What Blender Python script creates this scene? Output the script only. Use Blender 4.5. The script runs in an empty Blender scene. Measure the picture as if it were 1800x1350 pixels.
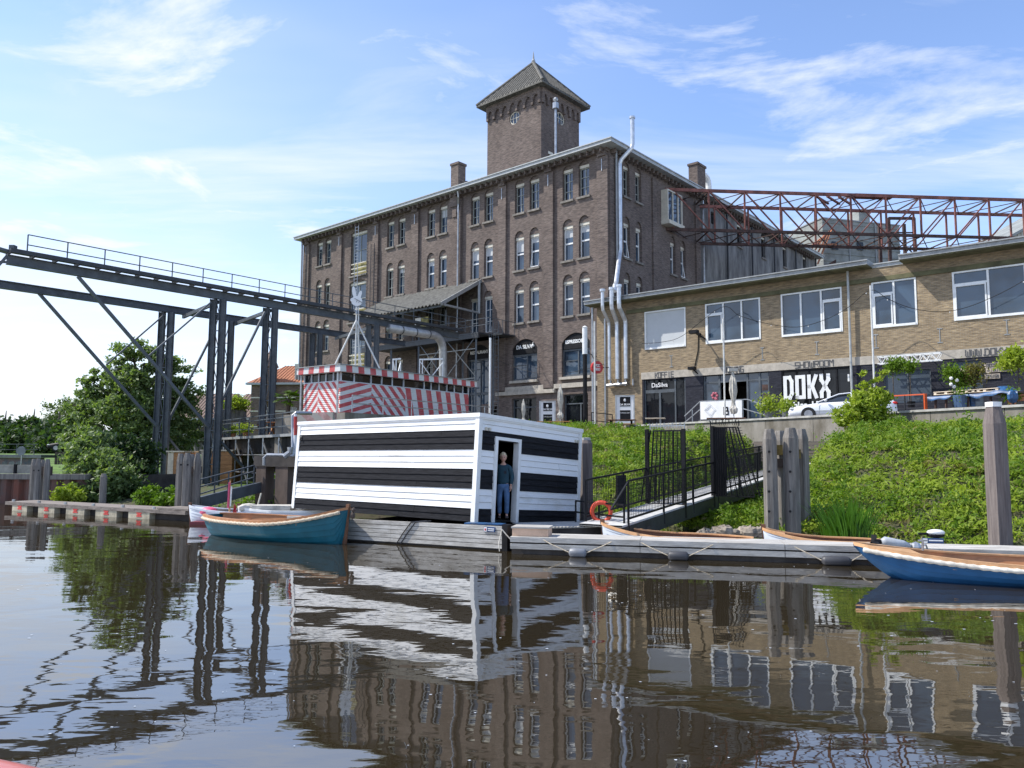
import bpy, math, random
import numpy as np
from mathutils import Vector, Matrix
from mathutils.geometry import tessellate_polygon
random.seed(7); rng = np.random.default_rng(11)
S = bpy.context.scene
COL = S.collection
# ---------------------------------------------------------------- camera
FPX = 1360.0
PITCH = math.atan(126.5/1360); ROLL = .0049
CAM = Vector((0, 0, 2.2))
_f = Vector((0, math.cos(PITCH), math.sin(PITCH))); _r0 = Vector((1, 0, 0)); _u0 = Vector((0, -math.sin(PITCH), math.cos(PITCH)))
_r = _r0*math.cos(ROLL) + _u0*math.sin(ROLL); _u = _u0*math.cos(ROLL) - _r0*math.sin(ROLL)
cd = bpy.data.cameras.new('camera'); cam = bpy.data.objects.new('camera', cd); COL.objects.link(cam)
cd.sensor_width = 36; cd.lens = 36*FPX/1800; cd.clip_end = 6000; cd.clip_start = .05
cam.matrix_world = Matrix(((_r.x, _u.x, -_f.x, CAM.x), (_r.y, _u.y, -_f.y, CAM.y), (_r.z, _u.z, -_f.z, CAM.z), (0, 0, 0, 1)))
S.camera = cam
S.view_settings.view_transform = 'Standard'; S.view_settings.look = 'None'; S.view_settings.exposure = 0.85; S.view_settings.gamma = 1
# measured sight lines of the photograph, used to find real positions
def ray(x, y): return _f + _r*((x-900)/FPX) + _u*((675-y)/FPX)
def at(x, y, Y): d = ray(x, y); return CAM + d*(Y/d.y)
def gr(x, y, z): d = ray(x, y); return CAM + d*((z-2.2)/d.z)
def onpl(x, y, o, n): d = ray(x, y); return CAM + d*((o-CAM).dot(n)/d.dot(n))
# ---------------------------------------------------------------- sun and sky
EL = math.radians(50); SV = Vector((math.cos(EL)*-.992, math.cos(EL)*.129, math.sin(EL))).normalized()
sl = bpy.data.lights.new('sun', 'SUN'); so = bpy.data.objects.new('sun', sl); COL.objects.link(so)
sl.energy = 3.5; sl.angle = math.radians(.53); sl.color = (1, .955, .88)
so.rotation_euler = SV.to_track_quat('Z', 'Y').to_euler(); so.location = SV*50
W = bpy.data.worlds.new('World'); S.world = W; W.use_nodes = True
def nd(nt, t, **k):
    n = nt.nodes.new(t)
    for a, v in k.items():
        if a.startswith('_'): n.inputs[a[1:].replace('__', ' ')].default_value = v
        else: setattr(n, a, v)
    return n
def math_(nt, op, a, b=None, c=None, clamp=False):
    n = nt.nodes.new('ShaderNodeMath'); n.operation = op; n.use_clamp = clamp
    for i, v in enumerate((a, b, c)):
        if v is None: continue
        if isinstance(v, (int, float)): n.inputs[i].default_value = v
        else: nt.links.new(v, n.inputs[i])
    return n.outputs[0]
def ramp(nt, src, stops):
    n = nt.nodes.new('ShaderNodeValToRGB'); cr = n.color_ramp
    while len(cr.elements) < len(stops): cr.elements.new(.5)
    for e, (p, c) in zip(cr.elements, stops): e.position = p; e.color = (*c, 1) if len(c) == 3 else c
    nt.links.new(src, n.inputs[0]); return n.outputs[0]
def mixc(nt, fac, a, b):
    n = nt.nodes.new('ShaderNodeMix'); n.data_type = 'RGBA'
    for i, v in ((0, fac), (6, a), (7, b)):
        if isinstance(v, (int, float)): n.inputs[i].default_value = v
        elif isinstance(v, (tuple, list)): n.inputs[i].default_value = (*v, 1) if len(v) == 3 else v
        else: nt.links.new(v, n.inputs[i])
    return n.outputs[2]
def sky():
    nt = W.node_tree; nt.nodes.clear(); L = nt.links.new
    out = nt.nodes.new('ShaderNodeOutputWorld'); bg = nt.nodes.new('ShaderNodeBackground'); L(bg.outputs[0], out.inputs[0])
    sk = nt.nodes.new('ShaderNodeTexSky'); sk.sky_type = 'NISHITA'; sk.sun_disc = False
    sk.sun_elevation = EL; sk.sun_rotation = math.atan2(SV.x, SV.y) ; sk.air_density = 1.0; sk.dust_density = .15; sk.ozone_density = 4.5
    tc = nt.nodes.new('ShaderNodeTexCoord'); sp = nt.nodes.new('ShaderNodeSeparateXYZ'); L(tc.outputs['Generated'], sp.inputs[0])
    z = math_(nt, 'MAXIMUM', sp.outputs[2], .02)
    zz = math_(nt, 'ADD', z, .12)
    px = math_(nt, 'DIVIDE', sp.outputs[0], zz); py = math_(nt, 'DIVIDE', sp.outputs[1], zz)
    cb = nt.nodes.new('ShaderNodeCombineXYZ'); L(px, cb.inputs[0]); L(py, cb.inputs[1])
    def layer(sx, sy, rot, sc, det, lo, hi, off):
        mp = nt.nodes.new('ShaderNodeMapping'); mp.inputs['Scale'].default_value = (sx, sy, 1); mp.inputs['Rotation'].default_value = (0, 0, rot); mp.inputs['Location'].default_value = off
        L(cb.outputs[0], mp.inputs[0])
        n = nt.nodes.new('ShaderNodeTexNoise'); n.inputs['Scale'].default_value = sc; n.inputs['Detail'].default_value = det; n.inputs['Roughness'].default_value = .62; n.inputs['Distortion'].default_value = .5
        L(mp.outputs[0], n.inputs[0])
        return math_(nt, 'MULTIPLY', math_(nt, 'SUBTRACT', n.outputs[0], lo), 1/(hi-lo), clamp=True)
    wisp = layer(.45, 1.5, -.35, 1.25, 9, .49, .74, (3.1, 1.7, 0))
    wide = layer(.5, .8, .3, .55, 5, .40, .78, (7.7, 2.2, 0))
    puff = layer(.8, 1.1, .2, 2.0, 9, .56, .72, (1.3, 4.4, 0))
    leftward = math_(nt, 'MULTIPLY', math_(nt, 'SUBTRACT', .25, sp.outputs[0]), 1.1, clamp=True)
    a = math_(nt, 'MULTIPLY', wisp, .58); b = math_(nt, 'MULTIPLY', math_(nt, 'MULTIPLY', wide, leftward), .75)
    c = math_(nt, 'MULTIPLY', puff, .9)
    low = math_(nt, 'MULTIPLY', math_(nt, 'SUBTRACT', .36, sp.outputs[2]), 2.1, clamp=True)
    low = math_(nt, 'MULTIPLY', math_(nt, 'MULTIPLY', low, low), math_(nt, 'ADD', leftward, .30))
    m = math_(nt, 'ADD', math_(nt, 'ADD', a, b), math_(nt, 'ADD', c, math_(nt, 'MULTIPLY', low, 1.5)))
    m = math_(nt, 'MINIMUM', math_(nt, 'ADD', m, .0), .92)
    tint = nt.nodes.new('ShaderNodeMix'); tint.data_type = 'RGBA'; tint.blend_type = 'MULTIPLY'; tint.inputs[0].default_value = 1; L(sk.outputs[0], tint.inputs[6]); tint.inputs[7].default_value = (1.07, .985, 1.0, 1)
    col = mixc(nt, m, tint.outputs[2], (3.75, 3.95, 4.3))
    L(col, bg.inputs[0]); bg.inputs[1].default_value = .15
sky()
# ---------------------------------------------------------------- materials
M = {}
def mat(name, col, rough=.7, var=.12, vs=3.0, bump=0, bs=20, metal=0, spec=.5, col2=None, stops=(.35, .65), aniso=None, coat=0, detail=6):
    if name in M: return M[name]
    m = bpy.data.materials.new(name); m.use_nodes = True; nt = m.node_tree; L = nt.links.new
    b = nt.nodes['Principled BSDF']; b.inputs['Roughness'].default_value = rough; b.inputs['Metallic'].default_value = metal
    b.inputs['Specular IOR Level'].default_value = spec; b.inputs['Coat Weight'].default_value = coat
    tc = nt.nodes.new('ShaderNodeTexCoord'); mp = nt.nodes.new('ShaderNodeMapping'); L(tc.outputs['Object'], mp.inputs[0])
    if aniso: mp.inputs['Scale'].default_value = aniso
    n = nt.nodes.new('ShaderNodeTexNoise'); n.inputs['Scale'].default_value = vs; n.inputs['Detail'].default_value = detail; n.inputs['Roughness'].default_value = .65; L(mp.outputs[0], n.inputs[0])
    c2 = col2 if col2 else tuple(c*(1-var*2) for c in col)
    c1 = col if col2 else tuple(min(1, c*(1+var)) for c in col)
    cr = ramp(nt, n.outputs[0], [(stops[0], c2), (stops[1], c1)])
    L(cr, b.inputs['Base Color'])
    if bump:
        n2 = nt.nodes.new('ShaderNodeTexNoise'); n2.inputs['Scale'].default_value = bs; n2.inputs['Detail'].default_value = 4; L(mp.outputs[0], n2.inputs[0])
        bp = nt.nodes.new('ShaderNodeBump'); bp.inputs['Strength'].default_value = bump; bp.inputs['Distance'].default_value = .02; L(n2.outputs[0], bp.inputs['Height']); L(bp.outputs[0], b.inputs['Normal'])
    M[name] = m; return m
def brick(name, c1, c2, mortar, dark, scale=1.0, grime=.5, vs=.35):
    m = bpy.data.materials.new(name); m.use_nodes = True; nt = m.node_tree; L = nt.links.new; b = nt.nodes['Principled BSDF']
    b.inputs['Roughness'].default_value = .9; b.inputs['Specular IOR Level'].default_value = .2
    tc = nt.nodes.new('ShaderNodeTexCoord'); sp = nt.nodes.new('ShaderNodeSeparateXYZ'); L(tc.outputs['Object'], sp.inputs[0])
    cb = nt.nodes.new('ShaderNodeCombineXYZ'); L(math_(nt, 'ADD', sp.outputs[0], sp.outputs[1]), cb.inputs[0]); L(sp.outputs[2], cb.inputs[1])
    t = nt.nodes.new('ShaderNodeTexBrick'); L(cb.outputs[0], t.inputs['Vector']); t.inputs['Scale'].default_value = 1
    t.inputs['Brick Width'].default_value = .24*scale; t.inputs['Row Height'].default_value = .075*scale; t.inputs['Mortar Size'].default_value = .011*scale
    t.inputs['Color1'].default_value = (*c1, 1); t.inputs['Color2'].default_value = (*c2, 1); t.inputs['Mortar'].default_value = (*mortar, 1); t.inputs['Bias'].default_value = -.1
    n = nt.nodes.new('ShaderNodeTexNoise'); n.inputs['Scale'].default_value = vs; n.inputs['Detail'].default_value = 9; n.inputs['Roughness'].default_value = .7; L(tc.outputs['Object'], n.inputs[0])
    n3 = nt.nodes.new('ShaderNodeTexNoise'); n3.inputs['Scale'].default_value = 6; n3.inputs['Detail'].default_value = 3; mp = nt.nodes.new('ShaderNodeMapping'); mp.inputs['Scale'].default_value = (.4, .4, 2.4); L(tc.outputs['Object'], mp.inputs[0]); L(mp.outputs[0], n3.inputs[0])
    f = math_(nt, 'MULTIPLY', ramp(nt, n.outputs[0], [(.38, (1, 1, 1)), (.62, (0, 0, 0))]), grime)
    c = mixc(nt, f, t.outputs[0], dark)
    mm = nt.nodes.new('ShaderNodeMix'); mm.data_type = 'RGBA'; mm.blend_type = 'MULTIPLY'; mm.inputs[0].default_value = 1
    L(c, mm.inputs[6]); L(ramp(nt, n3.outputs[0], [(.3, (.55, .55, .57)), (.7, (1.3, 1.27, 1.23))]), mm.inputs[7])
    L(mm.outputs[2], b.inputs['Base Color'])
    bp = nt.nodes.new('ShaderNodeBump'); bp.inputs['Strength'].default_value = .5; bp.inputs['Distance'].default_value = .02; L(t.outputs['Fac'], bp.inputs['Height']); bp.invert = True; L(bp.outputs[0], b.inputs['Normal'])
    M[name] = m; return m
def glass(name, col, rough=.04, ior=1.9):
    m = bpy.data.materials.new(name); m.use_nodes = True; nt = m.node_tree; b = nt.nodes['Principled BSDF']
    b.inputs['Roughness'].default_value = rough; b.inputs['IOR'].default_value = ior; b.inputs['Specular IOR Level'].default_value = .5
    tc = nt.nodes.new('ShaderNodeTexCoord'); n = nt.nodes.new('ShaderNodeTexNoise'); n.inputs['Scale'].default_value = .5; nt.links.new(tc.outputs['Object'], n.inputs[0])
    nt.links.new(ramp(nt, n.outputs[0], [(.4, tuple(c*.45 for c in col)), (.6, col)]), b.inputs['Base Color'])
    n2 = nt.nodes.new('ShaderNodeTexNoise'); n2.inputs['Scale'].default_value = 1.3; nt.links.new(tc.outputs['Object'], n2.inputs[0])
    bp = nt.nodes.new('ShaderNodeBump'); bp.inputs['Strength'].default_value = .25; bp.inputs['Distance'].default_value = .03; nt.links.new(n2.outputs[0], bp.inputs['Height']); nt.links.new(bp.outputs[0], b.inputs['Normal'])
    M[name] = m; return m
def stripes(name, ca, cb_, ax, az, w, duty=.5, off=0.0, ridge=True, worn=.25):
    m = bpy.data.materials.new(name); m.use_nodes = True; nt = m.node_tree; L = nt.links.new; b = nt.nodes['Principled BSDF']; b.inputs['Roughness'].default_value = .55
    tc = nt.nodes.new('ShaderNodeTexCoord'); sp = nt.nodes.new('ShaderNodeSeparateXYZ'); L(tc.outputs['Object'], sp.inputs[0])
    h = math_(nt, 'ADD', sp.outputs[0], sp.outputs[1])
    v = math_(nt, 'ADD', math_(nt, 'MULTIPLY', h, ax/w), math_(nt, 'MULTIPLY', sp.outputs[2], az/w))
    fr = math_(nt, 'FRACT', math_(nt, 'ADD', v, 100+off)); k = math_(nt, 'GREATER_THAN', fr, duty)
    n = nt.nodes.new('ShaderNodeTexNoise'); n.inputs['Scale'].default_value = 2.5; n.inputs['Detail'].default_value = 8; L(tc.outputs['Object'], n.inputs[0])
    red = mixc(nt, math_(nt, 'MULTIPLY', ramp(nt, n.outputs[0], [(.45, (0, 0, 0)), (.7, (1, 1, 1))]), worn), ca, (.75, .5, .48))
    L(mixc(nt, k, red, cb_), b.inputs['Base Color'])
    if ridge:
        w_ = nt.nodes.new('ShaderNodeTexWave'); w_.bands_direction = 'Z'; w_.inputs['Scale'].default_value = 3.0; L(tc.outputs['Object'], w_.inputs[0])
        bp = nt.nodes.new('ShaderNodeBump'); bp.inputs['Strength'].default_value = .6; bp.inputs['Distance'].default_value = .02; L(w_.outputs[1], bp.inputs['Height']); L(bp.outputs[0], b.inputs['Normal'])
    M[name] = m; return m
def leafmat(name, c1, c2, vs=.8, trans=.35, gloss=.25):
    m = bpy.data.materials.new(name); m.use_nodes = True; nt = m.node_tree; L = nt.links.new
    for n in list(nt.nodes):
        if n.type != 'OUTPUT_MATERIAL': nt.nodes.remove(n)
    out = [n for n in nt.nodes if n.type == 'OUTPUT_MATERIAL'][0]
    tc = nt.nodes.new('ShaderNodeTexCoord')
    n = nt.nodes.new('ShaderNodeTexNoise'); n.inputs['Scale'].default_value = vs; n.inputs['Detail'].default_value = 8; n.inputs['Roughness'].default_value = .75; L(tc.outputs['Object'], n.inputs[0])
    c = ramp(nt, n.outputs[0], [(.36, c2), (.64, c1)])
    p = nt.nodes.new('ShaderNodeBsdfPrincipled'); p.inputs['Roughness'].default_value = .5; p.inputs['Specular IOR Level'].default_value = gloss; L(c, p.inputs['Base Color'])
    t = nt.nodes.new('ShaderNodeBsdfTranslucent'); mm = nt.nodes.new('ShaderNodeMix'); mm.data_type = 'RGBA'; mm.blend_type = 'MULTIPLY'; mm.inputs[0].default_value = 1; L(c, mm.inputs[6]); mm.inputs[7].default_value = (1.5, 1.7, .6, 1); L(mm.outputs[2], t.inputs[0])
    mx = nt.nodes.new('ShaderNodeMixShader'); mx.inputs[0].default_value = trans; L(p.outputs[0], mx.inputs[1]); L(t.outputs[0], mx.inputs[2]); L(mx.outputs[0], out.inputs[0])
    M[name] = m; return m
brick('brown_brick', (.200, .154, .133), (.142, .112, .099), (.22, .20, .185), (.088, .070, .063), grime=.55)
brick('yellow_brick', (.37, .28, .165), (.26, .195, .118), (.34, .30, .24), (.20, .155, .105), grime=.45)
brick('black_brick', (.035, .038, .052), (.024, .026, .038), (.05, .05, .06), (.02, .022, .03), grime=.4)
brick('house_brick', (.20, .13, .10), (.15, .10, .08), (.25, .22, .19), (.09, .07, .06))
mat('plaster', (.30, .30, .29), .9, col2=(.075, .075, .075), vs=.9, stops=(.36, .66), aniso=(1, 1, .28), detail=10)
mat('roof_felt', (.10, .10, .10), .9); mat('white_paint', (.78, .79, .78), .45, .05); mat('cream_paint', (.62, .58, .48), .5, .08)
mat('grey_green_paint', (.35, .37, .34), .5); mat('old_white', (.62, .60, .54), .6, .18, vs=2)
mat('tile_dark', (.115, .11, .095), .8, .25, vs=3, bump=.6, bs=12); mat('stone_sill', (.22, .20, .175), .85, .2)
mat('sandstone', (.43, .39, .33), .85, .12); mat('black_paint', (.012, .012, .014), .55, .2, spec=.2); mat('dark_steel', (.085, .099, .113), .5, .18, vs=2)
mat('steel_edge', (.03, .034, .04), .5, .2); mat('galvanised', (.42, .43, .44), .38, .15, metal=.7); mat('flue_steel', (.62, .64, .67), .3, .1, metal=.55)
mat('rust_red', (.31, .115, .085), .75, vs=1.5, col2=(.10, .042, .036), detail=9); mat('rust_dark', (.075, .042, .034), .85, .3)
mat('grey_zinc', (.30, .31, .31), .5, .12, metal=.2); mat('fascia_zinc', (.40, .42, .42), .45, .1)
mat('concrete', (.27, .25, .22), .9, col2=(.12, .105, .08), vs=1.3, bump=.3, aniso=(1, 1, .4), detail=9); mat('concrete_cap', (.42, .41, .38), .9, .15)
mat('dark_concrete', (.075, .065, .058), .9, col2=(.035, .03, .028), vs=2, bump=.3); mat('old_beam', (.13, .095, .075), .9, col2=(.06, .045, .038), vs=2, aniso=(1, 1, .3))
mat('grey_timber', (.25, .23, .205), .9, col2=(.11, .10, .09), vs=4, bump=.5, bs=18, aniso=(3, 3, .25), detail=9)
mat('deck_timber', (.54, .52, .48), .85, col2=(.30, .28, .25), vs=3, aniso=(.35, 1.6, 3), bump=.3, detail=9)
mat('pink_timber', (.62, .43, .31), .8, .1); mat('crate_wood', (.50, .24, .095), .7, col2=(.36, .16, .06), vs=3, aniso=(1, 1, 3)); mat('crate_light', (.72, .60, .45), .7)
mat('white_board', (.80, .81, .81), .55, vs=1.6, col2=(.62, .62, .585), stops=(.30, .47), aniso=(.5, .5, 1.6), detail=10); mat('black_board', (.022, .023, .027), .75, col2=(.009, .009, .011), vs=5, aniso=(.5, .5, 5), bump=.4, bs=10, detail=9, spec=.12)
mat('interior_dark', (.02, .018, .017), .9); mat('asphalt', (.12, .115, .11), .95, .2, bump=.3); mat('paving', (.19, .175, .155), .95, .2, bump=.3)
mat('soil', (.075, .06, .035), 1, col2=(.05, .075, .02), vs=1.2); mat('rope', (.56, .48, .36), .9, .2, vs=30); mat('white_rope', (.66, .62, .54), .9, .2)
mat('wood_orange', (.44, .20, .085), .45, .12, aniso=(.3, 1, 1), vs=8); mat('wood_pale', (.60, .34, .17), .4, .1, vs=6); mat('wood_brown', (.16, .07, .035), .6, .2)
mat('teal_paint', (.008, .135, .19), .28, .05, coat=.4); mat('blue_paint', (.02, .115, .30), .3, .06, coat=.4); mat('red_paint', (.45, .035, .03), .45, .1)
mat('hull_white', (.60, .64, .70), .4, .04); mat('dark_red', (.16, .02, .03), .5); mat('pink', (.75, .10, .20), .5); mat('orange', (.60, .10, .025), .5, .08)
mat('rubber', (.05, .05, .055), .5, .1); mat('grey_plastic', (.20, .21, .23), .4); mat('terracotta', (.42, .17, .08), .8); mat('tarp_blue', (.02, .085, .21), .45, .3, vs=5)
mat('tarp_green', (.07, .11, .09), .6); mat('pot_blue', (.06, .11, .20), .35); mat('cloth', (.55, .52, .46), .9, .15, vs=4); mat('black_cloth', (.02, .022, .03), .9)
mat('banner', (.80, .80, .80), .7, .02); mat('mast', (.62, .62, .60), .4); mat('roof_orange', (.40, .16, .08), .85, .25, vs=6, bump=.5, bs=8)
mat('roof_brown', (.20, .14, .11), .85, .2, vs=6, bump=.5, bs=8); mat('roof_sheet', (.17, .165, .145), .8, .2, vs=3); mat('silo_sheet', (.30, .32, .30), .6, col2=(.16, .165, .15), vs=.7, detail=9)
mat('bark', (.10, .08, .06), .95, .25, aniso=(3, 3, .5), bump=.6); mat('rust_pile', (.16, .06, .04), .9, col2=(.085, .075, .068), vs=.9, aniso=(1, 1, 1)); mat('algae', (.10, .10, .07), .9)
mat('car_white', (.74, .76, .79), .2, .01, coat=.8); mat('tyre', (.02, .02, .02), .8); mat('rim', (.4, .4, .42), .35, metal=.8); mat('lamp_red', (.5, .02, .02), .2); mat('lamp_clear', (.6, .62, .65), .1)
mat('door_orange', (.55, .12, .02), .6); mat('board_yellow', (.33, .30, .13), .8, .3); mat('plate_blue', (.01, .05, .16), .4); mat('sign_red', (.50, .03, .03), .4)
mat('skin', (.52, .30, .22), .6, .05); mat('hair_blonde', (.62, .52, .36), .8, .25, vs=30); mat('jacket', (.012, .050, .075), .85, .12, vs=8); mat('jeans', (.07, .14, .27), .9, .25, vs=4); mat('shoe', (.04, .03, .03), .6)
mat('stone', (.33, .28, .22), .9, .25, vs=5, bump=.5); mat('float_cream', (.46, .41, .30), .8, .2, vs=3); mat('float_red', (.60, .05, .04), .6); mat('boat_salmon', (.50, .12, .10), .35, .05, coat=.3)
mat('dock_timber', (.26, .22, .19), .9, col2=(.13, .11, .095), vs=3, aniso=(.4, 2, 3)); mat('graffiti', (.22, .12, .10), .8, col2=(.05, .08, .11), vs=1.2); mat('blind', (.50, .52, .53), .8, .02); mat('clear_bulb', (.7, .7, .68), .1)
glass('glass_dark', (.02, .026, .034)); glass('glass_blue', (.045, .075, .115), ior=1.75); glass('glass_shop', (.012, .014, .018), ior=1.45)
leafmat('leaf_ash', (.24, .30, .13), (.060, .11, .028), 2.2); leafmat('leaf_far', (.055, .095, .028), (.026, .05, .018), .5); leafmat('leaf_pale', (.13, .17, .06), (.07, .10, .035), .7)
leafmat('leaf_bush', (.34, .39, .05), (.17, .25, .02), 2); leafmat('leaf_grass', (.27, .34, .04), (.11, .18, .016), .5, gloss=.12); leafmat('leaf_weed', (.15, .24, .024), (.075, .14, .014), 1.4, gloss=.2)
leafmat('leaf_reed', (.09, .19, .035), (.05, .12, .02), 2); leafmat('leaf_dry', (.20, .17, .06), (.12, .12, .04), 2)
RW = ((.50, .075, .08), (.66, .67, .66))
# ---------------------------------------------------------------- helpers
class F:
    def __init__(s, o, u, v=Vector((0, 0, 1))): s.o = Vector(o); s.u = Vector(u).normalized(); s.v = Vector(v).normalized(); s.n = s.u.cross(s.v)
    def __call__(s, a, b, c=0): return s.o + s.u*a + s.v*b + s.n*c
WF = F((0, 0, 0), (1, 0, 0), (0, 1, 0))     # a=x b=y c=z
class MB:
    def __init__(s): s.v = []; s.f = []; s.m = []; s.mi = 0
    def add(s, vs, fs):
        k = len(s.v); s.v += [tuple(p) for p in vs]
        for f in fs: s.f.append([k+i for i in f]); s.m.append(s.mi)
        return s
    def box(s, fr, a0, a1, b0, b1, c0, c1):
        p = [fr(a, b, c) for c in (c0, c1) for b in (b0, b1) for a in (a0, a1)]
        return s.add(p, [(0, 2, 3, 1), (4, 5, 7, 6), (0, 1, 5, 4), (2, 6, 7, 3), (0, 4, 6, 2), (1, 3, 7, 5)])
    def bar(s, p, q, w, h=None, up=(0, 0, 1)):
        p = Vector(p); q = Vector(q); d = (q-p); L = d.length
        if L < 1e-6: return s
        d /= L; h = h or w; up = Vector(up)
        if abs(d.dot(up)) > .98: up = Vector((1, 0, 0)) if abs(d.x) < .9 else Vector((0, 1, 0))
        x = d.cross(up).normalized(); y = x.cross(d)
        P = [e + x*a*w/2 + y*b*h/2 for e in (p, q) for a, b in ((-1, -1), (1, -1), (1, 1), (-1, 1))]
        return s.add(P, [(3, 2, 1, 0), (4, 5, 6, 7), (0, 1, 5, 4), (1, 2, 6, 5), (2, 3, 7, 6), (3, 0, 4, 7)])
    def tube(s, pts, r, n=8, cap=True):
        pts = [Vector(p) for p in pts]; R = r if isinstance(r, (list, tuple)) else [r]*len(pts); rings = []
        prev = None
        for i, p in enumerate(pts):
            d = (pts[min(i+1, len(pts)-1)] - pts[max(i-1, 0)]); d = d.normalized() if d.length > 0 else Vector((0, 0, 1))
            if prev is None: up = Vector((0, 0, 1)) if abs(d.z) < .9 else Vector((1, 0, 0)); x = d.cross(up).normalized()
            else: x = (prev - d*prev.dot(d)); x = x.normalized() if x.length > 1e-6 else d.orthogonal().normalized()
            prev = x; y = d.cross(x)
            rings.append([p + (x*math.cos(2*math.pi*k/n) + y*math.sin(2*math.pi*k/n))*R[i] for k in range(n)])
        k0 = len(s.v)
        s.v += [tuple(q) for rr in rings for q in rr]
        for i in range(len(pts)-1):
            for k in range(n): s.f.append([k0+i*n+k, k0+i*n+(k+1) % n, k0+(i+1)*n+(k+1) % n, k0+(i+1)*n+k]); s.m.append(s.mi)
        if cap:
            s.f.append([k0+k for k in range(n)][::-1]); s.m.append(s.mi); s.f.append([k0+(len(pts)-1)*n+k for k in range(n)]); s.m.append(s.mi)
        return s
    def loft(s, rings, close=False, cap=True):
        n = len(rings[0]); k0 = len(s.v); s.v += [tuple(q) for rr in rings for q in rr]
        for i in range(len(rings)-1):
            for k in range(n if close else n-1): s.f.append([k0+i*n+k, k0+i*n+(k+1) % n, k0+(i+1)*n+(k+1) % n, k0+(i+1)*n+k]); s.m.append(s.mi)
        if cap and close:
            s.f.append([k0+k for k in range(n)][::-1]); s.m.append(s.mi); s.f.append([k0+(len(rings)-1)*n+k for k in range(n)]); s.m.append(s.mi)
        return s
    def prism(s, fr, poly, c0, c1):
        n = len(poly); P = [fr(a, b, c0) for a, b in poly] + [fr(a, b, c1) for a, b in poly]
        return s.add(P, [list(range(n))[::-1], list(range(n, 2*n))] + [[i, (i+1) % n, n+(i+1) % n, n+i] for i in range(n)])
    def sphere(s, c, r, n=12, sc=(1, 1, 1)):
        c = Vector(c); rings = []
        for i in range(n//2+1):
            t = math.pi*i/(n//2); rr = max(math.sin(t), 1e-3)
            rings.append([c + Vector((math.cos(2*math.pi*k/n)*rr*r*sc[0], math.sin(2*math.pi*k/n)*rr*r*sc[1], -math.cos(t)*r*sc[2])) for k in range(n)])
        return s.loft(rings, True, True)
    def wall(s, fr, outer, holes, depth, thick=None):
        """front skin with real openings, plus the reveals going back by depth"""
        loops = [outer]+holes; flat = [p for l in loops for p in l]
        tris = tessellate_polygon([[Vector((a, b, 0)) for a, b in l] for l in loops])
        k = len(s.v); s.v += [tuple(fr(a, b, 0)) for a, b in flat]
        for t in tris:
            a, b, c = (flat[i] for i in t)
            cr = (b[0]-a[0])*(c[1]-a[1])-(b[1]-a[1])*(c[0]-a[0])
            if abs(cr) < 1e-9: continue
            s.f.append([k+i for i in (t if cr > 0 else (t[2], t[1], t[0]))]); s.m.append(s.mi)
        for h in holes:
            n = len(h); P = [fr(a, b, 0) for a, b in h] + [fr(a, b, -depth) for a, b in h]
            s.add(P, [[i, (i+1) % n, n+(i+1) % n, n+i] for i in range(n)])
        return s
    def build(s, name, mats, parent=None, smooth=False):
        if not isinstance(mats, (list, tuple)): mats = [mats]
        me = bpy.data.meshes.new(name)
        base = parent
        while base is not None and base.parent is not None: base = base.parent
        vs = s.v
        if base is not None:
            iv = base.matrix_basis.inverted(); vs = [tuple(iv @ Vector(p)) for p in s.v]
        me.from_pydata(vs, [], s.f)
        for m in mats: me.materials.append(M[m] if isinstance(m, str) else m)
        if any(s.m): me.polygons.foreach_set('material_index', s.m)
        if smooth: me.polygons.foreach_set('use_smooth', [True]*len(me.polygons))
        me.validate(); me.update()
        o = bpy.data.objects.new(name, me); COL.objects.link(o)
        if parent is not None: o.parent = parent
        return o
def empty(name, loc, rot=0, label=None, cat=None, group=None, eul=None):
    o = bpy.data.objects.new(name, None); COL.objects.link(o); o.empty_display_size = .3
    o.matrix_basis = Matrix.Translation(Vector(loc)) @ Matrix.Rotation(rot, 4, 'Z')
    tag(o, label, cat, group); return o
def tag(o, label=None, cat=None, group=None, kind=None):
    if label: o['label'] = label
    if cat: o['category'] = cat
    if group: o['group'] = group
    if kind: o['kind'] = kind
    return o
def struct(o): o['kind'] = 'structure'; return o
def dup(root, M4, label):
    r = root.copy(); COL.objects.link(r); r.matrix_basis = M4; r['label'] = label
    for ch in root.children:
        c = ch.copy(); COL.objects.link(c); c.parent = r
        for g in ch.children: d = g.copy(); COL.objects.link(d); d.parent = c
    return r
def arcf(t, k): return (4*t*(1-t))**(.55 if k > .4 else .8)
def arch(a0, a1, b0, bs, rise, n=10):
    """loop: rectangle with a segmental arch top, springing at bs"""
    pts = [(a0, b0), (a1, b0), (a1, bs)]
    for i in range(1, n): t = i/n; pts.append((a1+(a0-a1)*t, bs+rise*arcf(t, rise/(a1-a0))))
    pts.append((a0, bs)); return pts
def rect(a0, a1, b0, b1): return [(a0, b0), (a1, b0), (a1, b1), (a0, b1)]
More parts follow.
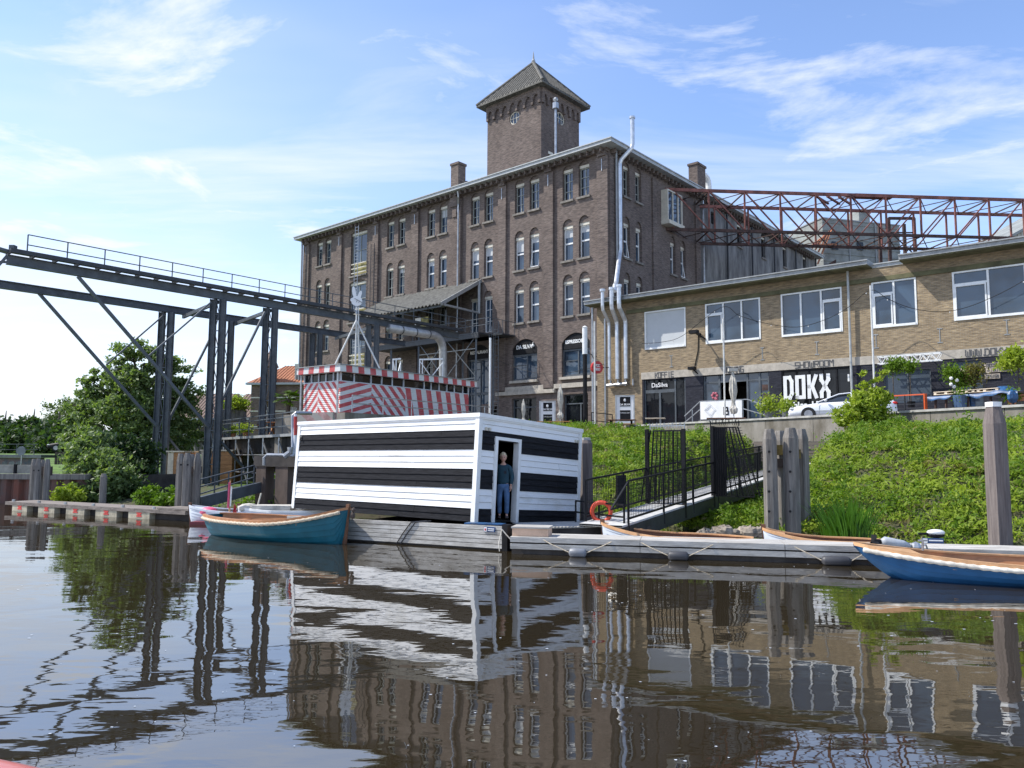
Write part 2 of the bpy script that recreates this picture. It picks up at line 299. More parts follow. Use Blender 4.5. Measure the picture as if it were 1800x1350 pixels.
GLY = {'A': [[(0,0),(0,3),(1,4),(2,4),(2,0)],[(0,2),(2,2)]], 'D': [[(0,0),(0,4),(1.4,4),(2,3.2),(2,.8),(1.4,0),(0,0)]], 'O': [[(0,0),(0,4),(2,4),(2,0),(0,0)]], 'K': [[(0,0),(0,4)],[(2,4),(.9,2),(2,0)],[(0,2),(.9,2)]],
 'X': [[(0,4),(0,3.2),(2,.8),(2,0)],[(0,0),(0,.8),(2,3.2),(2,4)]], 'F': [[(0,0),(0,4),(2,4)],[(0,2),(1.7,2)]], 'I': [[(1,0),(1,4)]], 'E': [[(2,0),(0,0),(0,4),(2,4)],[(0,2),(1.7,2)]], 'N': [[(0,0),(0,4),(.5,4),(1.6,0),(2,0),(2,4)]],
 'G': [[(2,4),(0,4),(0,0),(2,0),(2,2),(1,2)]], 'S': [[(2,4),(0,4),(0,2),(2,2),(2,0),(0,0)]], 'H': [[(0,0),(0,4)],[(2,0),(2,4)],[(0,2),(2,2)]], 'W': [[(0,4),(0,.6),(.4,0),(2,0),(2,4)],[(1,0),(1,3)]], 'R': [[(0,0),(0,4),(2,4),(2,2),(0,2)],[(1,2),(2,0)]],
 'M': [[(0,0),(0,4),(.3,4),(1,2.4),(1.7,4),(2,4),(2,0)]], 'P': [[(0,0),(0,4),(2,4),(2,2),(0,2)]], 'L': [[(0,4),(0,0),(2,0)]], 'T': [[(0,4),(2,4)],[(1,4),(1,0)]], 'U': [[(0,4),(0,0),(2,0),(2,4)]], '.': [[(.7,0),(.7,.5)]], '3': [[(0,4),(2,4),(2,0),(0,0)],[(.5,2),(2,2)]],
 'V': [[(0,4),(1,0),(2,4)]], 'B': [[(0,0),(0,4),(1.7,4),(1.7,2),(0,2)],[(1.7,2),(2,2),(2,0),(0,0)]], ' ': []}
def letters(mb, fr, txt, a, b, h, w, t, gap=.35, c0=.004, c1=.03):
    """squared stroke lettering, one bar per stroke, laid on a frame"""
    for ch in txt:
        adv = w*(1+gap) if ch not in '.' else w*.6
        for st in GLY.get(ch, []):
            for k, ((x0, y0), (x1, y1)) in enumerate(zip(st, st[1:])):
                A = Vector((a+x0*w/2, b+y0*h/4)); B = Vector((a+x1*w/2, b+y1*h/4)); d = (B-A)
                if d.length < 1e-6: continue
                d.normalize(); nn = Vector((-d.y, d.x))*t/2; A2 = A-d*t/2; B2 = B+d*t/2; e = .0007*(k % 3)
                mb.prism(fr, [tuple(A2-nn), tuple(B2-nn), tuple(B2+nn), tuple(A2+nn)], c0+e, c1+e)
        a += adv
    return a
def text(fr, txt, a, b, h, m, parent, c=.01, name='lettering', bold=0.0, stretch=1.0, th=.012):
    cu = bpy.data.curves.new('t', 'FONT'); cu.body = txt; cu.size = h; cu.extrude = th; cu.offset = bold; cu.align_x = 'CENTER'
    o = bpy.data.objects.new('t', cu); COL.objects.link(o); dg = bpy.context.evaluated_depsgraph_get()
    me = bpy.data.meshes.new_from_object(o.evaluated_get(dg)); bpy.data.objects.remove(o)
    mb = MB(); mb.add([fr(a+v.co.x*stretch, b+v.co.y, c+v.co.z) for v in me.vertices], [list(p.vertices) for p in me.polygons]); bpy.data.meshes.remove(me)
    return mb.build(name, m, parent)
def skin(verts, edges, radii, name, m, parent, sub=2):
    me = bpy.data.meshes.new(name); me.from_pydata(verts, edges, []); o = bpy.data.objects.new(name, me); COL.objects.link(o)
    o.modifiers.new('s', 'SKIN'); me.skin_vertices  # layer made by the modifier
    if not me.skin_vertices: me.skin_vertices.new()
    for i, r in enumerate(radii):
        sv = me.skin_vertices[0].data[i]; sv.radius = r if isinstance(r, tuple) else (r, r)
    me.skin_vertices[0].data[0].use_root = True
    o.modifiers.new('d', 'SUBSURF').levels = sub
    dg = bpy.context.evaluated_depsgraph_get(); ev = bpy.data.meshes.new_from_object(o.evaluated_get(dg)); bpy.data.objects.remove(o)
    mb = MB(); mb.add([v.co[:] for v in ev.vertices], [list(p.vertices) for p in ev.polygons]); bpy.data.meshes.remove(ev)
    return mb.build(name, m, parent, True)
def leafmesh(name, P, size, m, parent=None, N=None, jit=1.0, asp=1.6, origin=None):
    """many small leaf faces; P (n,3) centres"""
    P = np.asarray(P, float); n = len(P)
    if origin is None and parent is not None:
        b = parent
        while b.parent is not None: b = b.parent
        iv = np.array(b.matrix_basis.inverted()); P = P@iv[:3, :3].T+iv[:3, 3]
    d = rng.normal(size=(n, 3))
    if N is not None: d = d*jit+N
    d /= np.linalg.norm(d, axis=1)[:, None]
    t = np.cross(d, rng.normal(size=(n, 3))); t /= np.linalg.norm(t, axis=1)[:, None]; b = np.cross(d, t)
    s = (size*rng.uniform(.6, 1.4, n))[:, None]
    V = np.stack([P-t*s*asp*.5, P-b*s*.36+t*s*.1, P+t*s*asp*.5, P+b*s*.36+t*s*.1], 1).reshape(-1, 3)
    me = bpy.data.meshes.new(name); me.vertices.add(4*n); me.vertices.foreach_set('co', V.astype(np.float32).ravel())
    me.loops.add(4*n); me.loops.foreach_set('vertex_index', np.arange(4*n, dtype=np.int32)); me.polygons.add(n)
    me.polygons.foreach_set('loop_start', np.arange(0, 4*n, 4, dtype=np.int32)); me.update(calc_edges=True)
    me.materials.append(M[m]); o = bpy.data.objects.new(name, me); COL.objects.link(o)
    if parent is not None: o.parent = parent
    return o
mat('meadow', (.09, .16, .02), 1, .3, vs=.6)
mat('algae_band', (.12, .115, .06), .9, .2, vs=1.5); mat('print_rose', (.45, .12, .16), .6)
mat('shutter_blue', (.045, .065, .09), .5, .1); mat('board_pale', (.50, .42, .33), .7); mat('letter_grey', (.085, .085, .09), .7)
mat('sleeper', (.28, .22, .17), .9, col2=(.17, .15, .13), vs=2, aniso=(.4, .4, 4))
mat('cream_sheet', (.46, .45, .38), .6, .1)
mat('gang_deck', (.50, .50, .49), .8, .08, vs=4); mat('orange_ring', (.62, .07, .03), .45, .05)
mat('brown_pile', (.20, .17, .155), .9, col2=(.11, .09, .085), vs=5, bump=.4, bs=22, aniso=(4, 4, .25), detail=9)
mat('yellow_beam', (.22, .16, .05), .9, .3)
mat('boat_inner', (.30, .27, .23), .7)
mat('grey_light', (.42, .45, .48), .4)
mat('lips', (.40, .12, .11), .5); mat('hair_dark', (.2, .14, .08), .8)
mat('fence_block', (.36, .34, .28), .9, .15)
mat('duct_steel', (.38, .38, .37), .4, .12, metal=.4)
# ================================================================ THE SETTING
def water():
    m = bpy.data.materials.new('water'); m.use_nodes = True; nt = m.node_tree; L = nt.links.new; b = nt.nodes['Principled BSDF']
    b.inputs['Base Color'].default_value = (.024, .018, .009, 1); b.inputs['Roughness'].default_value = .015; b.inputs['IOR'].default_value = 3.3
    tc = nt.nodes.new('ShaderNodeTexCoord'); hs = None
    for sx, sy, sc, amp, det in ((.55, 1.0, .42, .024, 2), (.6, 1.25, 1.4, .0046, 2), (.7, 1.5, 5.0, .0006, 2)):
        mp = nt.nodes.new('ShaderNodeMapping'); mp.inputs['Scale'].default_value = (sx, sy, 1); mp.inputs['Rotation'].default_value = (0, 0, .12*sc); L(tc.outputs['Object'], mp.inputs[0])
        n = nt.nodes.new('ShaderNodeTexNoise'); n.inputs['Scale'].default_value = sc; n.inputs['Detail'].default_value = det; n.inputs['Roughness'].default_value = .45; n.inputs['Distortion'].default_value = .35; L(mp.outputs[0], n.inputs[0])
        h = math_(nt, 'MULTIPLY', n.outputs[0], amp); hs = h if hs is None else math_(nt, 'ADD', hs, h)
    bp = nt.nodes.new('ShaderNodeBump'); bp.inputs['Strength'].default_value = 1; bp.inputs['Distance'].default_value = 1; L(hs, bp.inputs['Height']); L(bp.outputs[0], b.inputs['Normal'])
    M['water'] = m
    mb = MB(); mb.add([(-900, -60, 0), (900, -60, 0), (900, 600, 0), (-900, 600, 0)], [(0, 1, 2, 3)]); struct(mb.build('water', 'water'))
    mb = MB(); mb.add([(-900, -60, -2.5), (900, -60, -2.5), (900, 600, -2.5), (-900, 600, -2.5)], [(0, 1, 2, 3)]); struct(mb.build('river_bed', 'soil'))
water()
BOT = [(20, 13), (12, 18.6), (9.2, 19.7), (6.9, 20.7), (5.6, 22), (4.5, 24.5), (2.5, 27), (-4, 30), (-9.5, 31.5), (-13, 32), (-17, 32.6), (-19.4, 35.2)]
TOP = [(32, 6, 3.2), (18.15, 27.4, 3.25), (14.9, 33.6, 3.2), (11, 40.6, 3.15), (8.6, 45, 3.2), (6.9, 47.8, 3.45), (3.5, 48, 3.75), (-4, 43, 3.9), (-11.5, 39, 1.3), (-14, 43, .42), (-21, 47, .45), (-24, 52, 1.3)]
def bank_pt(u, v):
    k = min(int(u), len(BOT)-2); t = u-k
    b0 = Vector((*BOT[k], -.35)); b1 = Vector((*BOT[k+1], -.35)); t0 = Vector(TOP[k]); t1 = Vector(TOP[k+1])
    b = b0.lerp(b1, t); p = t0.lerp(t1, t); q = b.lerp(p, v); q.z = b.z + (p.z-b.z)*(1-(1-v)**2.7)
    w = math.sin(math.pi*min(1, max(0, v)))
    q.z += w*(.16*math.sin(q.x*1.3+q.y*.7)+.10*math.sin(q.x*2.9-q.y*2.1)+.07*math.sin(q.x*5.1+q.y*4.3))
    d = q-Vector((2.62, 18.5, q.z)); k = d.dot(Vector((.543, .84, 0))); s = abs(d.dot(Vector((-.84, .543, 0)))-.5)
    if 0 < k < 23: z = .57+.0655*k-.72; f = max(0, min(1, (3.2-s)/1.8)); q.z += (min(q.z, z)-q.z)*f
    return q
def ground():
    mb = MB(); nu, nv = 120, 40; U = len(BOT)-1.0001
    mb.loft([[bank_pt(U*i/nu, j/nv) for j in range(nv+1)] for i in range(nu+1)])
    struct(mb.build('bank', 'soil', None, True))
    # yard behind the concrete wall and up to the buildings
    K = [(33, 8, 4.0), (18.45, 27.55, 4.0), (15.2, 33.8, 4.0), (11.3, 40.8, 3.98), (8.9, 45.2, 3.95), (7.15, 48.0, 3.86), (3.5, 48, 3.75), (-4, 43, 3.9), (-9.2, 38.2, 3.98)]
    mid = [(60, 24, 4.2), (34, 44, 4.2), (26, 52, 4.22), (19, 56, 4.24), (13, 59, 4.26), (7, 62, 4.28), (1, 62, 4.28), (-10, 66, 4.28), (-24, 84, 4.3)]
    far = [(400, 60, 4.3), (300, 300, 4.3), (200, 400, 4.3), (100, 500, 4.3), (60, 500, 4.3), (20, 500, 4.3), (0, 500, 4.3), (-20, 500, 4.3), (-60, 500, 4.3)]
    mb = MB(); mb.loft([K, mid, far]); struct(mb.build('quay_ground', 'paving'))
    mb = MB(); mb.loft([[(-9.2, 38.2, 3.9), (-9.2, 38.2, -.5)], [(-10, 66, 4.2), (-10, 66, 0)], [(-24, 84, 4.2), (-24, 84, 0)]]); struct(mb.build('quay_side', 'dark_concrete'))
    # low ground left, beyond the sheet piles
    rows = [[(-9.2, 38.6, 1.0), (-14, 43, .38), (-21, 47, .42), (-19.6, 35.6, 1.15), (-45, 35.2, 1.15)], [(-10, 60, 1.2), (-16, 60, .8), (-24, 60, .9), (-40, 60, 1.1), (-60, 58, 1.1)], [(-24, 84, 2.2), (-34, 86, 2.2), (-48, 88, 2.2), (-66, 88, 2.2), (-110, 86, 2.2)], [(-60, 400, 2.3), (-120, 400, 2.3), (-200, 400, 2.3), (-300, 400, 2.3), (-500, 300, 2.3)], [(-200, 2500, 2.3), (-500, 2500, 3), (-1000, 2500, 3), (-1800, 2500, 3), (-2500, 1800, 3)]]
    mb = MB(); mb.loft(rows); struct(mb.build('meadow', 'meadow'))
ground()
# grass and weeds over the slope
def bank_leaves():
    def samp(n, u0, u1, v0=.035, v1=1.0):
        U = rng.uniform(u0, u1, n); Vv = rng.uniform(v0, v1, n); return np.array([bank_pt(a, b)[:] for a, b in zip(U, Vv)])
    A = samp(4200, .6, 6.6); P = np.repeat(A, 34, 0); o = rng.normal(size=P.shape); o[:, :2] *= .17; o[:, 2] = np.abs(o[:, 2])*.09+.01; P = P+o
    tag(leafmesh('grass', P, .062, 'leaf_grass', N=np.array([-.6, -.5, .7]), jit=.8, asp=2.6), 'bright green grass covering the sunny river bank', 'grass', kind='stuff')
    A = samp(900, .8, 6.8); h = rng.uniform(.3, 1, len(A)); P = np.repeat(A, 60, 0); hh = np.repeat(h, 60)[:, None]; o = rng.normal(size=P.shape)*np.array([.17, .17, .08]); o[:, 2] = np.abs(o[:, 2])+.06+.12*rng.random(len(P)); P = P+o*hh*1.5
    tag(leafmesh('weeds', P, .070, 'leaf_weed', N=np.array([-.5, -.4, .8]), jit=.9, asp=1.3), 'leafy green weeds growing in clumps over the bank', 'weeds', kind='stuff')
    A = samp(520, .6, 6.6); P = np.repeat(A, 22, 0); P = P+rng.normal(size=P.shape)*np.array([.2, .2, .05])+np.array([0, 0, .10]); tag(leafmesh('dry_grass', P, .07, 'leaf_dry', N=np.array([-.5, -.4, .8]), asp=2.6), 'patches of yellowed dry grass between the green weeds on the bank', 'grass', kind='stuff')
    A = samp(150, .8, 6.6, .04, .9); P = np.repeat(A, 70, 0); t = rng.random(len(P)); P = P+rng.normal(size=P.shape)*np.array([.10, .10, .02])+np.stack([.05*t, 0*t, .55*t], 1); tag(leafmesh('tall_weeds', P, .075, 'leaf_weed', N=np.array([-.5, -.4, .6]), asp=2.0), 'taller upright nettle like weeds scattered over the green bank', 'weeds', kind='stuff')
    A = samp(330, 7.0, 10.9, .1, .9); A = A[~((A[:, 0] < -11.2) & (A[:, 0] > -18.5) & (A[:, 1] > 33.5))]; P = np.repeat(A, 60, 0); P = P+rng.normal(size=P.shape)*np.array([.3, .3, .10])+np.array([0, 0, .08])
    tag(leafmesh('undergrowth', P, .12, 'leaf_weed', N=np.array([-.3, -.4, .9]), jit=.9), 'low green undergrowth at the foot of the left bank', 'undergrowth', kind='stuff')
bank_leaves()
# ================================================================ BRICK WAREHOUSE
YW = math.radians(49); LB = Vector((-math.sin(YW), math.cos(YW), 0)); RB = Vector((math.cos(YW), math.sin(YW), 0))
BO = at(1071.5, 500, 55); BO.z = 0
FL = F(BO, -LB); FR = F(BO, RB)
def pL(x, y, c=0): P = onpl(x, y, BO-RB*c, FL.n)-BO; return P.dot(-LB), P.z
def pR(x, y): P = onpl(x, y, BO, FR.n)-BO; return P.dot(RB), P.z
FBR = F(BO, RB, LB)    # a = into the block along R, b = along L, c = z
def warehouse():
    R = empty('brick_warehouse', (BO.x, BO.y, 4.2), YW, 'tall brown brick warehouse with rows of arched windows and a square corner tower', 'warehouse')
    R.matrix_basis = Matrix.Translation((BO.x, BO.y, 0)) @ Matrix.Rotation(YW, 4, 'Z')
    S0, S1 = 0, 38.4
    pairs = [(3.76, 2.24), (8.60, 7.05), (13.52, 11.96), (18.95, 17.40), (24.50, 22.93), (35.72, 34.28)]
    wins = []   # a0,a1,b0,lintel top,rise,style
    for i, (p, q) in enumerate(pairs):
        for s_ in (p, q):
            wins.append((-s_-.49, -s_+.49, 21.62, 24.12, .30, 'cross'))
            wins.append((-s_-.49, -s_+.49, 16.95, 19.70, .50, 'white' if i < 4 else 'cross'))
            if i in (0, 1, 5): wins.append((-s_-.49, -s_+.49, 12.70, 15.42, .50, 'white' if i < 2 else 'cross'))
            if i in (4, 3): wins.append((-s_-.49, -s_+.49, 12.70, 15.42, .50, 'cross'))
            if i == 2: wins.append((-s_-.49, -s_+.49, 12.30, 15.35, .45, 'door'))
            if i in (3, 4, 5): wins.append((-s_-.49, -s_+.49, 8.3, 10.9, .50, 'cross'))
    big = [(-30.5, -28.0, 19.7, 24.0, .25), (-30.6, -28.0, 15.1, 19.0, .25), (-30.6, -28.0, 10.6, 14.2, .25), (-30.6, -28.0, 6.4, 9.8, .25)]
    gnd = [(-4.35, -1.75, 8.1, 10.62, .75), (-9.30, -6.72, 8.1, 10.62, .75), (-14.3, -11.7, 5.0, 10.62, .75)]
    base = [(-9.3, -6.8, 4.6, 6.7, 'win'), (-4.2, -1.95, 4.2, 6.8, 'door'), (-12.6, -10.9, 4.2, 6.4, 'dk')]
    holes = [arch(a0, a1, b0, lt-.04, r) for a0, a1, b0, lt, r, s_ in wins] + [arch(a0, a1, b0, lt, r) for a0, a1, b0, lt, r in big+gnd] + [rect(a0, a1, b0, b1) for a0, a1, b0, b1, _ in base]
    mb = MB(); mb.wall(FL, rect(-S1, 0, 3.0, 25), holes, .42)
    pil = [(0.0, .95), (5.05, 5.95), (9.9, 10.75), (15.0, 15.9), (20.45, 21.4), (26.1, 26.9), (31.8, 32.6), (37.4, 38.4)]
    for s0, s1 in pil: mb.box(FL, -s1+.001, -s0-.001, 7.35, 24.2, 0, .20)
    for s0, s1 in pil: mb.box(FL, -s1+.1, -s0-.1, 24.2, 24.5, 0, .32)
    mb.box(FL, -S1+.002, -.002, 24.5, 24.78, 0, .3)
    mb.build('front_wall', 'brown_brick', R)
    mb = MB()
    for k in range(64): a = -.35-k*.6; mb.box(FL, a-.07, a+.07, 24.42, 24.76, .3, .62)
    mb.build('corbels', 'brown_brick', R); mb = MB()
    for k in range(68): a = .35+k*.6; mb.box(FR, a-.07, a+.07, 24.42, 24.76, .02, .42)
    mb.build('corbels', 'brown_brick', R)
    mb = MB(); mb.box(FL, -S1-.7, .85, 24.78, 25.02, -.2, .95); mb.box(FL, -S1-.75, .9, 25.02, 25.10, -.2, 1.02)
    mb.build('cornice', 'fascia_zinc', R)
    mb = MB(); mb.box(FR, .21, 42.4, 24.78, 25.02, -.2, .85); mb.box(FR, .22, 42.5, 25.02, 25.10, -.2, .92); mb.build('side_cornice', 'fascia_zinc', R)
    mb = MB(); mb.box(FBR, .2, 42, .2, S1, 25.0, 25.06); mb.build('roof', 'roof_felt', R)
    mb = MB(); mb.box(FBR, .45, 41.8, S1-.3, S1, 3, 24.9); mb.box(FBR, 41.5, 41.8, .5, S1-.35, 3, 24.9); mb.box(FBR, .48, 41.4, .5, S1-.4, 11.9, 12.1)
    mb.build('rear_wall', 'brown_brick', R)
    # stone bands and plinth
    mb = MB(); mb.box(FL, -5.0, -.96, 7.28, 7.62, .0, .16); mb.box(FL, -9.9, -6.0, 7.28, 7.62, 0, .16); mb.box(FL, -10.9, -4.9, 6.98, 7.27, 0, .22)
    mb.build('stone_band', 'sandstone', R)
    def window(fr, a0, a1, b0, lt, rise, style, k):
        dep = .30; fm = {'cross': 'grey_green_paint', 'white': 'white_paint', 'door': 'white_paint', 'big': 'grey_green_paint'}[style]; t = .075; top = lt-.24
        mb = MB(); mb.box(fr, a0, a0+t, b0, top, -dep-.05, -dep+.04); mb.box(fr, a1-t, a1, b0, top, -dep-.05, -dep+.04)
        mb.box(fr, a0+t, a1-t, b0, b0+t*1.2, -dep-.05, -dep+.04); mb.box(fr, a0+t, a1-t, top-t, top, -dep-.05, -dep+.04)
        mid = (b0+top)/2+(.1 if style == 'white' else .25)
        if style == 'white':
            mb.box(fr, a0+t, a1-t, mid-.06, mid+.06, -dep-.05, -dep+.05)
            if k % 7 == 3: mb.bar(fr(a0+.1, b0+.1, -dep+.25), fr(a0+.1, mid-.1, -dep+.05), .05); mb.bar(fr(a1-.1, b0+.1, -dep+.25), fr(a1-.1, mid-.1, -dep+.05), .05); mb.bar(fr(a0+.1, b0+.1, -dep+.25), fr(a1-.1, b0+.1, -dep+.25), .05)
        else:
            c = (a0+a1)/2; mb.box(fr, c-.025, c+.025, b0+t*1.2, top-t, -dep-.04, -dep+.03)
            for q in ((.34, .68) if style != 'big' else (.3, .62)): y = b0+(top-b0)*q; mb.box(fr, a0+t, c-.025, y-.022, y+.022, -dep-.04, -dep+.028); mb.box(fr, c+.025, a1-t, y-.022, y+.022, -dep-.04, -dep+.028)
        w = mb.build('window', fm, R)
        g = MB(); g.box(fr, a0+.01, a1-.01, b0+.01, top-.01, -dep-.03, -dep-.02); g.build('pane', 'glass_blue' if style != 'cross' or k % 3 else 'glass_dark', w)
        if k % 3 == 1 and style != 'door':   # pale blind half drawn behind the pane top
            g = MB(); q = random.uniform(.15, .5); g.box(fr, a0+t, a1-t, top-(top-b0)*q, top-t, -dep-.019, -dep-.012); g.build('blind', 'blind', w)
        g = MB(); g.box(fr, a0, a1, top, lt-.02, -dep-.04, -.16); g.build('lintel', 'cream_paint', w)
        g = MB(); g.prism(fr, [(a0, lt-.02), (a1, lt-.02)] + [(a1+(a0-a1)*i/10, lt-.04+rise*arcf(i/10, rise/(a1-a0))) for i in range(1, 10)], -.26, -.12); g.build('arch_panel', 'brown_brick', w)
        if style != 'door': g = MB(); g.box(fr, a0-.12, a1+.12, b0-.16, b0-.001, -dep, .14); g.build('sill', 'stone_sill', w)
    for k, w in enumerate(wins): window(FL, *w, k)
    for k, (a0, a1, b0, lt, r) in enumerate(big): window(FL, a0, a1, b0, lt+.05, r, 'big', 3*k)
    # boarded yellow lower parts of the stair windows
    for a0, a1, b0, b1 in ((-30.4, -28.1, 19.75, 21.0), (-30.4, -28.1, 15.2, 16.4), (-30.4, -28.1, 10.7, 12.0)):
        mb = MB(); mb.box(FL, a0+.08, a1-.08, b0, b1, -.25, -.2)
        b = mb.build('board', 'board_yellow', R); mb = MB(); [mb.box(FL, a0, a1, q, q+.09, -.12, -.02) for q in (b0+.2, b0+.65, b0+1.1)]; mb.build('rail', 'cream_paint', b)
    # arched ground floor windows with dark sign panels
    for (a0, a1, b0, lt, r), tx in zip(gnd, ('ESPRESSOBAR', 'DA SILVA', 'RESTAURANT')):
        mb = MB(); n = 8; pts = [(a0+.01, 10.2), (a1-.01, 10.2), (a1-.01, lt)] + [(a1+(a0-a1)*i/10, lt+r*arcf(i/10, r/(a1-a0))-.01) for i in range(1, 10)] + [(a0+.01, lt)]
        mb.prism(FL, pts, -.2, -.1); sg = mb.build('sign_panel', 'black_paint', R)
        text(FL, tx, (a0+a1)/2-(.12 if tx[0] == 'D' else 0), 10.62, .36 if tx[0] != 'D' else .42, 'white_paint', sg, c=-.095, bold=.012, stretch=.92)
        if tx[0] == 'D': mb = MB(); mb.sphere(FL(a1-.5, 10.78, -.09), .15, 8, (1, 1, .8)); mb.tube([FL(a1-.55, 10.9, -.09), FL(a1-.5, 11.02, -.09), FL(a1-.42, 11.1, -.09)], .03, 5); mb.build('emblem', 'white_paint', sg)
        mb = MB(); bb = b0; t = .1; c = (a0+a1)/2+.1
        mb.box(FL, a0, a0+t, bb, 10.19, -.33, -.2); mb.box(FL, a1-t, a1, bb, 10.19, -.33, -.2); mb.box(FL, a0+t, a1-t, bb, bb+.18, -.33, -.2); mb.box(FL, c-.05, c+.05, bb+.18, 10.18, -.32, -.21); mb.box(FL, a0+t, a1-t, 10.05, 10.18, -.33, -.19)
        mb.box(FL, a0+t, c-.05, 9.1+.2, 9.16+.2, -.32, -.22)
        if b0 < 7: mb.box(FL, a0+t, a1-t, 7.2, 7.4, -.32, -.21)
        w = mb.build('window', 'plate_blue' if False else 'dark_steel', R); g = MB(); g.box(FL, a0+.02, a1-.02, bb+.02, 10.17, -.31, -.28); g.build('pane', 'glass_blue', w)
        if b0 > 7: g = MB(); g.box(FL, a0-.12, a1+.12, b0-.2, b0-.001, -.33, .22); g.build('sill', 'sandstone', w)
    for a0, a1, b0, b1, kd in base:
        mb = MB(); t = .09; mb.box(FL, a0, a0+t, b0, b1, -.35, -.22); mb.box(FL, a1-t, a1, b0, b1, -.35, -.22); mb.box(FL, a0+t, a1-t, b1-t, b1, -.35, -.22); mb.box(FL, a0+t, a1-t, b1-.75, b1-.67, -.34, -.23)
        if kd != 'win': mb.box(FL, a1-.85, a1-.75, b0, b1-.75, -.34, -.23)
        w = mb.build('door' if kd != 'win' else 'window', 'dark_steel', R); g = MB(); g.box(FL, a0+.02, a1-.02, b0, b1-.02, -.33, -.3); g.build('pane', 'glass_shop', w)
    for i in range(8): s_ = .5*(pil[i][0]+pil[i][1]); mb = MB(); mb.box(FL, -s_-.03, -s_+.03, 23.1, 24.0, .201, .24); mb.build('wall_anchor', 'galvanised', R)
    # side wall: brick part and grey plastered part
    rw = []
    for t0 in (1.92, 3.62): rw += [(t0, t0+.88, 21.68, 24.12, .3, 'cross'), (t0, t0+.88, 16.98, 19.70, .5, 'white'), (t0, t0+.88, 12.75, 15.42, .5, 'white')]
    for t0 in (8.87, 10.58): rw += [(t0, t0+.85, 17.0, 19.70, .5, 'white'), (t0, t0+.85, 12.75, 15.42, .5, 'white')]
    bay = rect(7.55, 9.75, 21.1, 23.5)
    mb = MB(); mb.wall(FR, rect(.0, 13.9, 3, 25), [arch(a0, a1, b0, lt-.04, r) for a0, a1, b0, lt, r, s_ in rw]+[bay], .42)
    for a0, a1 in ((.0, .95), (6.0, 6.6), (13.1, 13.9)): mb.box(FR, a0+.001, a1, 7.35, 24.2, 0, .14)
    mb.build('side_wall', 'brown_brick', R)
    for k, w in enumerate(rw): window(FR, *w, 3*k)
    mb = MB(); mb.box(FR, 7.45, 9.95, 20.75, 21.05, 0, .75); mb.box(FR, 7.5, 7.62, 21.05, 23.5, -.2, .6); mb.box(FR, 9.78, 9.9, 21.05, 23.5, -.2, .6); mb.box(FR, 7.5, 9.9, 23.5, 23.6, -.2, .6); mb.box(FR, 8.35, 8.45, 21.05, 23.5, .45, .58); mb.box(FR, 9.2, 9.32, 21.05, 23.5, .45, .58)
    w = mb.build('bay_window', 'cream_paint', R); g = MB(); g.box(FR, 7.63, 9.77, 21.06, 23.49, .48, .5); g.build('pane', 'glass_blue', w)
    gw = [(22.0, 22.0), (27.5, 22.0), (33.0, 22.1), (38.7, 22.2)]
    mb = MB(); mb.wall(FR, rect(13.91, 42, 3, 24.9), [arch(a-.5, a+.5, b, b+2.1, .45) for a, b in gw]+[rect(16.2, 17.1, 22.9, 24.0)], .35); mb.build('plaster_wall', 'plaster', R)
    for a, b in gw: mb = MB(); mb.box(FR, a-.48, a+.48, b+.02, b+1.95, -.3, -.25); w = mb.build('window', 'glass_shop', R); g = MB(); g.box(FR, a-.52, a+.52, b-.16, b, -.2, .12); g.build('sill', 'stone_sill', w); g = MB(); g.box(FR, a-.48, a+.48, b+1.95, b+2.12, -.3, -.1); g.build('lintel', 'cream_paint', w)
    mb = MB(); mb.box(FR, 16.2, 17.1, 22.9, 24.0, -.3, -.25); mb.build('window', 'glass_shop', R)
    for t_ in (19.0, 24.4, 29.8, 35.6, 14.3, 41.6): mb = MB(); mb.tube([FR(t_, 24.7, .2), FR(t_, 4, .2)], .09, 6); mb.build('downpipe', 'steel_edge' if t_ > 14.5 else 'galvanised', R)
    # downpipes at the corner and on the front
    mb = MB(); mb.tube([FR(.55, 24.6, .3), FR(.55, 4.2, .3)], .08, 8); mb.build('downpipe', 'grey_zinc', R)
    mb = MB(); mb.tube([FL(-14.95, 24.7, .7), FL(-14.95, 24.2, .6), FL(-15.2, 23.7, .34), FL(-15.2, 7, .34)], .075, 8); mb.build('downpipe', 'galvanised', R)
    mb = MB(); mb.tube([FL(-38.2, 24.7, .5), FL(-38.2, 4, .34)], .10, 8); mb.build('downpipe', 'grey_zinc', R)
    # chimneys
    mb = MB(); mb.box(FL, -16.15, -15.25, 24.8, 27.3, -.55, .35); mb.box(FL, -16.22, -15.18, 27.3, 27.5, -.62, .42); mb.box(FL, -16.2, -15.3, 23.6, 24.8, .0, .4); mb.box(FL, -16.0, -15.5, 22.7, 23.6, 0, .3); mb.box(FL, -16.0, -15.3, 24.8, 26.1, -2.0, -.75); mb.build('chimney', 'brown_brick', R)
    mb = MB(); mb.box(FR, 13.7, 15.2, 24.8, 27.6, -.8, .05); mb.box(FR, 13.62, 15.28, 27.6, 27.8, -.88, .13); mb.build('chimney', 'brown_brick', R)
    # bent steel flues
    a1, b1 = pR(1115, 265); 
    mb = MB(); mb.tube([FR(1.5, 27.2, 1.12), FR(1.5, 27.35, 1.12)], .22, 10); mb.tube([FR(1.5, 27.2, 1.12), FR(1.5, 25.2, 1.12), FR(1.42, 24.9, 1.08), FR(.86, 24.0, .5), FR(.8, 23.7, .42), FR(.8, 17.2, .42), FR(.72, 16.9, .42), at(1083, 497, 53.6), at(1081, 502, 53.2), at(1080.5, 512, 53.0)], .16, 10)
    mb.build('flue', 'flue_steel', R)
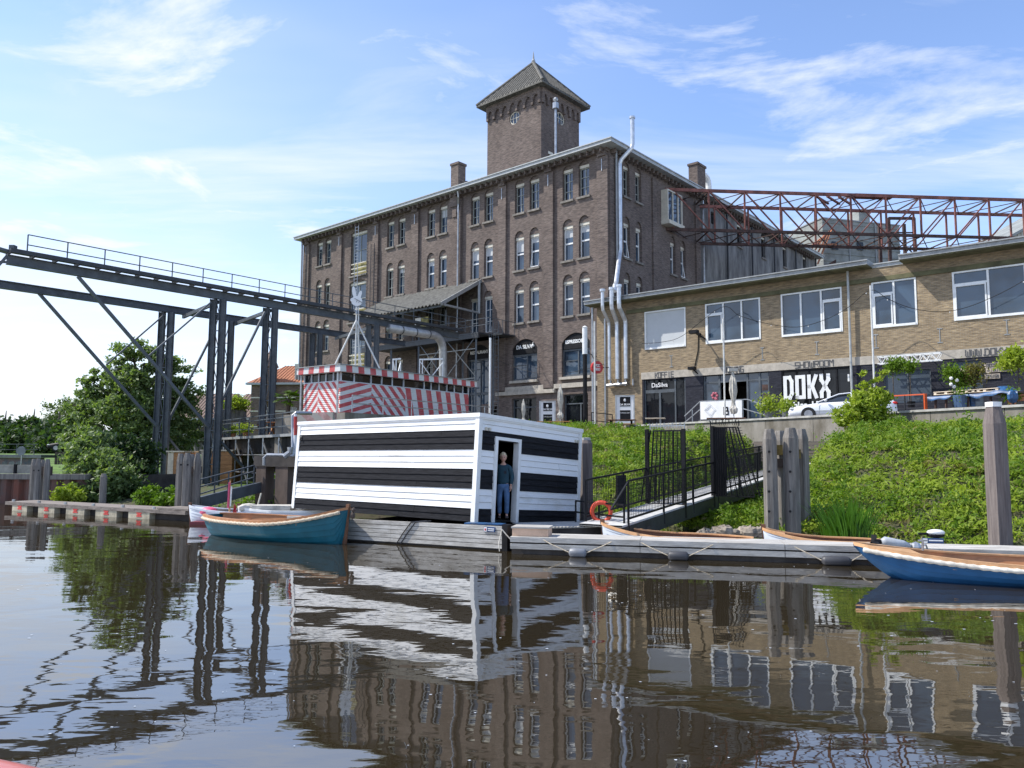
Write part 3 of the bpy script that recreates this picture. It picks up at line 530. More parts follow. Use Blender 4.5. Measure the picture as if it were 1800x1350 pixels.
    mb = MB(); c = FR(17.6, 26.8, -1); pts = [FR(17.9, 25, -1), FR(17.9, 27.0, -1)] + [FR(17.1+.8*math.cos(q), 27.0+.8*math.sin(q), -1) for q in (.5, 1, 1.57, 2.1, 2.7)] + [FR(16.25, 26.7, -1)]; mb.tube(pts, .27, 10); mb.build('vent_pipe', 'white_paint', R)
    mb = MB(); mb.tube([FBR(3.0, 7.24, 25.0), FBR(3.0, 7.24, 31.3)], .09, 8); mb.sphere(FBR(3.0, 7.24, 31.8), .2, 8); mb.tube([FBR(3.0, 7.24, 31.0), FBR(3.0, 7.24, 31.5)], .25, 8); mb.build('vent_mast', 'galvanised', R)
    # rope ladder and iron ladder on the front
    for s_, b0, b1, c in ((28.9, 10.2, 24.6, .55), (26.6, 13.5, 22.3, .4)):
        mb = MB(); [mb.bar(FL(-s_+d, b0, c), FL(-s_+d, b1, c), .05) for d in (-.25, .25)]; [mb.bar(FL(-s_-.25, b0+i*.32, c), FL(-s_+.25, b0+i*.32, c), .03) for i in range(int((b1-b0)/.32))]; mb.build('ladder', 'galvanised' if c > .5 else 'steel_edge', R)
    # tower
    X0, X1, Y0, Y1 = 5.5, 11.2, 10.8, 17.3; ZT = 35.05
    TF = F(FBR(X0, Y0, 0), -LB); TS = F(FBR(X0, Y0, 0), RB); Wf = Y1-Y0; Ws = X1-X0
    def ngon(a, b, r, n=20): return [(a+r*math.cos(2*math.pi*i/n), b+r*math.sin(2*math.pi*i/n)) for i in range(n)]
    Pw = onpl(904, 207, TF.o, TF.n)-TF.o; ca, cb_ = Pw.dot(TF.u), Pw.z; Pw = onpl(986, 206, TS.o, TS.n)-TS.o; c2 = Pw.dot(TS.u)
    mb = MB(); mb.wall(TF, rect(-Wf, 0, 24.9, ZT), [ngon(ca, cb_, .62)], .35)
    mb.wall(TS, rect(0, Ws, 24.9, ZT), [ngon(c2, cb_, .62), rect(1.0, 1.7, 26, 29.4), rect(2.5, 3.2, 26, 29.4), rect(4.0, 4.7, 26, 29.4)], .35)
    mb.box(FBR, X0+.4, X1-.01, Y1-.3, Y1-.01, 24.9, ZT); mb.box(FBR, X1-.3, X1, Y0+.4, Y1-.32, 24.9, ZT); mb.box(FBR, X0+.5, X1-.35, Y0+.5, Y1-.35, 24.9, 34)
    for fr, w0, w1 in ((TF, -Wf, 0), (TS, 0, Ws)):       # arched corbel table
        nn = 7; st = (w1-w0)/nn
        mb.box(fr, w0+.003, w1-.003, 34.45, ZT, 0, .22)
        for i in range(nn+1): a = w0+i*st; a = min(max(a, w0+.13), w1-.13); mb.box(fr, a-.12, a+.12, 33.55, 34.45, 0, .2)
        for i in range(nn):
            a0 = w0+i*st+.12; a1 = w0+(i+1)*st-.12
            for j in range(4):
                t0 = j/4; t1 = (j+1)/4; f = lambda t: 33.95+.46*math.sqrt(max(0, 1-(2*t-1)**2))
                mb.prism(fr, [(a0+(a1-a0)*t0, f(t0)), (a0+(a1-a0)*t1, f(t1)), (a0+(a1-a0)*t1, 34.45), (a0+(a1-a0)*t0, 34.45)], .002, .19)
    mb.build('tower_wall', 'brown_brick', R)
    for fr, a in ((TF, ca), (TS, c2)):
        mb = MB(); n = 20
        ring = [[fr(a+r*math.cos(2*math.pi*i/n), cb_+r*math.sin(2*math.pi*i/n), c) for i in range(n)] for r, c in ((.62, -.2), (.62, -.1), (.53, -.1), (.53, -.2))]; mb.loft(ring, True, False)
        for q in (-.2, .2): mb.box(fr, a+q-.02, a+q+.02, cb_-.5, cb_+.5, -.18, -.12)
        mb.box(fr, a-.55, a+.55, cb_-.02, cb_+.02, -.18, -.125); w = mb.build('round_window', 'cream_paint', R)
        g = MB(); g.prism(fr, ngon(a, cb_, .6), -.19, -.17); g.build('pane', 'glass_blue', w)
    for a in (1.0, 2.5, 4.0): mb = MB(); mb.box(TS, a, a+.7, 29.15, 29.4, -.2, .02); mb.build('lintel', 'cream_paint', R)
    o_ = .75; ZE = 35.12; A = FBR((X0+X1)/2, (Y0+Y1)/2, 39.5)
    mb = MB(); c = [FBR(X0-o_, Y0-o_, ZE), FBR(X1+o_, Y0-o_, ZE), FBR(X1+o_, Y1+o_, ZE), FBR(X0-o_, Y1+o_, ZE)]; lo = [p-Vector((0, 0, .16)) for p in c]
    mb.add(c+[A], [(0, 1, 4), (1, 2, 4), (2, 3, 4), (3, 0, 4)]); mb.add(c+lo, [(4, 5, 1, 0), (5, 6, 2, 1), (6, 7, 3, 2), (7, 4, 0, 3), (7, 6, 5, 4)])
    for k in range(4): p = c[k]; mb.tube([p.lerp(A, .0)+Vector((0, 0, .05)), A], .14, 6)
    for k in range(4):            # tile rolls down each slope
        p, q = c[k], c[(k+1) % 4]; N = 22
        for i in range(1, N): e = p.lerp(q, i/N); t = 1-abs(2*i/N-1); top = ((p+q)/2).lerp(A, t) if False else None; m_ = e + (A-(p+q)/2)*t*.97 ; mb.tube([e+Vector((0, 0, .03)), m_+Vector((0, 0, .03))], .05, 4, False)
    mb.build('tower_roof', 'tile_dark', R)
    mb = MB(); mb.tube([A-Vector((0, 0, .1)), A+Vector((0, 0, .15)), A+Vector((0, 0, .35)), A+Vector((0, 0, 1.1))], [.16, .2, .1, .02], 8); mb.build('finial', 'grey_zinc', R)
    return R
WARE = warehouse()
# ================================================================ YELLOW BRICK WORKSHOP
YY = math.radians(50.5); YU = Vector((math.sin(YY), -math.cos(YY), 0))
YO = at(1130, 700, 52.8); YO.z = 0
FY = F(YO, YU)
def pY(x, y, c=0): P = onpl(x, y, YO+FY.n*c, FY.n)-YO; return P.dot(YU), P.z
def aY(x, y, c=0): return pY(x, y, c)[0]
def zY(z): return 2.2+(z-2.2)*.91
def workshop():
    R = empty('brick_workshop', (YO.x, YO.y, 0), -(math.pi/2-YY), 'long two storey yellow brick workshop with black painted ground floor', 'workshop')
    q = .91; G = 4.0
    up = [(.23, 3.62, None), (5.17, 9.2, 'l'), (10.63, 14.56, 'r'), (16.35, 18.87, 'l2'), (20.8, 26.2, 'l')]
    zb, zt = zY(10.2), zY(13.1)
    H1 = [rect(a*q, b*q, zb, zt) for a, b, _ in up]
    mb = MB(); mb.wall(FY, rect(-3.7, 34, zY(8.5), zY(14.0)), H1, .22); mb.box(FY, -3.69, -.05, G, zY(8.5)-.001, -.2, -.002)
    mb.build('upper_wall', 'yellow_brick', R)
    mb = MB(); mb.box(FY, -3.7, -3.4, G, zY(14), -12, -.23); mb.box(FY, -3.7, 34, G, zY(14), -12.3, -12); mb.box(FY, 33.7, 34, G, zY(14), -12, -.23); mb.box(FY, -3.35, 33.6, zY(8.3), zY(8.4), -11.9, -.25); mb.build('rear_wall', 'yellow_brick', R)
    mb = MB(); mb.box(FY, -.1, 34, zY(7.98), zY(8.5), -.1, .03); mb.build('concrete_band', 'sandstone', R)
    mb = MB(); mb.box(FY, -1.2, 34, zY(13.12), zY(13.4), 0, .10); mb.build('lintel_beam', 'algae_band', R)
    # eaves in two runs, with the flush parapet piece between them
    for i, (a0, a1) in enumerate(((-4.1, 14.95), (16.6, 34.5))):
        mb = MB(); mb.box(FY, a0, a1, zY(13.98), zY(14.05), -.2, 1.0); b = mb.build('soffit', 'algae_band', R)
        mb = MB(); mb.box(FY, a0-.02, a1+.02, zY(14.051), zY(14.28), -.2, 1.05); mb.box(FY, a0-.03, a1+.03, zY(14.285), zY(14.36), -.3, 1.13); mb.build('gutter', 'grey_zinc', b)
    mb = MB(); mb.box(FY, 14.97, 16.57, zY(14.0), zY(14.2), -.2, .05); mb.box(FY, 14.95, 16.6, zY(14.2), zY(14.27), -.3, .12); mb.build('parapet_cap', 'fascia_zinc', R)
    mb = MB(); mb.box(FY, -3.8, 34, zY(14.03), zY(14.1), -12.3, -.3); mb.build('roof', 'roof_felt', R)
    def win(a0, a1, mode):
        t = .09; mb = MB(); c0, c1 = -.13, .03
        mb.box(FY, a0, a0+t, zb, zt, c0, c1); mb.box(FY, a1-t, a1, zb, zt, c0, c1); mb.box(FY, a0+t, a1-t, zb, zb+.13, c0, c1+.03); mb.box(FY, a0+t, a1-t, zt-t, zt, c0, c1)
        n = {None: 1, 'l': 3, 'r': 3, 'l2': 2}[mode]; xs = [a0+(a1-a0)*i/n for i in range(n+1)]
        for x in xs[1:-1]: mb.box(FY, x-.05, x+.05, zb+.13, zt-t, c0, c1-.01)
        if mode:
            k = n-1 if mode == 'r' else 0; l, r = xs[k]+t, xs[k+1]-.05; y = zt-.75; l += .0; mb.box(FY, l, r-(.04 if mode == 'r' else 0), y, y+.1, c0, c1-.02)
            mb.box(FY, l, l+.07, zb+.13, y, c0, c1+.01); mb.box(FY, r-.11, r-.04, zb+.13, y, c0, c1+.01); mb.box(FY, l+.07, r-.11, y-.08, y, c0, c1+.01); mb.box(FY, l+.07, r-.11, zb+.131, zb+.21, c0, c1+.01)
        w = mb.build('window', 'white_paint', R); g = MB(); g.box(FY, a0+.02, a1-.02, zb+.02, zt-.02, -.1, -.07); g.build('pane', 'glass_blue' if mode else 'blind', w)
    for a, b, md in up: win(a*q, b*q, md)
    # ground floor: openings in a black painted brick wall
    top = zY(7.97)-.001
    k0, k1 = aY(1132, 700), aY(1205, 690); e0, e1 = aY(1236, 690), aY(1352, 680); d0, d1 = aY(1374, 680), aY(1497, 670); w0, w1 = aY(1553, 660), aY(1636, 655); s0, s1 = aY(1672, 650), aY(1726, 650)
    holes = [rect(k0, k1, G, top-.05), rect(e0, e1, G, top-.02), rect(d0, d1, 4.35, top-.02), rect(w0, w1, 5.2, 7.0), rect(s0, s1, 4.05, 7.3)]
    mb = MB(); mb.wall(FY, rect(-.02, 34, G-.3, top), holes, .25); mb.build('ground_wall', 'black_brick', R)
    # coffee shop door
    mb = MB(); m_ = aY(1186, 690); dz = zY(7.05)
    for x in (k0, m_-.05, k1-.1): mb.box(FY, x, x+.1, G, top-.06, -.2, -.08)
    mb.box(FY, k0+.1, m_-.05, dz, dz+.1, -.2, -.08); c = aY(1159, 690); mb.box(FY, c-.07, c+.07, G, dz, -.2, -.07); mb.box(FY, k0+.1, c-.07, dz-.12, dz, -.2, -.07); mb.box(FY, c+.07, m_-.05, dz-.12, dz, -.2, -.07)
    w = mb.build('shop_door', 'dark_steel', R); g = MB(); g.box(FY, k0+.02, k1-.02, G, top-.08, -.17, -.14); g.build('pane', 'glass_shop', w)
    text(FY, 'DaSilva', (k0+m_)/2, zY(7.35), .42, 'banner', w, c=-.07, bold=.004, th=.006)
    mb = MB(); mb.box(FY, m_+.1, k1-.12, G+.1, G+1.1, -.9, -.5); mb.build('counter', 'door_orange', R)
    # recessed entrance
    mb = MB(); et = top-.05; l1, l2, l3 = aY(1262, 690), aY(1314, 685), aY(1335, 685)
    for x in (e0, l1, l2-.1, l3-.08, e1-.1): mb.box(FY, x, x+.12, G, et, -.24, -.1)
    hz = zY(7.4); mb.box(FY, e0+.12, l1, hz, hz+.1, -.23, -.11); mb.box(FY, l1+.12, l2-.1, hz, hz+.1, -.23, -.11); mb.box(FY, l2+.02, l3-.08, hz, hz+.1, -.23, -.11); mb.box(FY, l3+.04, e1-.1, hz, hz+.1, -.23, -.11)
    w = mb.build('shop_entrance', 'dark_steel', R); g = MB(); g.box(FY, e0+.02, l1+.02, G, et, -.2, -.17); g.box(FY, l1+.03, e1-.02, hz+.03, et, -.2, -.17); g.box(FY, l2, l3, G, hz, -.2, -.17); g.box(FY, l3+.02, e1, G, hz, -.2, -.17); g.build('pane', 'glass_blue', w)
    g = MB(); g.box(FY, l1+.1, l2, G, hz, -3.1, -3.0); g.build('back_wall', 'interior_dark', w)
    g = MB(); x = aY(1255, 695); [g.sphere(FY(x+.17*math.cos(i), zY(6.5)+.17*math.sin(i), -.14), .10, 8, (1, 1, 1)) for i in range(6)]; g.sphere(FY(x+.1, zY(6.25), -.14), .12, 8); g.build('flower_print', 'print_rose', w)
    g = MB(); x = aY(1341, 680); [g.box(FY, x-.1+.06*i, x+.35, zY(7.1)-.55*i-.35, zY(7.1)-.55*i, -.16, -.13) for i in range(3)]; g.build('wall_object', 'rust_dark', w)
    # showroom window with the big name
    mb = MB(); n = 5
    for i in range(n+1): x = d0+(d1-d0-.1)*i/n; mb.box(FY, x, x+.1, 4.35, top-.03, -.2, -.05)
    mb.box(FY, d0, d1, top-.12, top-.03, -.2, -.04); w = mb.build('showroom_window', 'black_paint', R); g = MB(); g.box(FY, d0+.02, d1-.02, 4.36, top-.05, -.16, -.13); g.build('pane', 'glass_shop', w)
    lx0, lz1 = pY(1376, 662); lx1, lz0 = pY(1468, 700); lz0 = lz1-1.42; g = MB(); cw = (lx1-lx0-.24)/4.0; g_ = .13
    for i, ch in enumerate('DOKX'): letters(g, FY, ch, lx0+.12+i*(cw+.02), lz0+.12, 1.22, cw-.30, .21, c0=-.045, c1=-.02)
    g.build('lettering', 'white_paint', w)
    text(FY, 'Tables. Hand', (lx0+lx1)/2-.1, lz0-.52, .52, 'white_paint', w, c=-.045, bold=.02, th=.006)
    g = MB(); x = aY(1490, 672); g.box(FY, x, d1-.12, zY(7.0), zY(7.45), -.045, -.03); g.build('letter_edge', 'white_paint', w)
    for x0, x1 in ((1392, 1410), (1425, 1443)): g = MB(); g.box(FY, aY(x0, 660), aY(x1, 660), top-.26, top-.2, -.6, -.5); g.build('ceiling_lamp', 'cream_paint', w)
    # grey shutters on the workshop wall
    mb = MB(); mb.box(FY, w0, w1, 5.2, 7.0, -.2, -.12); w = mb.build('window', 'shutter_blue', R); g = MB(); [g.box(FY, x, x+.06, 5.2, 7.0, -.119, -.06) for x in (w0, (w0+w1)/2, w1-.06)]; g.build('frame', 'dark_steel', w)
    mb = MB(); mb.box(FY, s0, s1, 4.05, 7.3, -.2, -.1); w = mb.build('door', 'shutter_blue', R); g = MB(); x, z_ = pY(1698, 652); g.box(FY, x-.28, x+.28, z_-.16, z_+.16, -.099, -.07); g.build('notice', 'board_pale', w)
    # writing on the concrete band
    for tx, x0, x1, y in (('KOFFIE', 1152, 1184, 660), ('INGANG', 1271, 1307, 650), ('SHOWROOM', 1398, 1465, 640), ('WERKPLAATS', 1546, 1633, 628), ('WWW.DOKX.NL', 1697, 1795, 615)):
        a0, a1 = aY(x0, y), aY(x1, y); n = len(tx); wch = (a1-a0)/(sum(1.35 if c != '.' else .6 for c in tx)-.35)
        g = MB(); letters(g, FY, tx, a0, zY(8.24)-.17, .34, wch, .042, c0=.035, c1=.05); g.build('lettering', 'letter_grey', R)
    # little word boards
    for tx, x0, x1, y0, y1 in (('INDOOR', 1730, 1757, 639, 646), (None, 1761, 1770, 637, 644), (None, 1733, 1742, 648, 655), ('OUTDOOR', 1743, 1779, 646, 654), ('DESIGN', 1731, 1758, 658, 665)):
        a0, zt_ = pY(x0, y0); a1, _ = pY(x1, y0); zb_ = zt_-.25
        g = MB(); g.box(FY, a0, a1, zb_, zt_, .002, .06); w = g.build('word_board', 'board_pale', R)
        g = MB()
        if tx: n = len(tx); wch = (a1-a0-.12)/(n*1.35-.35); letters(g, FY, tx, a0+.06, zb_+.05, .15, wch, .03, c0=.062, c1=.07)
        else: g.box(FY, a0+.05, a1-.05, zb_+.1, zb_+.15, .062, .07)
        g.build('lettering', 'letter_grey', w)
    # white lattice sign bracket
    a0, z_ = pY(1544, 640, .7); a1, _ = pY(1655, 634, .7); g = MB()
    for c in (.45, .85):
        for z2 in (z_, z_+.38): g.bar(FY(a0, z2, c), FY(a1, z2, c), .05)
        n = 14
        for i in range(n): x = a0+(a1-a0)*i/n; x2 = a0+(a1-a0)*(i+1)/n; g.bar(FY(x, z_ if i % 2 else z_+.38, c), FY(x2, z_+.38 if i % 2 else z_, c), .03)
    for i in range(8): x = a0+(a1-a0)*i/7; g.bar(FY(x, z_+.38, .45), FY(x, z_+.38, .85), .03)
    g.bar(FY(a0+.6, z_+.2, 0), FY(a0+.6, z_+.2, .85), .05); g.bar(FY(a1-.6, z_+.2, 0), FY(a1-.6, z_+.2, .85), .05); g.build('lattice_beam', 'white_paint', R)
    # floodlights, rain pipes
    for (x, y, sz) in ((1222, 585, 1.0), (1217, 648, .8)):
        a, z_ = pY(x, y, .8 if sz == 1 else .25); c = 1.0 if sz == 1 else .3; g = MB(); g.box(FY, a-.28*sz, a+.28*sz, z_-.08, z_+.14*sz, c-.2, c+.18); g.bar(FY(a+.35*sz, z_-.35, 0), FY(a, z_, c-.1), .07); g.build('floodlight', 'black_paint', R)
    g = MB(); a, z_ = pY(1228, 590); g.tube([FY(a, z_, .03), FY(a-.05, z_-1, .03), FY(a-.3, z_-2.0, .03)], .03, 6); g.sphere(FY(a+.1, z_+.05, .1), .14, 8); g.build('cable', 'black_paint', R)
    for x, y0 in ((1495, 485), ): a, z_ = pY(x, 560); g = MB(); g.tube([FY(a, zY(13.98), .25), FY(a, zY(8.6), .22), FY(a, 4, .22)], .07, 8); g.build('rain_pipe', 'fascia_zinc', R)
    for x, y in ((1180, 635), (1340, 622), (1436, 612), (1540, 600), (1652, 590), (1770, 575)): a, z_ = pY(x, y); g = MB(); g.box(FY, a-.02, a+.02, z_-.35, z_+.35, .001, .02); g.box(FY, a-.13, a+.13, z_+.351, z_+.4, .001, .02); g.box(FY, a-.13, a+.13, z_-.4, z_-.351, .001, .02); g.build('wall_anchor', 'grey_zinc', R)
    # three steel flues with swan necks
    for i, (x, yt) in enumerate(((1064, 508), (1080, 505), (1093, 500))):
        a, z_ = pY(x, 545, .95); at_, zt_ = pY(x, yt, 1.3); ab, _ = pY(x+(7, 5, 7)[i], 600, .35); g = MB()
        g.tube([FY(a, zt_, 1.3), FY(a, zY(13.7), 1.3), FY(a, zY(13.4), 1.25), FY(ab, zY(12.6), .42), FY(ab, zY(12.3), .35), FY(ab, zY(8.1), .35)], .15 if i else .12, 10)
        g.tube([FY(a, zt_-.15, 1.3), FY(a, zt_+.02, 1.3)], .2, 10); g.build('flue', 'flue_steel', R)
    g = MB(); a0, z_ = pY(1070, 678); a1, _ = pY(1112, 676); g.tube([FY(a0+.0, z_, .2), FY(a1-.3, z_+.05, .2)], .12, 8); [g.tube([FY(a0+.3+i*.6, z_-.1, .2), FY(a0+.3+i*.6, z_+.35, .2)], .08, 6) for i in range(4)]; g.build('pipe_manifold', 'galvanised', R)
    g = MB(); g.tube([FY(-3.75, zY(13.9), .5), FY(-3.75, 4, .5)], .09, 8); g.build('rain_pipe', 'galvanised', R)
workshop()
# ================================================================ CONCRETE WALL above the bank
def WP(x, y): return CAM+(gr(x, y, 4.45)-CAM)*.85
wa = WP(1100, 748); wb = WP(1800, 711); wd = (wb-wa); wd.z = 0; wd.normalize(); FW = F((wa.x, wa.y, 0), wd)
def conc_wall():
    R = empty('concrete_wall', (wa.x, wa.y, 3), 0, 'weathered grey concrete panel wall along the top of the grass bank', 'wall'); Lw = 34; n = 12
    mb = MB(); [mb.box(FW, i*Lw/n+.012, (i+1)*Lw/n-.012, 2.6, 4.03, -.3, 0) for i in range(n)]; mb.build('wall', 'concrete', R)
    mb = MB(); [mb.box(FW, i*Lw/8+.01-.05, (i+1)*Lw/8-.01, 4.03, 4.12, -.36, .07) for i in range(8)]; mb.build('cap', 'concrete_cap', R)
    a = at(1108, 769, 44); b = at(1234, 779, 35.5); c = at(1243, 785, 35.0)
    d = (b-a); d.z = 0; fr = F((a.x, a.y, 0), d); L_ = d.length
    mb = MB(); mb.prism(fr, [(0, a.z-.8), (L_, b.z-1), (L_, b.z+.0), (0, a.z)], -.3, 0); o = mb.build('ramp_wall', 'concrete_cap', None); tag(o, 'low pale concrete ramp edge below the left end of the concrete wall', 'wall')
    # grey timber sleepers beside the gangway head
    for i, (x0, x1, yt, yb, Y) in enumerate(((1325, 1492, 776, 803, 33.0),)):
        p = at(x0, yt, Y); q = at(x1, yt, Y-1.5); d = q-p; d.z = 0; fr = F((p.x, p.y, 0), d); mb = MB(); h = .17
        for k in range(5): mb.box(fr, .03*(k % 2), d.length-.25*k, p.z-(k+1)*h+.015, p.z-k*h, -.2, .02*(k % 2))
        tag(mb.build('sleeper_wall', 'sleeper'), 'stacked grey timber sleepers holding the bank behind the gangway', 'wall')
conc_wall()
# ================================================================ SILO, RED TRUSS, SHEDS beyond
def far_right():
    p = at(1445, 384, 92); q = at(1580, 389, 95); d = q-p; d.z = 0; fr = F((p.x, p.y, 0), d); w = d.length; zt = p.z
    R = empty('silo_building', (p.x, p.y, 4), 0, 'grey corrugated metal silo building behind the red truss', 'building')
    mb = MB(); mb.box(fr, 0, w, 4, zt, -9, 0)
    for i in range(30): z = zt-.5-i*.95; mb.box(fr, -.02, w+.02, z, z+.10, -.5, .07)
    mb.build('wall', 'silo_sheet', R)
    mb = MB(); [mb.bar(fr(w*k, 4, .12), fr(w*k, zt, .12), .1) for k in (.33, .67)]; mb.box(fr, -.1, w+.1, zt, zt+.15, -9.1, .1); mb.build('trim', 'grey_zinc', R)
    for x, y in ((1467, 432), (1511, 433)): a = (onpl(x, y, fr.o, fr.n)-fr.o); b = a.dot(fr.u); mb = MB(); mb.box(fr, b-.45, b+.45, a.z-.5, a.z+.5, .08, .12); mb.build('window', 'glass_shop', R)
    a = (onpl(1555, 434, fr.o, fr.n)-fr.o); mb = MB(); mb.sphere(fr(a.dot(fr.u), a.z, .2), .45, 10); mb.build('vent', 'white_paint', R)
    mb = MB(); mb.box(fr, 6.2, 7.8, zt+.16, zt+2.0, -3, -1); mb.build('roof_hut', 'silo_sheet', R)
    # conveyor truss
    c0 = at(1163, 341, 61.2); c1 = at(1800, 363, 63.4); zt = 23.85; zb = 20.55
    d = Vector((c1.x-c0.x, c1.y-c0.y, 0)); L_ = d.length; fr = F((c0.x, c0.y, 0), d); W_ = 3.9; pan = 3.0; N = int(L_/pan)+3
    R = empty('conveyor_truss', (c0.x, c0.y, zb), 0, 'long rusty red steel lattice bridge running from the warehouse to the right', 'bridge')
    for c, nm in ((0, 'side_truss'), (-W_, 'side_truss')):
        mb = MB(); A0 = 0 if c == 0 else 1.6
        mb.bar(fr(A0, zt, c), fr(N*pan, zt, c), .14, .26); mb.mi = 1; mb.bar(fr(A0, zb, c), fr(N*pan, zb, c), .14, .24); mb.mi = 0
        for i in range(N+1):
            a = i*pan+(.9 if c < 0 else 2.1)-1.2
            if a > A0: mb.bar(fr(a, zb+.12, c), fr(a, zt-.12, c), .13)
            if i < N:
                if i < 6: mb.bar(fr(max(a, A0), zt, c+.02), fr(a+pan, zb, c+.02), .10)
                else: mb.bar(fr(a, zb, c+.02), fr(a+pan, zt, c+.02), .10)
                if 3 < i < 6: mb.bar(fr(a, zb, c-.03), fr(a+pan, zt, c-.03), .08)
        mb.build(nm, ['rust_red', 'rust_dark'], R)
    for z in (zt-.05, zb-.02):
        mb = MB()
        for i in range(N):
            a = i*pan+.9; mb.bar(fr(a, z, 0), fr(a, z, -W_), .09); mb.bar(fr(a, z, 0), fr(a+pan, z, -W_), .06); mb.bar(fr(a, z-.02, -W_), fr(a+pan, z-.02, 0), .06)
        mb.build('cross_bracing', 'rust_dark', R)
    mb = MB(); [mb.bar(fr(13.4+i, zt+.2, -1), fr(15.5+i, zt+.25, -3), .15) for i in range(3)]; mb.box(fr, 16.4, 20.0, zt+.14, zt+.24, -1.3, -.2); mb.build('top_plate', 'rust_red', R)
    # support tower right of the silo
    p = at(1582, 384, 78); q = at(1606, 384, 78); R = empty('truss_tower', (p.x, p.y, 4.2), 0, 'dark rusty steel support tower with a ladder under the red truss', 'tower')
    mb = MB(); zt2 = q.z
    for (x, y) in ((q.x, q.y), (q.x, q.y+2), (p.x-1.2, p.y), (p.x-1.2, p.y+2)): mb.bar((x, y, 4.2), (x, y, zt2), .28)
    mb.bar((p.x-1.2, p.y, zt2), (q.x+.1, q.y, zt2), .25)
    for i in range(5): z = zt2-1.5-i*4; mb.bar((p.x-1.2, p.y, z), (q.x, q.y, z+3), .1); mb.bar((p.x-1.2, p.y, z+.2), (q.x, q.y, z-2.4), .1); mb.bar((p.x-1.2, p.y, z), (q.x, q.y, z), .12)
    mb.build('frame', 'rust_dark', R)
    mb = MB(); [mb.bar((q.x-.9+k, q.y-.3, 4.2), (q.x-.9+k, q.y-.3, zt2-5), .05) for k in (0, .5)]; [mb.bar((q.x-.9, q.y-.3, 5+i*.5), (q.x-.4, q.y-.3, 5+i*.5), .04) for i in range(38)]; mb.build('ladder', 'rust_dark', R)
    # light corrugated shed at the right edge, rubble roof between plaster wall and silo
    p = at(1745, 436, 75); a = at(1800, 404, 75); R = empty('corrugated_shed', (p.x, p.y, 4.2), 0, 'pale corrugated shed with a sloping roof behind the workshop, at the right edge', 'shed')
    fr = F((p.x, p.y, 0), (1, .1, 0)); mb = MB(); mb.prism(fr, [(0, 4.2), (26, 4.2), (26, 37), (0, p.z)], -10, 0); [mb.box(fr, .3+i*.4, .42+i*.4, 4.2, p.z+(37-p.z)*(.3+i*.4)/26, 0, .06) for i in range(60)]; mb.build('wall', 'cream_sheet', R)
    mb = MB(); mb.prism(fr, [(-.3, p.z-.1), (26, 37), (26, 37.3), (-.3, p.z+.2)], -10.2, .3); mb.build('roof', 'silo_sheet', R)
    p = at(1418, 412, 90); R = empty('ruined_shed', (p.x, p.y, 4.2), 0, 'ruined shed with a rusty collapsed roof between the plastered wall and the silo', 'shed')
    fr = F((p.x, p.y, 0), (1, 0, 0)); mb = MB(); mb.prism(fr, [(0, 4.2), (3.4, 4.2), (3.4, p.z-3), (0, p.z-5)], -6, 0); mb.build('wall', 'rust_dark', R); mb = MB(); [mb.bar(fr(-1+i*.5, p.z-2.5-.3*i, .5), fr(2+i*.3, p.z-.2+.25*i, -.5), .25, .08) for i in range(5)]; mb.bar(fr(0, p.z-1.5, .2), fr(3.4, p.z-1.3, .2), .3); mb.build('roof', 'roof_orange', R)
far_right()
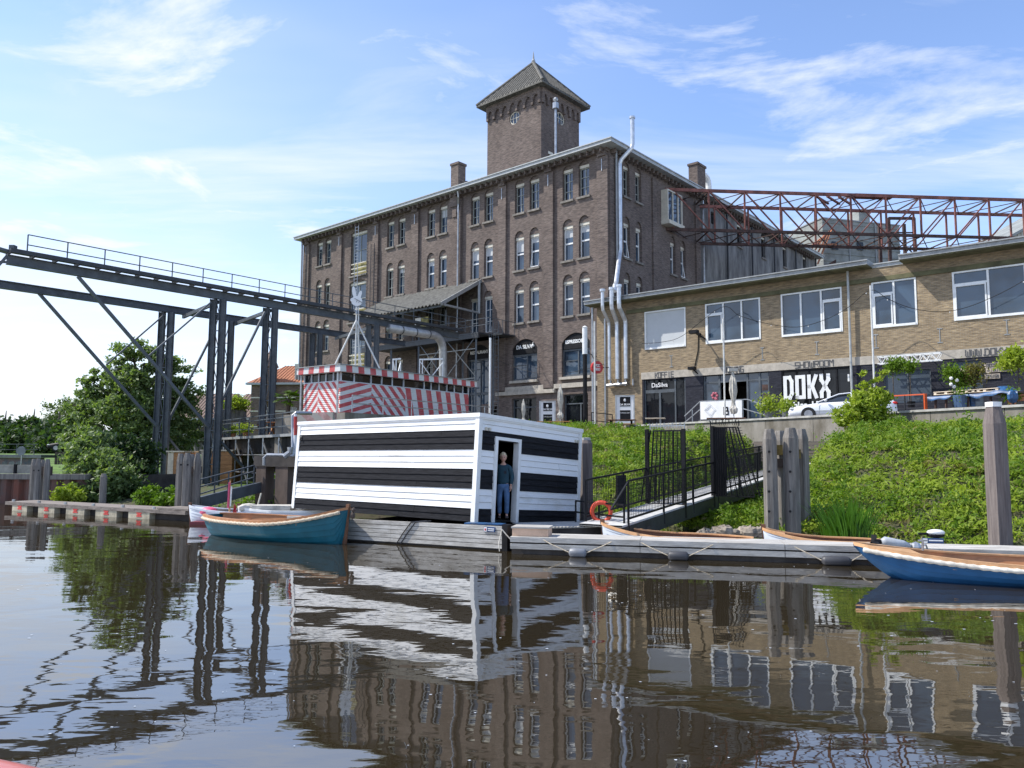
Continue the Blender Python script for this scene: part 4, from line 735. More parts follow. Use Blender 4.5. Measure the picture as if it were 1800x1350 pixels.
# ================================================================ BLACK AND WHITE FLOATING HUT
HB = Vector((-.915, 19.31, .57)); HY = .8555; HT = -.0646; HH = 2.708; HL, HR = 7.82, 4.30
hR = Vector((math.cos(HY)*math.cos(HT), math.sin(HY)*math.cos(HT), math.sin(HT))); hL = Vector((-math.sin(HY), math.cos(HY), -.0038)).normalized(); hU = hR.cross(hL).normalized(); hL = hU.cross(hR)
FHL = F(HB, -hL, hU); FHR = F(HB, hR, hU)
def hut():
    R = empty('floating_hut', HB, 0, 'flat roofed wooden hut with broad black and white horizontal stripes on the pontoon', 'hut')
    R.matrix_basis = Matrix(((hR.x, hL.x, hU.x, HB.x), (hR.y, hL.y, hU.y, HB.y), (hR.z, hL.z, hU.z, HB.z), (0, 0, 0, 1)))
    seq = 'WWBBBWWWBBBWWWBB'; bh = (HH-.10)/16
    P = onpl(868, 800, HB, FHR.n)-HB; d0 = P.dot(hR); P = onpl(912, 800, HB, FHR.n)-HB; d1 = P.dot(hR); P = onpl(890, 775.5, HB, FHR.n)-HB; dt = P.dot(hU)
    def boards(fr, a0, a1, mb, gap=None):
        for i, ch in enumerate(seq):
            b1 = HH-.10-i*bh; b0 = b1-bh; mb.mi = 0 if ch == 'W' else 1; spans = [(a0, a1)]
            if gap and b0 < gap[2]: spans = [(a0, gap[0]), (gap[1], a1)]
            if gap and b0 < gap[2] < b1: mb.add([fr(x, y, .03) for x, y in rect(gap[0], gap[1], gap[2], b1)], [(0, 1, 2, 3)])
            for s0, s1 in spans:
                cuts = [s0]; x = s0+random.uniform(1.5, 4)
                while x < s1-.8: cuts.append(x); x += random.uniform(2.5, 4.5)
                cuts.append(s1)
                for c0, c1 in zip(cuts, cuts[1:]):
                    j = random.uniform(-.003, .003)
                    mb.add([fr(c0+.002, b0+.006, .034+j), fr(c1-.002, b0+.006, .034+j), fr(c1-.002, b1, .012+j), fr(c0+.002, b1, .012+j), fr(c0+.002, b0+.006, -.0), fr(c1-.002, b0+.006, 0)], [(0, 1, 2, 3), (4, 5, 1, 0), (0, 3, 4), (1, 5, 2)])
    mb = MB(); boards(FHL, -HL+.09, -.09, mb); mb.build('long_cladding', ['white_board', 'black_board'], R)
    mb = MB(); boards(FHR, .09, HR-.09, mb, (d0+.02, d1-.02, dt-.02)); mb.build('short_cladding', ['white_board', 'black_board'], R)
    FH = F(HB, hR, hL)   # inner frame: a R, b L, c up
    mb = MB(); mb.box(FH, .0, .08, .09, HL, 0, HH-.1); mb.box(FH, .09, HR-.01, HL-.08, HL, 0, HH-.1); mb.box(FH, HR-.08, HR, .01, HL-.09, 0, HH-.1)
    mb.box(FH, .09, d0+.02, .0, .08, 0, HH-.1); mb.box(FH, d1-.02, HR-.09, .0, .08, 0, HH-.1); mb.box(FH, d0+.021, d1-.021, .0, .08, dt-.02, HH-.1); mb.box(FH, .09, HR-.09, .09, HL-.09, .01, .05)
    mb.build('inner_wall', 'interior_dark', R)
    mb = MB(); mb.box(FH, -.07, HR+.07, -.07, HL+.07, HH-.10, HH); mb.box(FH, -.05, HR+.05, -.05, HL+.05, HH-.14, HH-.101); mb.build('roof', 'white_paint', R)
    for a0, a1, b0, b1 in ((-.045, .09, -.045, .09), (HR-.09, HR+.045, -.045, .09), (-.045, .09, HL-.09, HL+.045)): mb = MB(); mb.box(FH, a0, a1, b0, b1, 0, HH-.141); mb.build('corner_post', 'white_paint', R)
    mb = MB(); t = .085; mb.box(FHR, d0-.02, d0+t, 0, dt+.0, -.04, .065); mb.box(FHR, d1-t, d1+.02, 0, dt, -.12, .065); mb.box(FHR, d0-.02, d1+.02, dt, dt+.085, -.04, .066); mb.build('door_frame', 'white_paint', R)
    mb = MB(); [mb.box(FHR, .18+.12*i, .24+.12*i, HH-.42, HH-.34, .035, .09) for i in range(2)]; [mb.box(FHR, HR-.2-.1*i, HR-.14-.1*i, HH-.42, HH-.34, .035, .09) for i in range(2)]; mb.box(FHL, -HL+.15, -HL+.2, HH-.5, HH-.45, .04, .12); mb.build('socket', 'cream_paint', R)
    return (d0+d1)/2
hut()
# ---------------------------------------------------------------- pontoons
def pontoons():
    a = Vector((-6.05, 21.10, 0)); b = Vector((-.22, 18.28, 0)); d = b-a; fr = F(a, d); L_ = d.length
    R = empty('timber_pontoon', (a.x, a.y, 0), 0, 'timber clad pontoon carrying the striped hut, with five pale side planks', 'pontoon')
    mb = MB()
    for i in range(5): z1 = .56-i*.105; mb.box(fr, 0, L_*.52, z1-.092, z1, -.06, 0); mb.box(fr, L_*.52+.006, L_, z1-.092, z1, -.06, .002)
    mb.build("side_planks", "deck_timber", R)
    mb = MB(); mb.box(fr, .05, L_-.02, -.3, .54, -.16, -.07); mb.box(fr, .4, L_-.0, -.35, .26, -8.5, -.161); mb.build('float', 'dark_concrete', R)
    mb = MB(); mb.box(fr, L_+.01, L_+.15, -.4, .60, -.25, .02); mb.build('end_post', 'black_paint', R)
    x0 = (onpl(851, 927, a, fr.n)-a).dot(fr.u); mb = MB(); mb.box(fr, x0, x0+.30, .42, .535, .004, .02); s = mb.build('name_plate', 'plate_blue', R)
    mb = MB(); mb.box(fr, x0+.008, x0+.085, .428, .527, .021, .026); mb.box(fr, x0+.11, x0+.28, .485, .505, .021, .026); mb.box(fr, x0+.11, x0+.27, .445, .46, .021, .026); mb.build('lettering', 'white_paint', s)
    mb = MB(); mb.box(fr, x0+.025, x0+.065, .45, .50, .027, .03); mb.build('emblem', 'sign_red', s)
    mb = MB(); p = at(820, 920, 18.9); q = at(886, 922, 18.6); mb.bar((p.x, p.y, .585), (q.x, q.y, .585), .3, .03); tag(mb.build('blue_tarp', 'tarp_blue'), 'blue tarpaulin strip lying at the threshold of the hut door', 'tarpaulin')
    for k in (0, 1): mb = MB(); x = (onpl(716, 930, a, fr.n)-a).dot(fr.u)+k*.12; mb.tube([fr(x+.12, .56, .02), fr(x-.1, .3, .02), fr(x-.3, .02, .02)], .014, 5); mb.tube([fr(x+.12, .56, .02), fr(x+.5, .6, -.1)], .014, 5); tag(mb.build('mooring_line', 'black_cloth'), ['black', 'thinner black'][k]+' mooring line hanging over the planks beside the teal boat', 'rope')
    # second pontoon to the right
    o = Vector((-.02, 17.76, 0)); u2 = Vector((.9765, -.2153, 0)); f2 = F(o, u2); L2 = 14
    R2 = empty('timber_pontoon', (o.x, o.y, 0), 0, 'long low grey timber pontoon with the blue boat alongside', 'pontoon')
    mb = MB(); cuts = [0, 2.9, 5.9, 8.9, 11.9, 14]
    for j, (x0, x1) in enumerate(zip(cuts, cuts[1:])):
        for i in range(4): mb.box(f2, x0+.006, x1-.006, .345+.002*(j % 2), .385+.002*(j % 2), -.235*(i+1)+.012, -.235*i-.004)
        for i in range(2): z1 = .385-.13*i if i == 0 else .235; mb.box(f2, x0+.006, x1-.006, z1-.115, z1, .0, .045+.002*(j % 2))
    mb.build('planks', 'deck_timber', R2)
    mb = MB(); mb.box(f2, .02, L2-.02, -.3, .33, -.9, -.05); mb.build('float', 'dark_concrete', R2)
    mb = MB(); mb.box(f2, .02, .85, .39, .56, -.62, -.1); mb.mi = 1; mb.box(f2, .0, .87, .565, .60, -.66, -.06); mb.mi = 0
    b_ = mb.build('step_box', ['pink_timber', 'deck_timber']); tag(b_, 'low pinkish timber step box at the left end of the right pontoon', 'box')
    x0 = (onpl(1645, 962, o, f2.n)-o).dot(u2); mb = MB(); mb.box(f2, x0, x0+.42, .39, .50, -.93, -.9); s = mb.build('name_plate', 'plate_blue', R2); mb = MB(); mb.box(f2, x0+.01, x0+.1, .40, .49, -.899, -.895); mb.box(f2, x0+.13, x0+.4, .44, .465, -.899, -.895); mb.build('lettering', 'white_paint', s)
    # dark back walkway with pale nosing, leading to the gangway
    p = at(943, 927, 18.75); q = at(1068, 932, 19.3); fr = F((p.x, p.y, 0), (q-p)*Vector((1, 1, 0))); L_ = (q-p).length
    R3 = empty('landing_stage', (p.x, p.y, 0), 0, 'dark timber landing stage between the hut and the foot of the gangway', 'pontoon')
    mb = MB(); mb.box(fr, -.1, L_+1.2, -.2, .46, -1.6, -.05); mb.build('deck', 'dark_concrete', R3)
    mb = MB(); mb.box(fr, -.1, L_+.3, .461, .485, -1.6, -.02); [mb.box(fr, i*.09, i*.09+.05, .486, .50, -.12, .0) for i in range(int(L_/.09))]; mb.build('deck_edge', 'concrete_cap', R3)
    # fenders and ropes
    for x, w, lb in ((1017, .17, 'worn grey boat fender nearest the hut, hanging at the waterline'), (1192, .19, 'dark rubber boat fender in the middle of the right pontoon'), (1467, .25, 'black rubber boat fender beside the tip of the blue boat')):
        y = (onpl(x, 970, o, f2.n)-o); a_ = y.dot(u2); mb = MB(); pts = [f2(a_+t*w*1.15, .09, .16) for t in (-1, -.92, -.75, .75, .92, 1)]; mb.tube(pts, [.03, .075, .1, .1, .075, .03], 10)
        rt = mb.build('fender', 'rubber' if x > 1100 else 'grey_plastic', None, True); tag(rt, lb, 'fender', 'fenders along the right pontoon')
        mb = MB(); mb.tube([f2(a_-w*1.1, .09, .16), f2(a_-.6, .25, .1), f2(a_-.9, .39, .0)], .011, 5); mb.build('rope', 'rope', rt); mb = MB(); mb.tube([f2(a_+w*1.1, .09, .16), f2(a_+.55, .25, .1), f2(a_+.85, .39, 0)], .011, 5); mb.build('rope', 'rope', rt)
    # looped white rope at the joint
    mb = MB(); c = at(886, 935, 18.1); pts = []
    for i in range(15): t = i/14; pts.append(Vector((c.x-.05+.9*t, c.y-.05-.22*t, .52-.34*math.sin(math.pi*t))))
    mb.tube(pts, .014, 5); mb.tube([Vector((c.x-.05, c.y-.05, .52)), Vector((c.x-.12, c.y-.05, .2)), Vector((c.x-.1, c.y-.05, .02))], .012, 5); tag(mb.build('mooring_rope', 'white_rope'), 'pale slack rope looped between the two pontoons', 'rope')
    return f2
FP2 = pontoons()
# ---------------------------------------------------------------- gangway with gates
GN = Vector((.543, .84, 0)).normalized(); GL = Vector((-GN.y, GN.x, 0)); G0 = Vector((2.62, 18.5, .0))
def gz(k): return .57+.0655*k
def gp(k, w, dz=0): p = G0+GN*k+GL*w; p.z = gz(k)+dz; return p
def gangway():
    R = empty('gangway', (G0.x, G0.y, .5), 0, 'long sloping gangway with pale deck and black mesh railings up the bank', 'gangway'); LG = 21.9; Wd = 1.15
    mb = MB(); n = 40; [mb.add([gp(LG*i/n+.004, 0), gp(LG*(i+1)/n-.004, 0), gp(LG*(i+1)/n-.004, Wd), gp(LG*i/n+.004, Wd), gp(LG*i/n+.004, 0, -.05), gp(LG*(i+1)/n-.004, 0, -.05), gp(LG*(i+1)/n-.004, Wd, -.05), gp(LG*i/n+.004, Wd, -.05)], [(0, 1, 2, 3), (4, 5, 1, 0), (7, 6, 5, 4), (6, 7, 3, 2)]) for i in range(n)]
    mb.build('deck', 'gang_deck', R)
    mb = MB()
    for w in (.02, Wd-.02): mb.add([gp(0, w-.04, -.06), gp(LG, w-.04, -.06), gp(LG, w-.04, -.42), gp(1.2, w-.04, -.42), gp(0, w+.04, -.06), gp(LG, w+.04, -.06), gp(LG, w+.04, -.42), gp(1.2, w+.04, -.42)], [(0, 1, 2, 3), (7, 6, 5, 4), (0, 4, 5, 1), (3, 2, 6, 7), (1, 5, 6, 2), (0, 3, 7, 4)])
    [mb.bar(gp(k, .05, -.25), gp(k, Wd-.05, -.25), .06) for k in np.arange(1.5, LG, 1.6)]; mb.build('girder', 'steel_edge', R)
    for w, nm in ((.0, 'railing'), (Wd, 'railing')):
        mb = MB(); ks = np.arange(.35, LG, 2.25)
        for k in ks: mb.bar(gp(k, w, -.3), gp(k, w, 1.02), .05)
        for h in (1.02, .12): mb.bar(gp(.35, w, h), gp(LG-.1, w, h), .045)
        kk = .35
        while kk < LG-.2: mb.bar(gp(kk, w, .12), gp(kk, w, 1.0), .009 if kk < 9 else .012); kk += .10
        for h in np.arange(.2, 1.0, .1): mb.bar(gp(.35, w, h), gp(9.0, w, h), .006)
        if w == 0: mb.bar(gp(.35, w, 1.0), gp(-.6, w, .45), .04)
        mb.build(nm, 'black_paint', R)
    p = gp(2.2, Wd+.05); mb = MB(); mb.box(F(p, GN), 0, .55, .1, .98, 0, .06); mb.build('notice_board', 'black_board', R)
    # gates
    for j, (k, lb) in enumerate(((4.2, 'tall black barred gate with a spiked wing, nearer the hut on the gangway'), (6.7, 'tall black barred gate with its spiked wing leaning right, farther up the gangway'))):
        o = gp(k, 0); fr = F(o, -GL); Rg = empty('security_gate', o, 0, lb, 'gate', 'security gates on the gangway')   # a<0 across the deck, a>0 outward right
        mb = MB(); mb.box(fr, -.07, .03, -.35, 2.15, -.05, .05); mb.box(fr, -Wd-.03, -Wd+.07, -.35, 2.15, -.05, .05) if j == 0 else None; mb.build('post', 'black_paint', Rg)
        if j == 0: a0, a1, t0, t1 = -Wd+.07, -.07, -Wd+.22, -.09; fan = (-1.16, -1.34, -1.02)
        else: a0, a1, t0, t1 = .04, 1.25, .04, .72; fan = (1.26, 1.42, .78)
        mb = MB(); n = 7
        mb.bar(fr(a0, 0.0), fr(a1, 0.0), .035); mb.bar(fr(t0, 2.1), fr(t1, 2.1), .04)
        for i in range(n+1): mb.bar(fr(a0+(a1-a0)*i/n, 0), fr(t0+(t1-t0)*i/n, 2.1), .032)
        mb.build('bars', 'black_paint', Rg)
        mb = MB(); [mb.bar(fr(a0+(a1-a0)*q, 0), fr(t0+(t1-t0)*q, 2.1), .010) for q in np.arange(.03, 1, .055)]; [mb.bar(fr(a0+(t0-a0)*h/2.1, h), fr(a1+(t1-a1)*h/2.1, h), .010) for h in np.arange(.06, 2.1, .07)]; mb.build('mesh_panel', 'black_paint', Rg)
        mb = MB(); A = fr(fan[1], 0.03); B = fr(fan[2], 2.12); mb.bar(A, B, .04); s = -1 if j == 0 else 1
        for i in range(26): p = A.lerp(B, (i+.5)/26); mb.bar(p-fr.u*.07, p+fr.u*.1*s+fr.u*.0, .016); mb.bar(p, p+fr.n*.07, .012)
        mb.build('spiked_bar', 'black_paint', Rg)
        if j == 1: mb = MB(); f3 = F(o, GN); [mb.bar(f3(x, .02, -.02), f3(x, 2.12, -.02), .035) for x in np.arange(.1, 1.1, .11)]; mb.bar(f3(0, 2.12, -.02), f3(1.1, 2.12, -.02), .05); mb.bar(f3(0, 1.7, -.02), f3(1.1, 1.7, -.02), .04); [mb.bar(fr(x, .02), fr(x, 2.1), .05) for x in (.1, .17, .24, .31, .38)]; mb.build('gate_leaf', 'black_paint', Rg)
        mb = MB(); c = fr((t0+t1)/2, 2.2); mb.bar(fr(t0-.1, 2.24), fr(t1+.1, 2.24), .03); mb.bar(fr(t0-.1, 2.14), fr(t0-.1, 2.3), .03); mb.bar(fr(t1+.1, 2.14), fr(t1+.1, 2.3), .03)
        for i in range(14): p = fr(t0-.1+(t1-t0+.2)*i/13, 2.24); mb.bar(p-Vector((.0, 0, .07)), p+Vector((.03*(i % 3-1), 0, .09)), .014)
        mb.build('top_spikes', 'galvanised' if j == 0 else 'black_paint', Rg)
    # low rail and lifebuoy at the landing stage
    p = at(1011, 885, 21.6); q = at(1097, 886, 19.2); Rr = empty('stage_railing', p, 0, 'short black two bar railing holding the orange lifebuoy', 'railing')
    z0, zm, z1 = .5, .72, 1.05; p.z = q.z = 0; mb = MB(); up = Vector((0, 0, 1)); p = Vector((1.9, 20.8, 0)); q = Vector((2.62, 18.7, 0)); q = Vector((at(1097, 900, 18.9).x, 18.9, 0)); p = Vector((at(1012, 900, 20.6).x, 20.6, 0))
    for z in (1.03, .74): mb.bar(p+up*z, q+up*z, .04)
    for t in (0, .5, 1): mb.bar(p.lerp(q, t)+up*.4, p.lerp(q, t)+up*1.03, .045)
    mb.build('rail', 'black_paint', Rr)
    c = p.lerp(q, .56)+Vector((-.02, -.08, .80)); mb = MB(); rx = (q-p).normalized(); rx = Vector((.93, -.25, 0)).normalized(); n = 24
    c.z = .82; Rt, rt = .235, .055
    rings = [[c+(rx*math.cos(t)+up*math.sin(t))*(Rt+rt*math.cos(s)) + rx.cross(up)*rt*math.sin(s) for s in [2*math.pi*k/8 for k in range(8)]] for t in [2*math.pi*i/n for i in range(n+1)]]
    mb.loft(rings, True, False); tag(mb.build('lifebuoy', 'orange_ring', None, True), 'orange ring lifebuoy hung on the railing beside the grey pile', 'lifebuoy')
gangway()
# ---------------------------------------------------------------- timber piles
def pile(c, w, ztop, lb, name='timber_pile', capm=None, taper=.25, capw=None, mt='grey_timber', grp=None, rot=.3, parent=None, zb=-1.5):
    mb = MB(); c = Vector((c[0], c[1], 0)); n = 8; rings = []
    def ring(z, s): return [c+Vector((math.cos(rot+math.pi/4+q*math.pi/4)*s*w*.5*(1.12 if q % 2 == 0 else 1.0), math.sin(rot+math.pi/4+q*math.pi/4)*s*w*.5*(1.12 if q % 2 == 0 else 1.0), z)) for q in range(n)]
    mb.loft([ring(zb, 1.0), ring(ztop*.5, 1.0), ring(ztop-taper, .98), ring(ztop-taper*.1, .66), ring(ztop, .6)], True, True)
    o = mb.build(name, mt, parent)
    if parent is None: tag(o, lb, 'mooring pile', grp)
    if capm: g = MB(); g.loft([ring(ztop-.02, .70), ring(ztop+capw, .70), ring(ztop+capw+.01, .1)], True, False); g.build('cap', capm, o)
    return o
p = at(1759, 955, 17.5); pile(p, .42, 3.38, 'tall brown grey square pile with a white cap at the right edge', capm='white_paint', taper=.40, capw=.09, mt='brown_pile', rot=.15)
p = at(1031, 925, 24); pile(p, .40, 2.72, 'single dark grey pile between the hut and the gangway', capm='concrete_cap', taper=.12, capw=.05, mt='brown_pile', rot=.15)
p = at(180, 885, 31); pile(p, .26, 1.42, 'thin grey post behind the floating dock in front of the bush', taper=.12)
def dolphin(posts, lb, beams, bm='old_beam'):
    c = posts[0]; q = at(c[0], 900, c[1]); R = empty('mooring_dolphin', (q.x, q.y, 0), 0, lb, 'mooring dolphin', 'clustered timber dolphins')
    for i, (x, Y, w, ytop) in enumerate(posts): g = at(x, ytop, Y); pile(g, w, g.z, None, 'post', parent=R, taper=.28, rot=.2*i)
    for x0, x1, y0, y1, Y, m_ in beams: a = at(x0, y0, Y); b = at(x1, y1, Y); mb = MB(); mb.box(F((a.x, Y, 0), (1, 0, 0)), 0, b.x-a.x, b.z, a.z, -.25, 0); mb.build('cross_beam', m_, R)
    mb = MB(); x, Y, w, yt = posts[0]; [mb.tube([at(xx, yy, yY-.21), at(xx, yy, yY-.26)], .035, 8) for xx, yY in ((posts[0][0], posts[0][1]), (posts[1][0], posts[1][1])) for yy in ((yt+40, yt+75, yt+110, yt+145) if yt < 790 else (yt+20, ))]; mb.build('bolts', 'black_paint', R)
    return R
dolphin([(1352, 21.0, .37, 754), (1389, 21.0, .38, 752), (1371, 21.75, .36, 757), (1408, 21.7, .34, 754)], 'cluster of four weathered grey timber posts in front of the gangway head', [(1360, 1385, 782, 800, 21.35, 'yellow_beam'), (1360, 1385, 806, 822, 21.4, 'old_beam'), (1395, 1408, 790, 806, 21.4, 'yellow_beam')])
dolphin([(318, 27.6, .26, 797), (330, 27.2, .28, 796), (348, 27.6, .25, 797), (338, 28.2, .24, 798)], 'cluster of pale grey timber posts at the right end of the floating dock', [(322, 350, 820, 832, 27.9, 'old_beam')])
dolphin([(60, 32.6, .22, 807), (68, 32.2, .24, 806), (84, 32.4, .24, 807), (76, 33, .2, 808)], 'cluster of dark timber posts before the sheet pile wall at far left', [(62, 86, 820, 836, 32.8, 'old_beam')])
# ---------------------------------------------------------------- boats
def clinker(name, c):
    m = bpy.data.materials.new(name); m.use_nodes = True; nt = m.node_tree; b = nt.nodes['Principled BSDF']; b.inputs['Roughness'].default_value = .5; b.inputs['Coat Weight'].default_value = .08; b.inputs['Specular IOR Level'].default_value = .3
    tc = nt.nodes.new('ShaderNodeTexCoord'); n = nt.nodes.new('ShaderNodeTexNoise'); n.inputs['Scale'].default_value = 3; n.inputs['Detail'].default_value = 8; nt.links.new(tc.outputs['Object'], n.inputs[0])
    nt.links.new(ramp(nt, n.outputs[0], [(.35, tuple(x*.75 for x in c)), (.65, c)]), b.inputs['Base Color']); M[name] = m
    return m
clinker('teal_clinker', (.004, .115, .16))
def make_boat(name, tip, u, L_, B, sheer, m_hull, m_rail, m_in, label, keel=-.22, bowp=.55, sternp=.35, transom=.0, rope=None, thw=3, bottom=None, sink=0, rake=.05, rakes=.10):
    """tip = bow end on the water plane, u = direction from the bow to the stern"""
    u = Vector(u).normalized(); w = Vector((-u.y, u.x, 0)); R = empty(name, (tip[0], tip[1], 0), math.atan2(u.y, u.x), label, 'boat'); up = Vector((0, 0, 1)); o = Vector((tip[0], tip[1], 0))
    N = 44
    def hb(t): return B/2*max(1e-3, (min(1, t/.42)**bowp if t < .42 else 1)*(1-(1-transom)*max(0, (t-.55)/.45)**2.4))
    def sh(t): return sheer[1]+(sheer[0]-sheer[1])*max(0, 1-t/.5)**2+(sheer[2]-sheer[1])*max(0, (t-.5)/.5)**2
    def kl(t): return keel+(sh(t)-keel)*(.93*max(0, 1-t/rake)**1.5+.75*max(0, (t-1+rakes)/rakes)**1.6)
    def sec(t, side, off=0, nst=7):
        pts = []; b = max(hb(t)-off, .004); zt, zk = sh(t), kl(t)+off
        for k in range(nst+1):
            q = k/nst; y = b*(1-q**2.6)**.75 if q < 1 else 0; z = zt+(zk-zt)*q**1.05
            if 0 < k < nst and off == 0: pts.append(o+u*(t*L_)+w*side*(y+.016)+up*z)
            pts.append(o+u*(t*L_)+w*side*y+up*z)
        return pts
    mb = MB(); mid = None
    for side in (-1, 1):
        rings = [sec(i/N, side) for i in range(N+1)]; mb.loft(rings if side > 0 else rings[::-1])
    if bottom: pass
    if transom > .05: mb.add(sec(1, 1)+sec(1, -1)[::-1], [list(range(len(sec(1, 1))*2))])
    hull = mb.build('hull', m_hull, R, False)
    mb = MB()
    for side in (-1, 1): rings = [[q-up*0 for q in sec(i/N*.97+.015, side, .05)] for i in range(N+1)]; mb.loft(rings if side < 0 else rings[::-1])
    mb.build('inner_hull', m_in, R, True)
    for side in (-1, 1):
        mb = MB(); rings = []
        for i in range(N+1): t = i/N; p = o+u*(t*L_)+up*(sh(t)); b = hb(t); rings.append([p+w*side*(b+.03)-up*.035, p+w*side*(b+.03)+up*.03, p+w*side*max(b-.07, 0)+up*.03, p+w*side*max(b-.07, 0)-up*.0])
        mb.loft(rings, True, True); mb.build('gunwale', m_rail, R)
        if rope:
            mb = MB(); pts = []; rr = []; n = int(L_/.05)
            for i in range(n+1): t = .02+.97*i/n; pts.append(o+u*(t*L_)+w*side*(hb(t)+.045)+up*(sh(t)-.07)); rr.append(.042*(1+.16*math.sin(i*1.9)))
            mb.tube(pts, rr, 8); mb.build('rope_fender', rope, R, True)
    mb = MB()
    for i in range(thw): t = .25+.6*i/max(1, thw-1); p = o+u*(t*L_); b = hb(t)-.03; fr = F(p, u); mb.box(fr, -.11, .11, sh(t)-.16, sh(t)-.12, -b, b)
    b1 = hb(.14); mb.add([o+u*.04*L_+up*(sh(.04)+.012), o+u*.17*L_+w*(hb(.17)-.04)+up*(sh(.17)+.012), o+u*.17*L_-w*(hb(.17)-.04)+up*(sh(.17)+.012)], [(0, 1, 2), (2, 1, 0)])
    mb.build('seat', m_rail, R)
    mb = MB(); fr = F(o, u)
    for i in range(5): c = (i-2)*.16; mb.box(fr, .15*L_, .9*L_, kl(.5)+.14, kl(.5)+.165, c-.07, c+.07)
    mb.build('floor_boards', 'wood_brown' if m_rail != 'wood_pale' else 'wood_orange', R)
    if rake > .1: return R
    mb = MB(); mb.add([o-u*.03+up*(sh(0)+.10)+w*.03, o-u*.03+up*(sh(0)+.10)-w*.03, o+u*(rake*L_*.35)+up*(keel*.9)-w*.03, o+u*(rake*L_*.35)+up*(keel*.9)+w*.03, o+u*.07+up*(sh(0)+.10)+w*.03, o+u*.07+up*(sh(0)+.10)-w*.03, o+u*(rake*L_*.35+.1)+up*(keel)-w*.03, o+u*(rake*L_*.35+.1)+up*(keel)+w*.03], [(0, 1, 2, 3), (7, 6, 5, 4), (0, 4, 5, 1), (0, 3, 7, 4), (1, 5, 6, 2)]); mb.build('stem', 'wood_brown' if rake < .1 else m_hull, R)
    return R
tb = at(612, 952, 19.55); ts = at(384, 935, 22.0)
b_ = make_boat('rowing_boat', (tb.x, tb.y), (ts.x-tb.x, ts.y-tb.y, 0), 5.1, 1.75, (.88, .50, .52), 'teal_clinker', 'wood_orange', 'wood_orange', 'teal clinker boat with a rope rub rail and varnished inside, left of the hut', transom=.35, rope='rope', keel=-.25)
mb = MB(); mb.sphere((tb.x+.10, tb.y-.02, .70), .085, 10, (.8, .8, 1.1)); mb.sphere((tb.x+.12, tb.y-.02, .84), .06, 8); mb.build('bow_fender', 'old_beam', b_)
P_ = FP2(6.55, 0, 2.35-.9)
bb = make_boat('rowing_boat', (6.42, 14.72), (.9765, -.2153, 0), 6.4, 1.75, (.60, .35, .50), clinker('blue_clinker', (.022, .115, .27)), 'wood_pale', 'wood_orange', 'bright blue boat with a thick pale rope rail moored at the right edge', transom=.2, rope='white_rope', keel=-.18, rake=.17)
mb = MB(); q = Vector((7.35, 14.52, 0)); mb.bar(q+Vector((.1, 0, .12)), q+Vector((.2, 0, -.5)), .26, .04); mb.build('rudder', 'grey_zinc', bb)
mb = MB(); q = Vector((7.6, 14.5, .62)); mb.tube([q-Vector((0, 0, .12)), q+Vector((0, 0, .08))], .02, 6); mb.bar(q+Vector((-.08, 0, .06)), q+Vector((.08, 0, .06)), .03); mb.build('cleat', 'galvanised', bb)
make_boat('rowing_boat', (at(1057, 927, 18.9).x, 18.9), (.93, -.33, 0), 3.5, 1.3, (.60, .36, .36), 'hull_white', 'wood_pale', 'wood_brown', 'white hulled open boat lying behind the pontoon at the gangway foot', transom=.3, keel=-.15)
make_boat('rowing_boat', (at(1340, 936, 18.1).x, 18.1), (.93, -.34, 0), 2.9, 1.1, (.56, .36, .36), 'hull_white', 'wood_pale', 'wood_brown', 'white hulled open boat behind the pontoon below the timber dolphin', transom=.3, keel=-.15)
def small_boats():
    a = at(332, 905, 25.3); R = make_boat('small_boat', (a.x, a.y), (.97, -.05, 0), 3.4, 1.3, (.55, .38, .42), 'hull_white', 'hull_white', 'boat_inner', 'small pale boat with a dark red bottom beside the clustered posts', transom=.4, keel=-.15)
    mb = MB(); fr = F((a.x, a.y, 0), (.97, -.05, 0)); mb.box(fr, .35, 3.3, -.1, .09, .0, .66); mb.build('boot_stripe', 'dark_red', R)
    mb = MB(); c = at(367, 893, 25.0); mb.sphere((c.x, c.y, c.z-.12), .27, 12, (1.1, .8, .6)); tag(mb.build('buoy_ball', 'pink', None, True), 'pink inflatable buoy ball lying in the small pale boat', 'buoy')
    a = at(418, 902, 24.9); R = make_boat('motor_boat', (a.x, a.y), (.99, -.10, 0), 3.2, 1.3, (.55, .45, .5), 'hull_white', 'white_paint', 'boat_inner', 'low white motor boat half hidden behind the teal boat', transom=.6, keel=-.15)
    mb = MB(); c = at(437, 893, 24.7); mb.sphere((c.x, c.y, c.z), .26, 10, (1.3, .8, .6)); mb.box(F((c.x, c.y, 0), (1, 0, 0)), .2, 1.4, .45, .62, -.3, .3); mb.build('deck_cover', 'cloth', R)
    mb = MB(); p = at(402, 912, 24.6); q = at(405, 845, 24.6); mb.tube([p, q], .018, 6); mb.tube([at(405, 912, 24.6), at(402, 870, 24.6)], .025, 6); o = mb.build('mast', 'wood_pale'); tag(o, 'thin pole with a furled red and white flag behind the teal boat', 'flagpole')
    mb = MB(); mb.bar(at(403.5, 848, 24.55), at(401, 893, 24.55), .09, .04); mb.mi = 1; mb.bar(at(407, 855, 24.53), at(405, 890, 24.53), .05, .03); mb.build('flag', ['pink', 'white_paint'], o)
    mb = MB(); mb.tube([at(452, 893, 26.5), at(459, 867, 26.5)], .03, 6); tag(mb.build('boat_hook', 'cream_paint'), 'short pale pole leaning up from the white motor boat', 'pole')
    mb = MB(); mb.add([at(410, 901, 24), at(416, 902, 24), at(415, 888, 24.1), at(412, 887, 24)], [(0, 1, 2, 3)]); mb.tube([at(409.5, 903, 24), at(412, 886, 24)], .012, 5); tag(mb.build('small_flag', 'sign_red'), 'tiny red flag at the stern of the teal boat', 'flag')
small_boats()
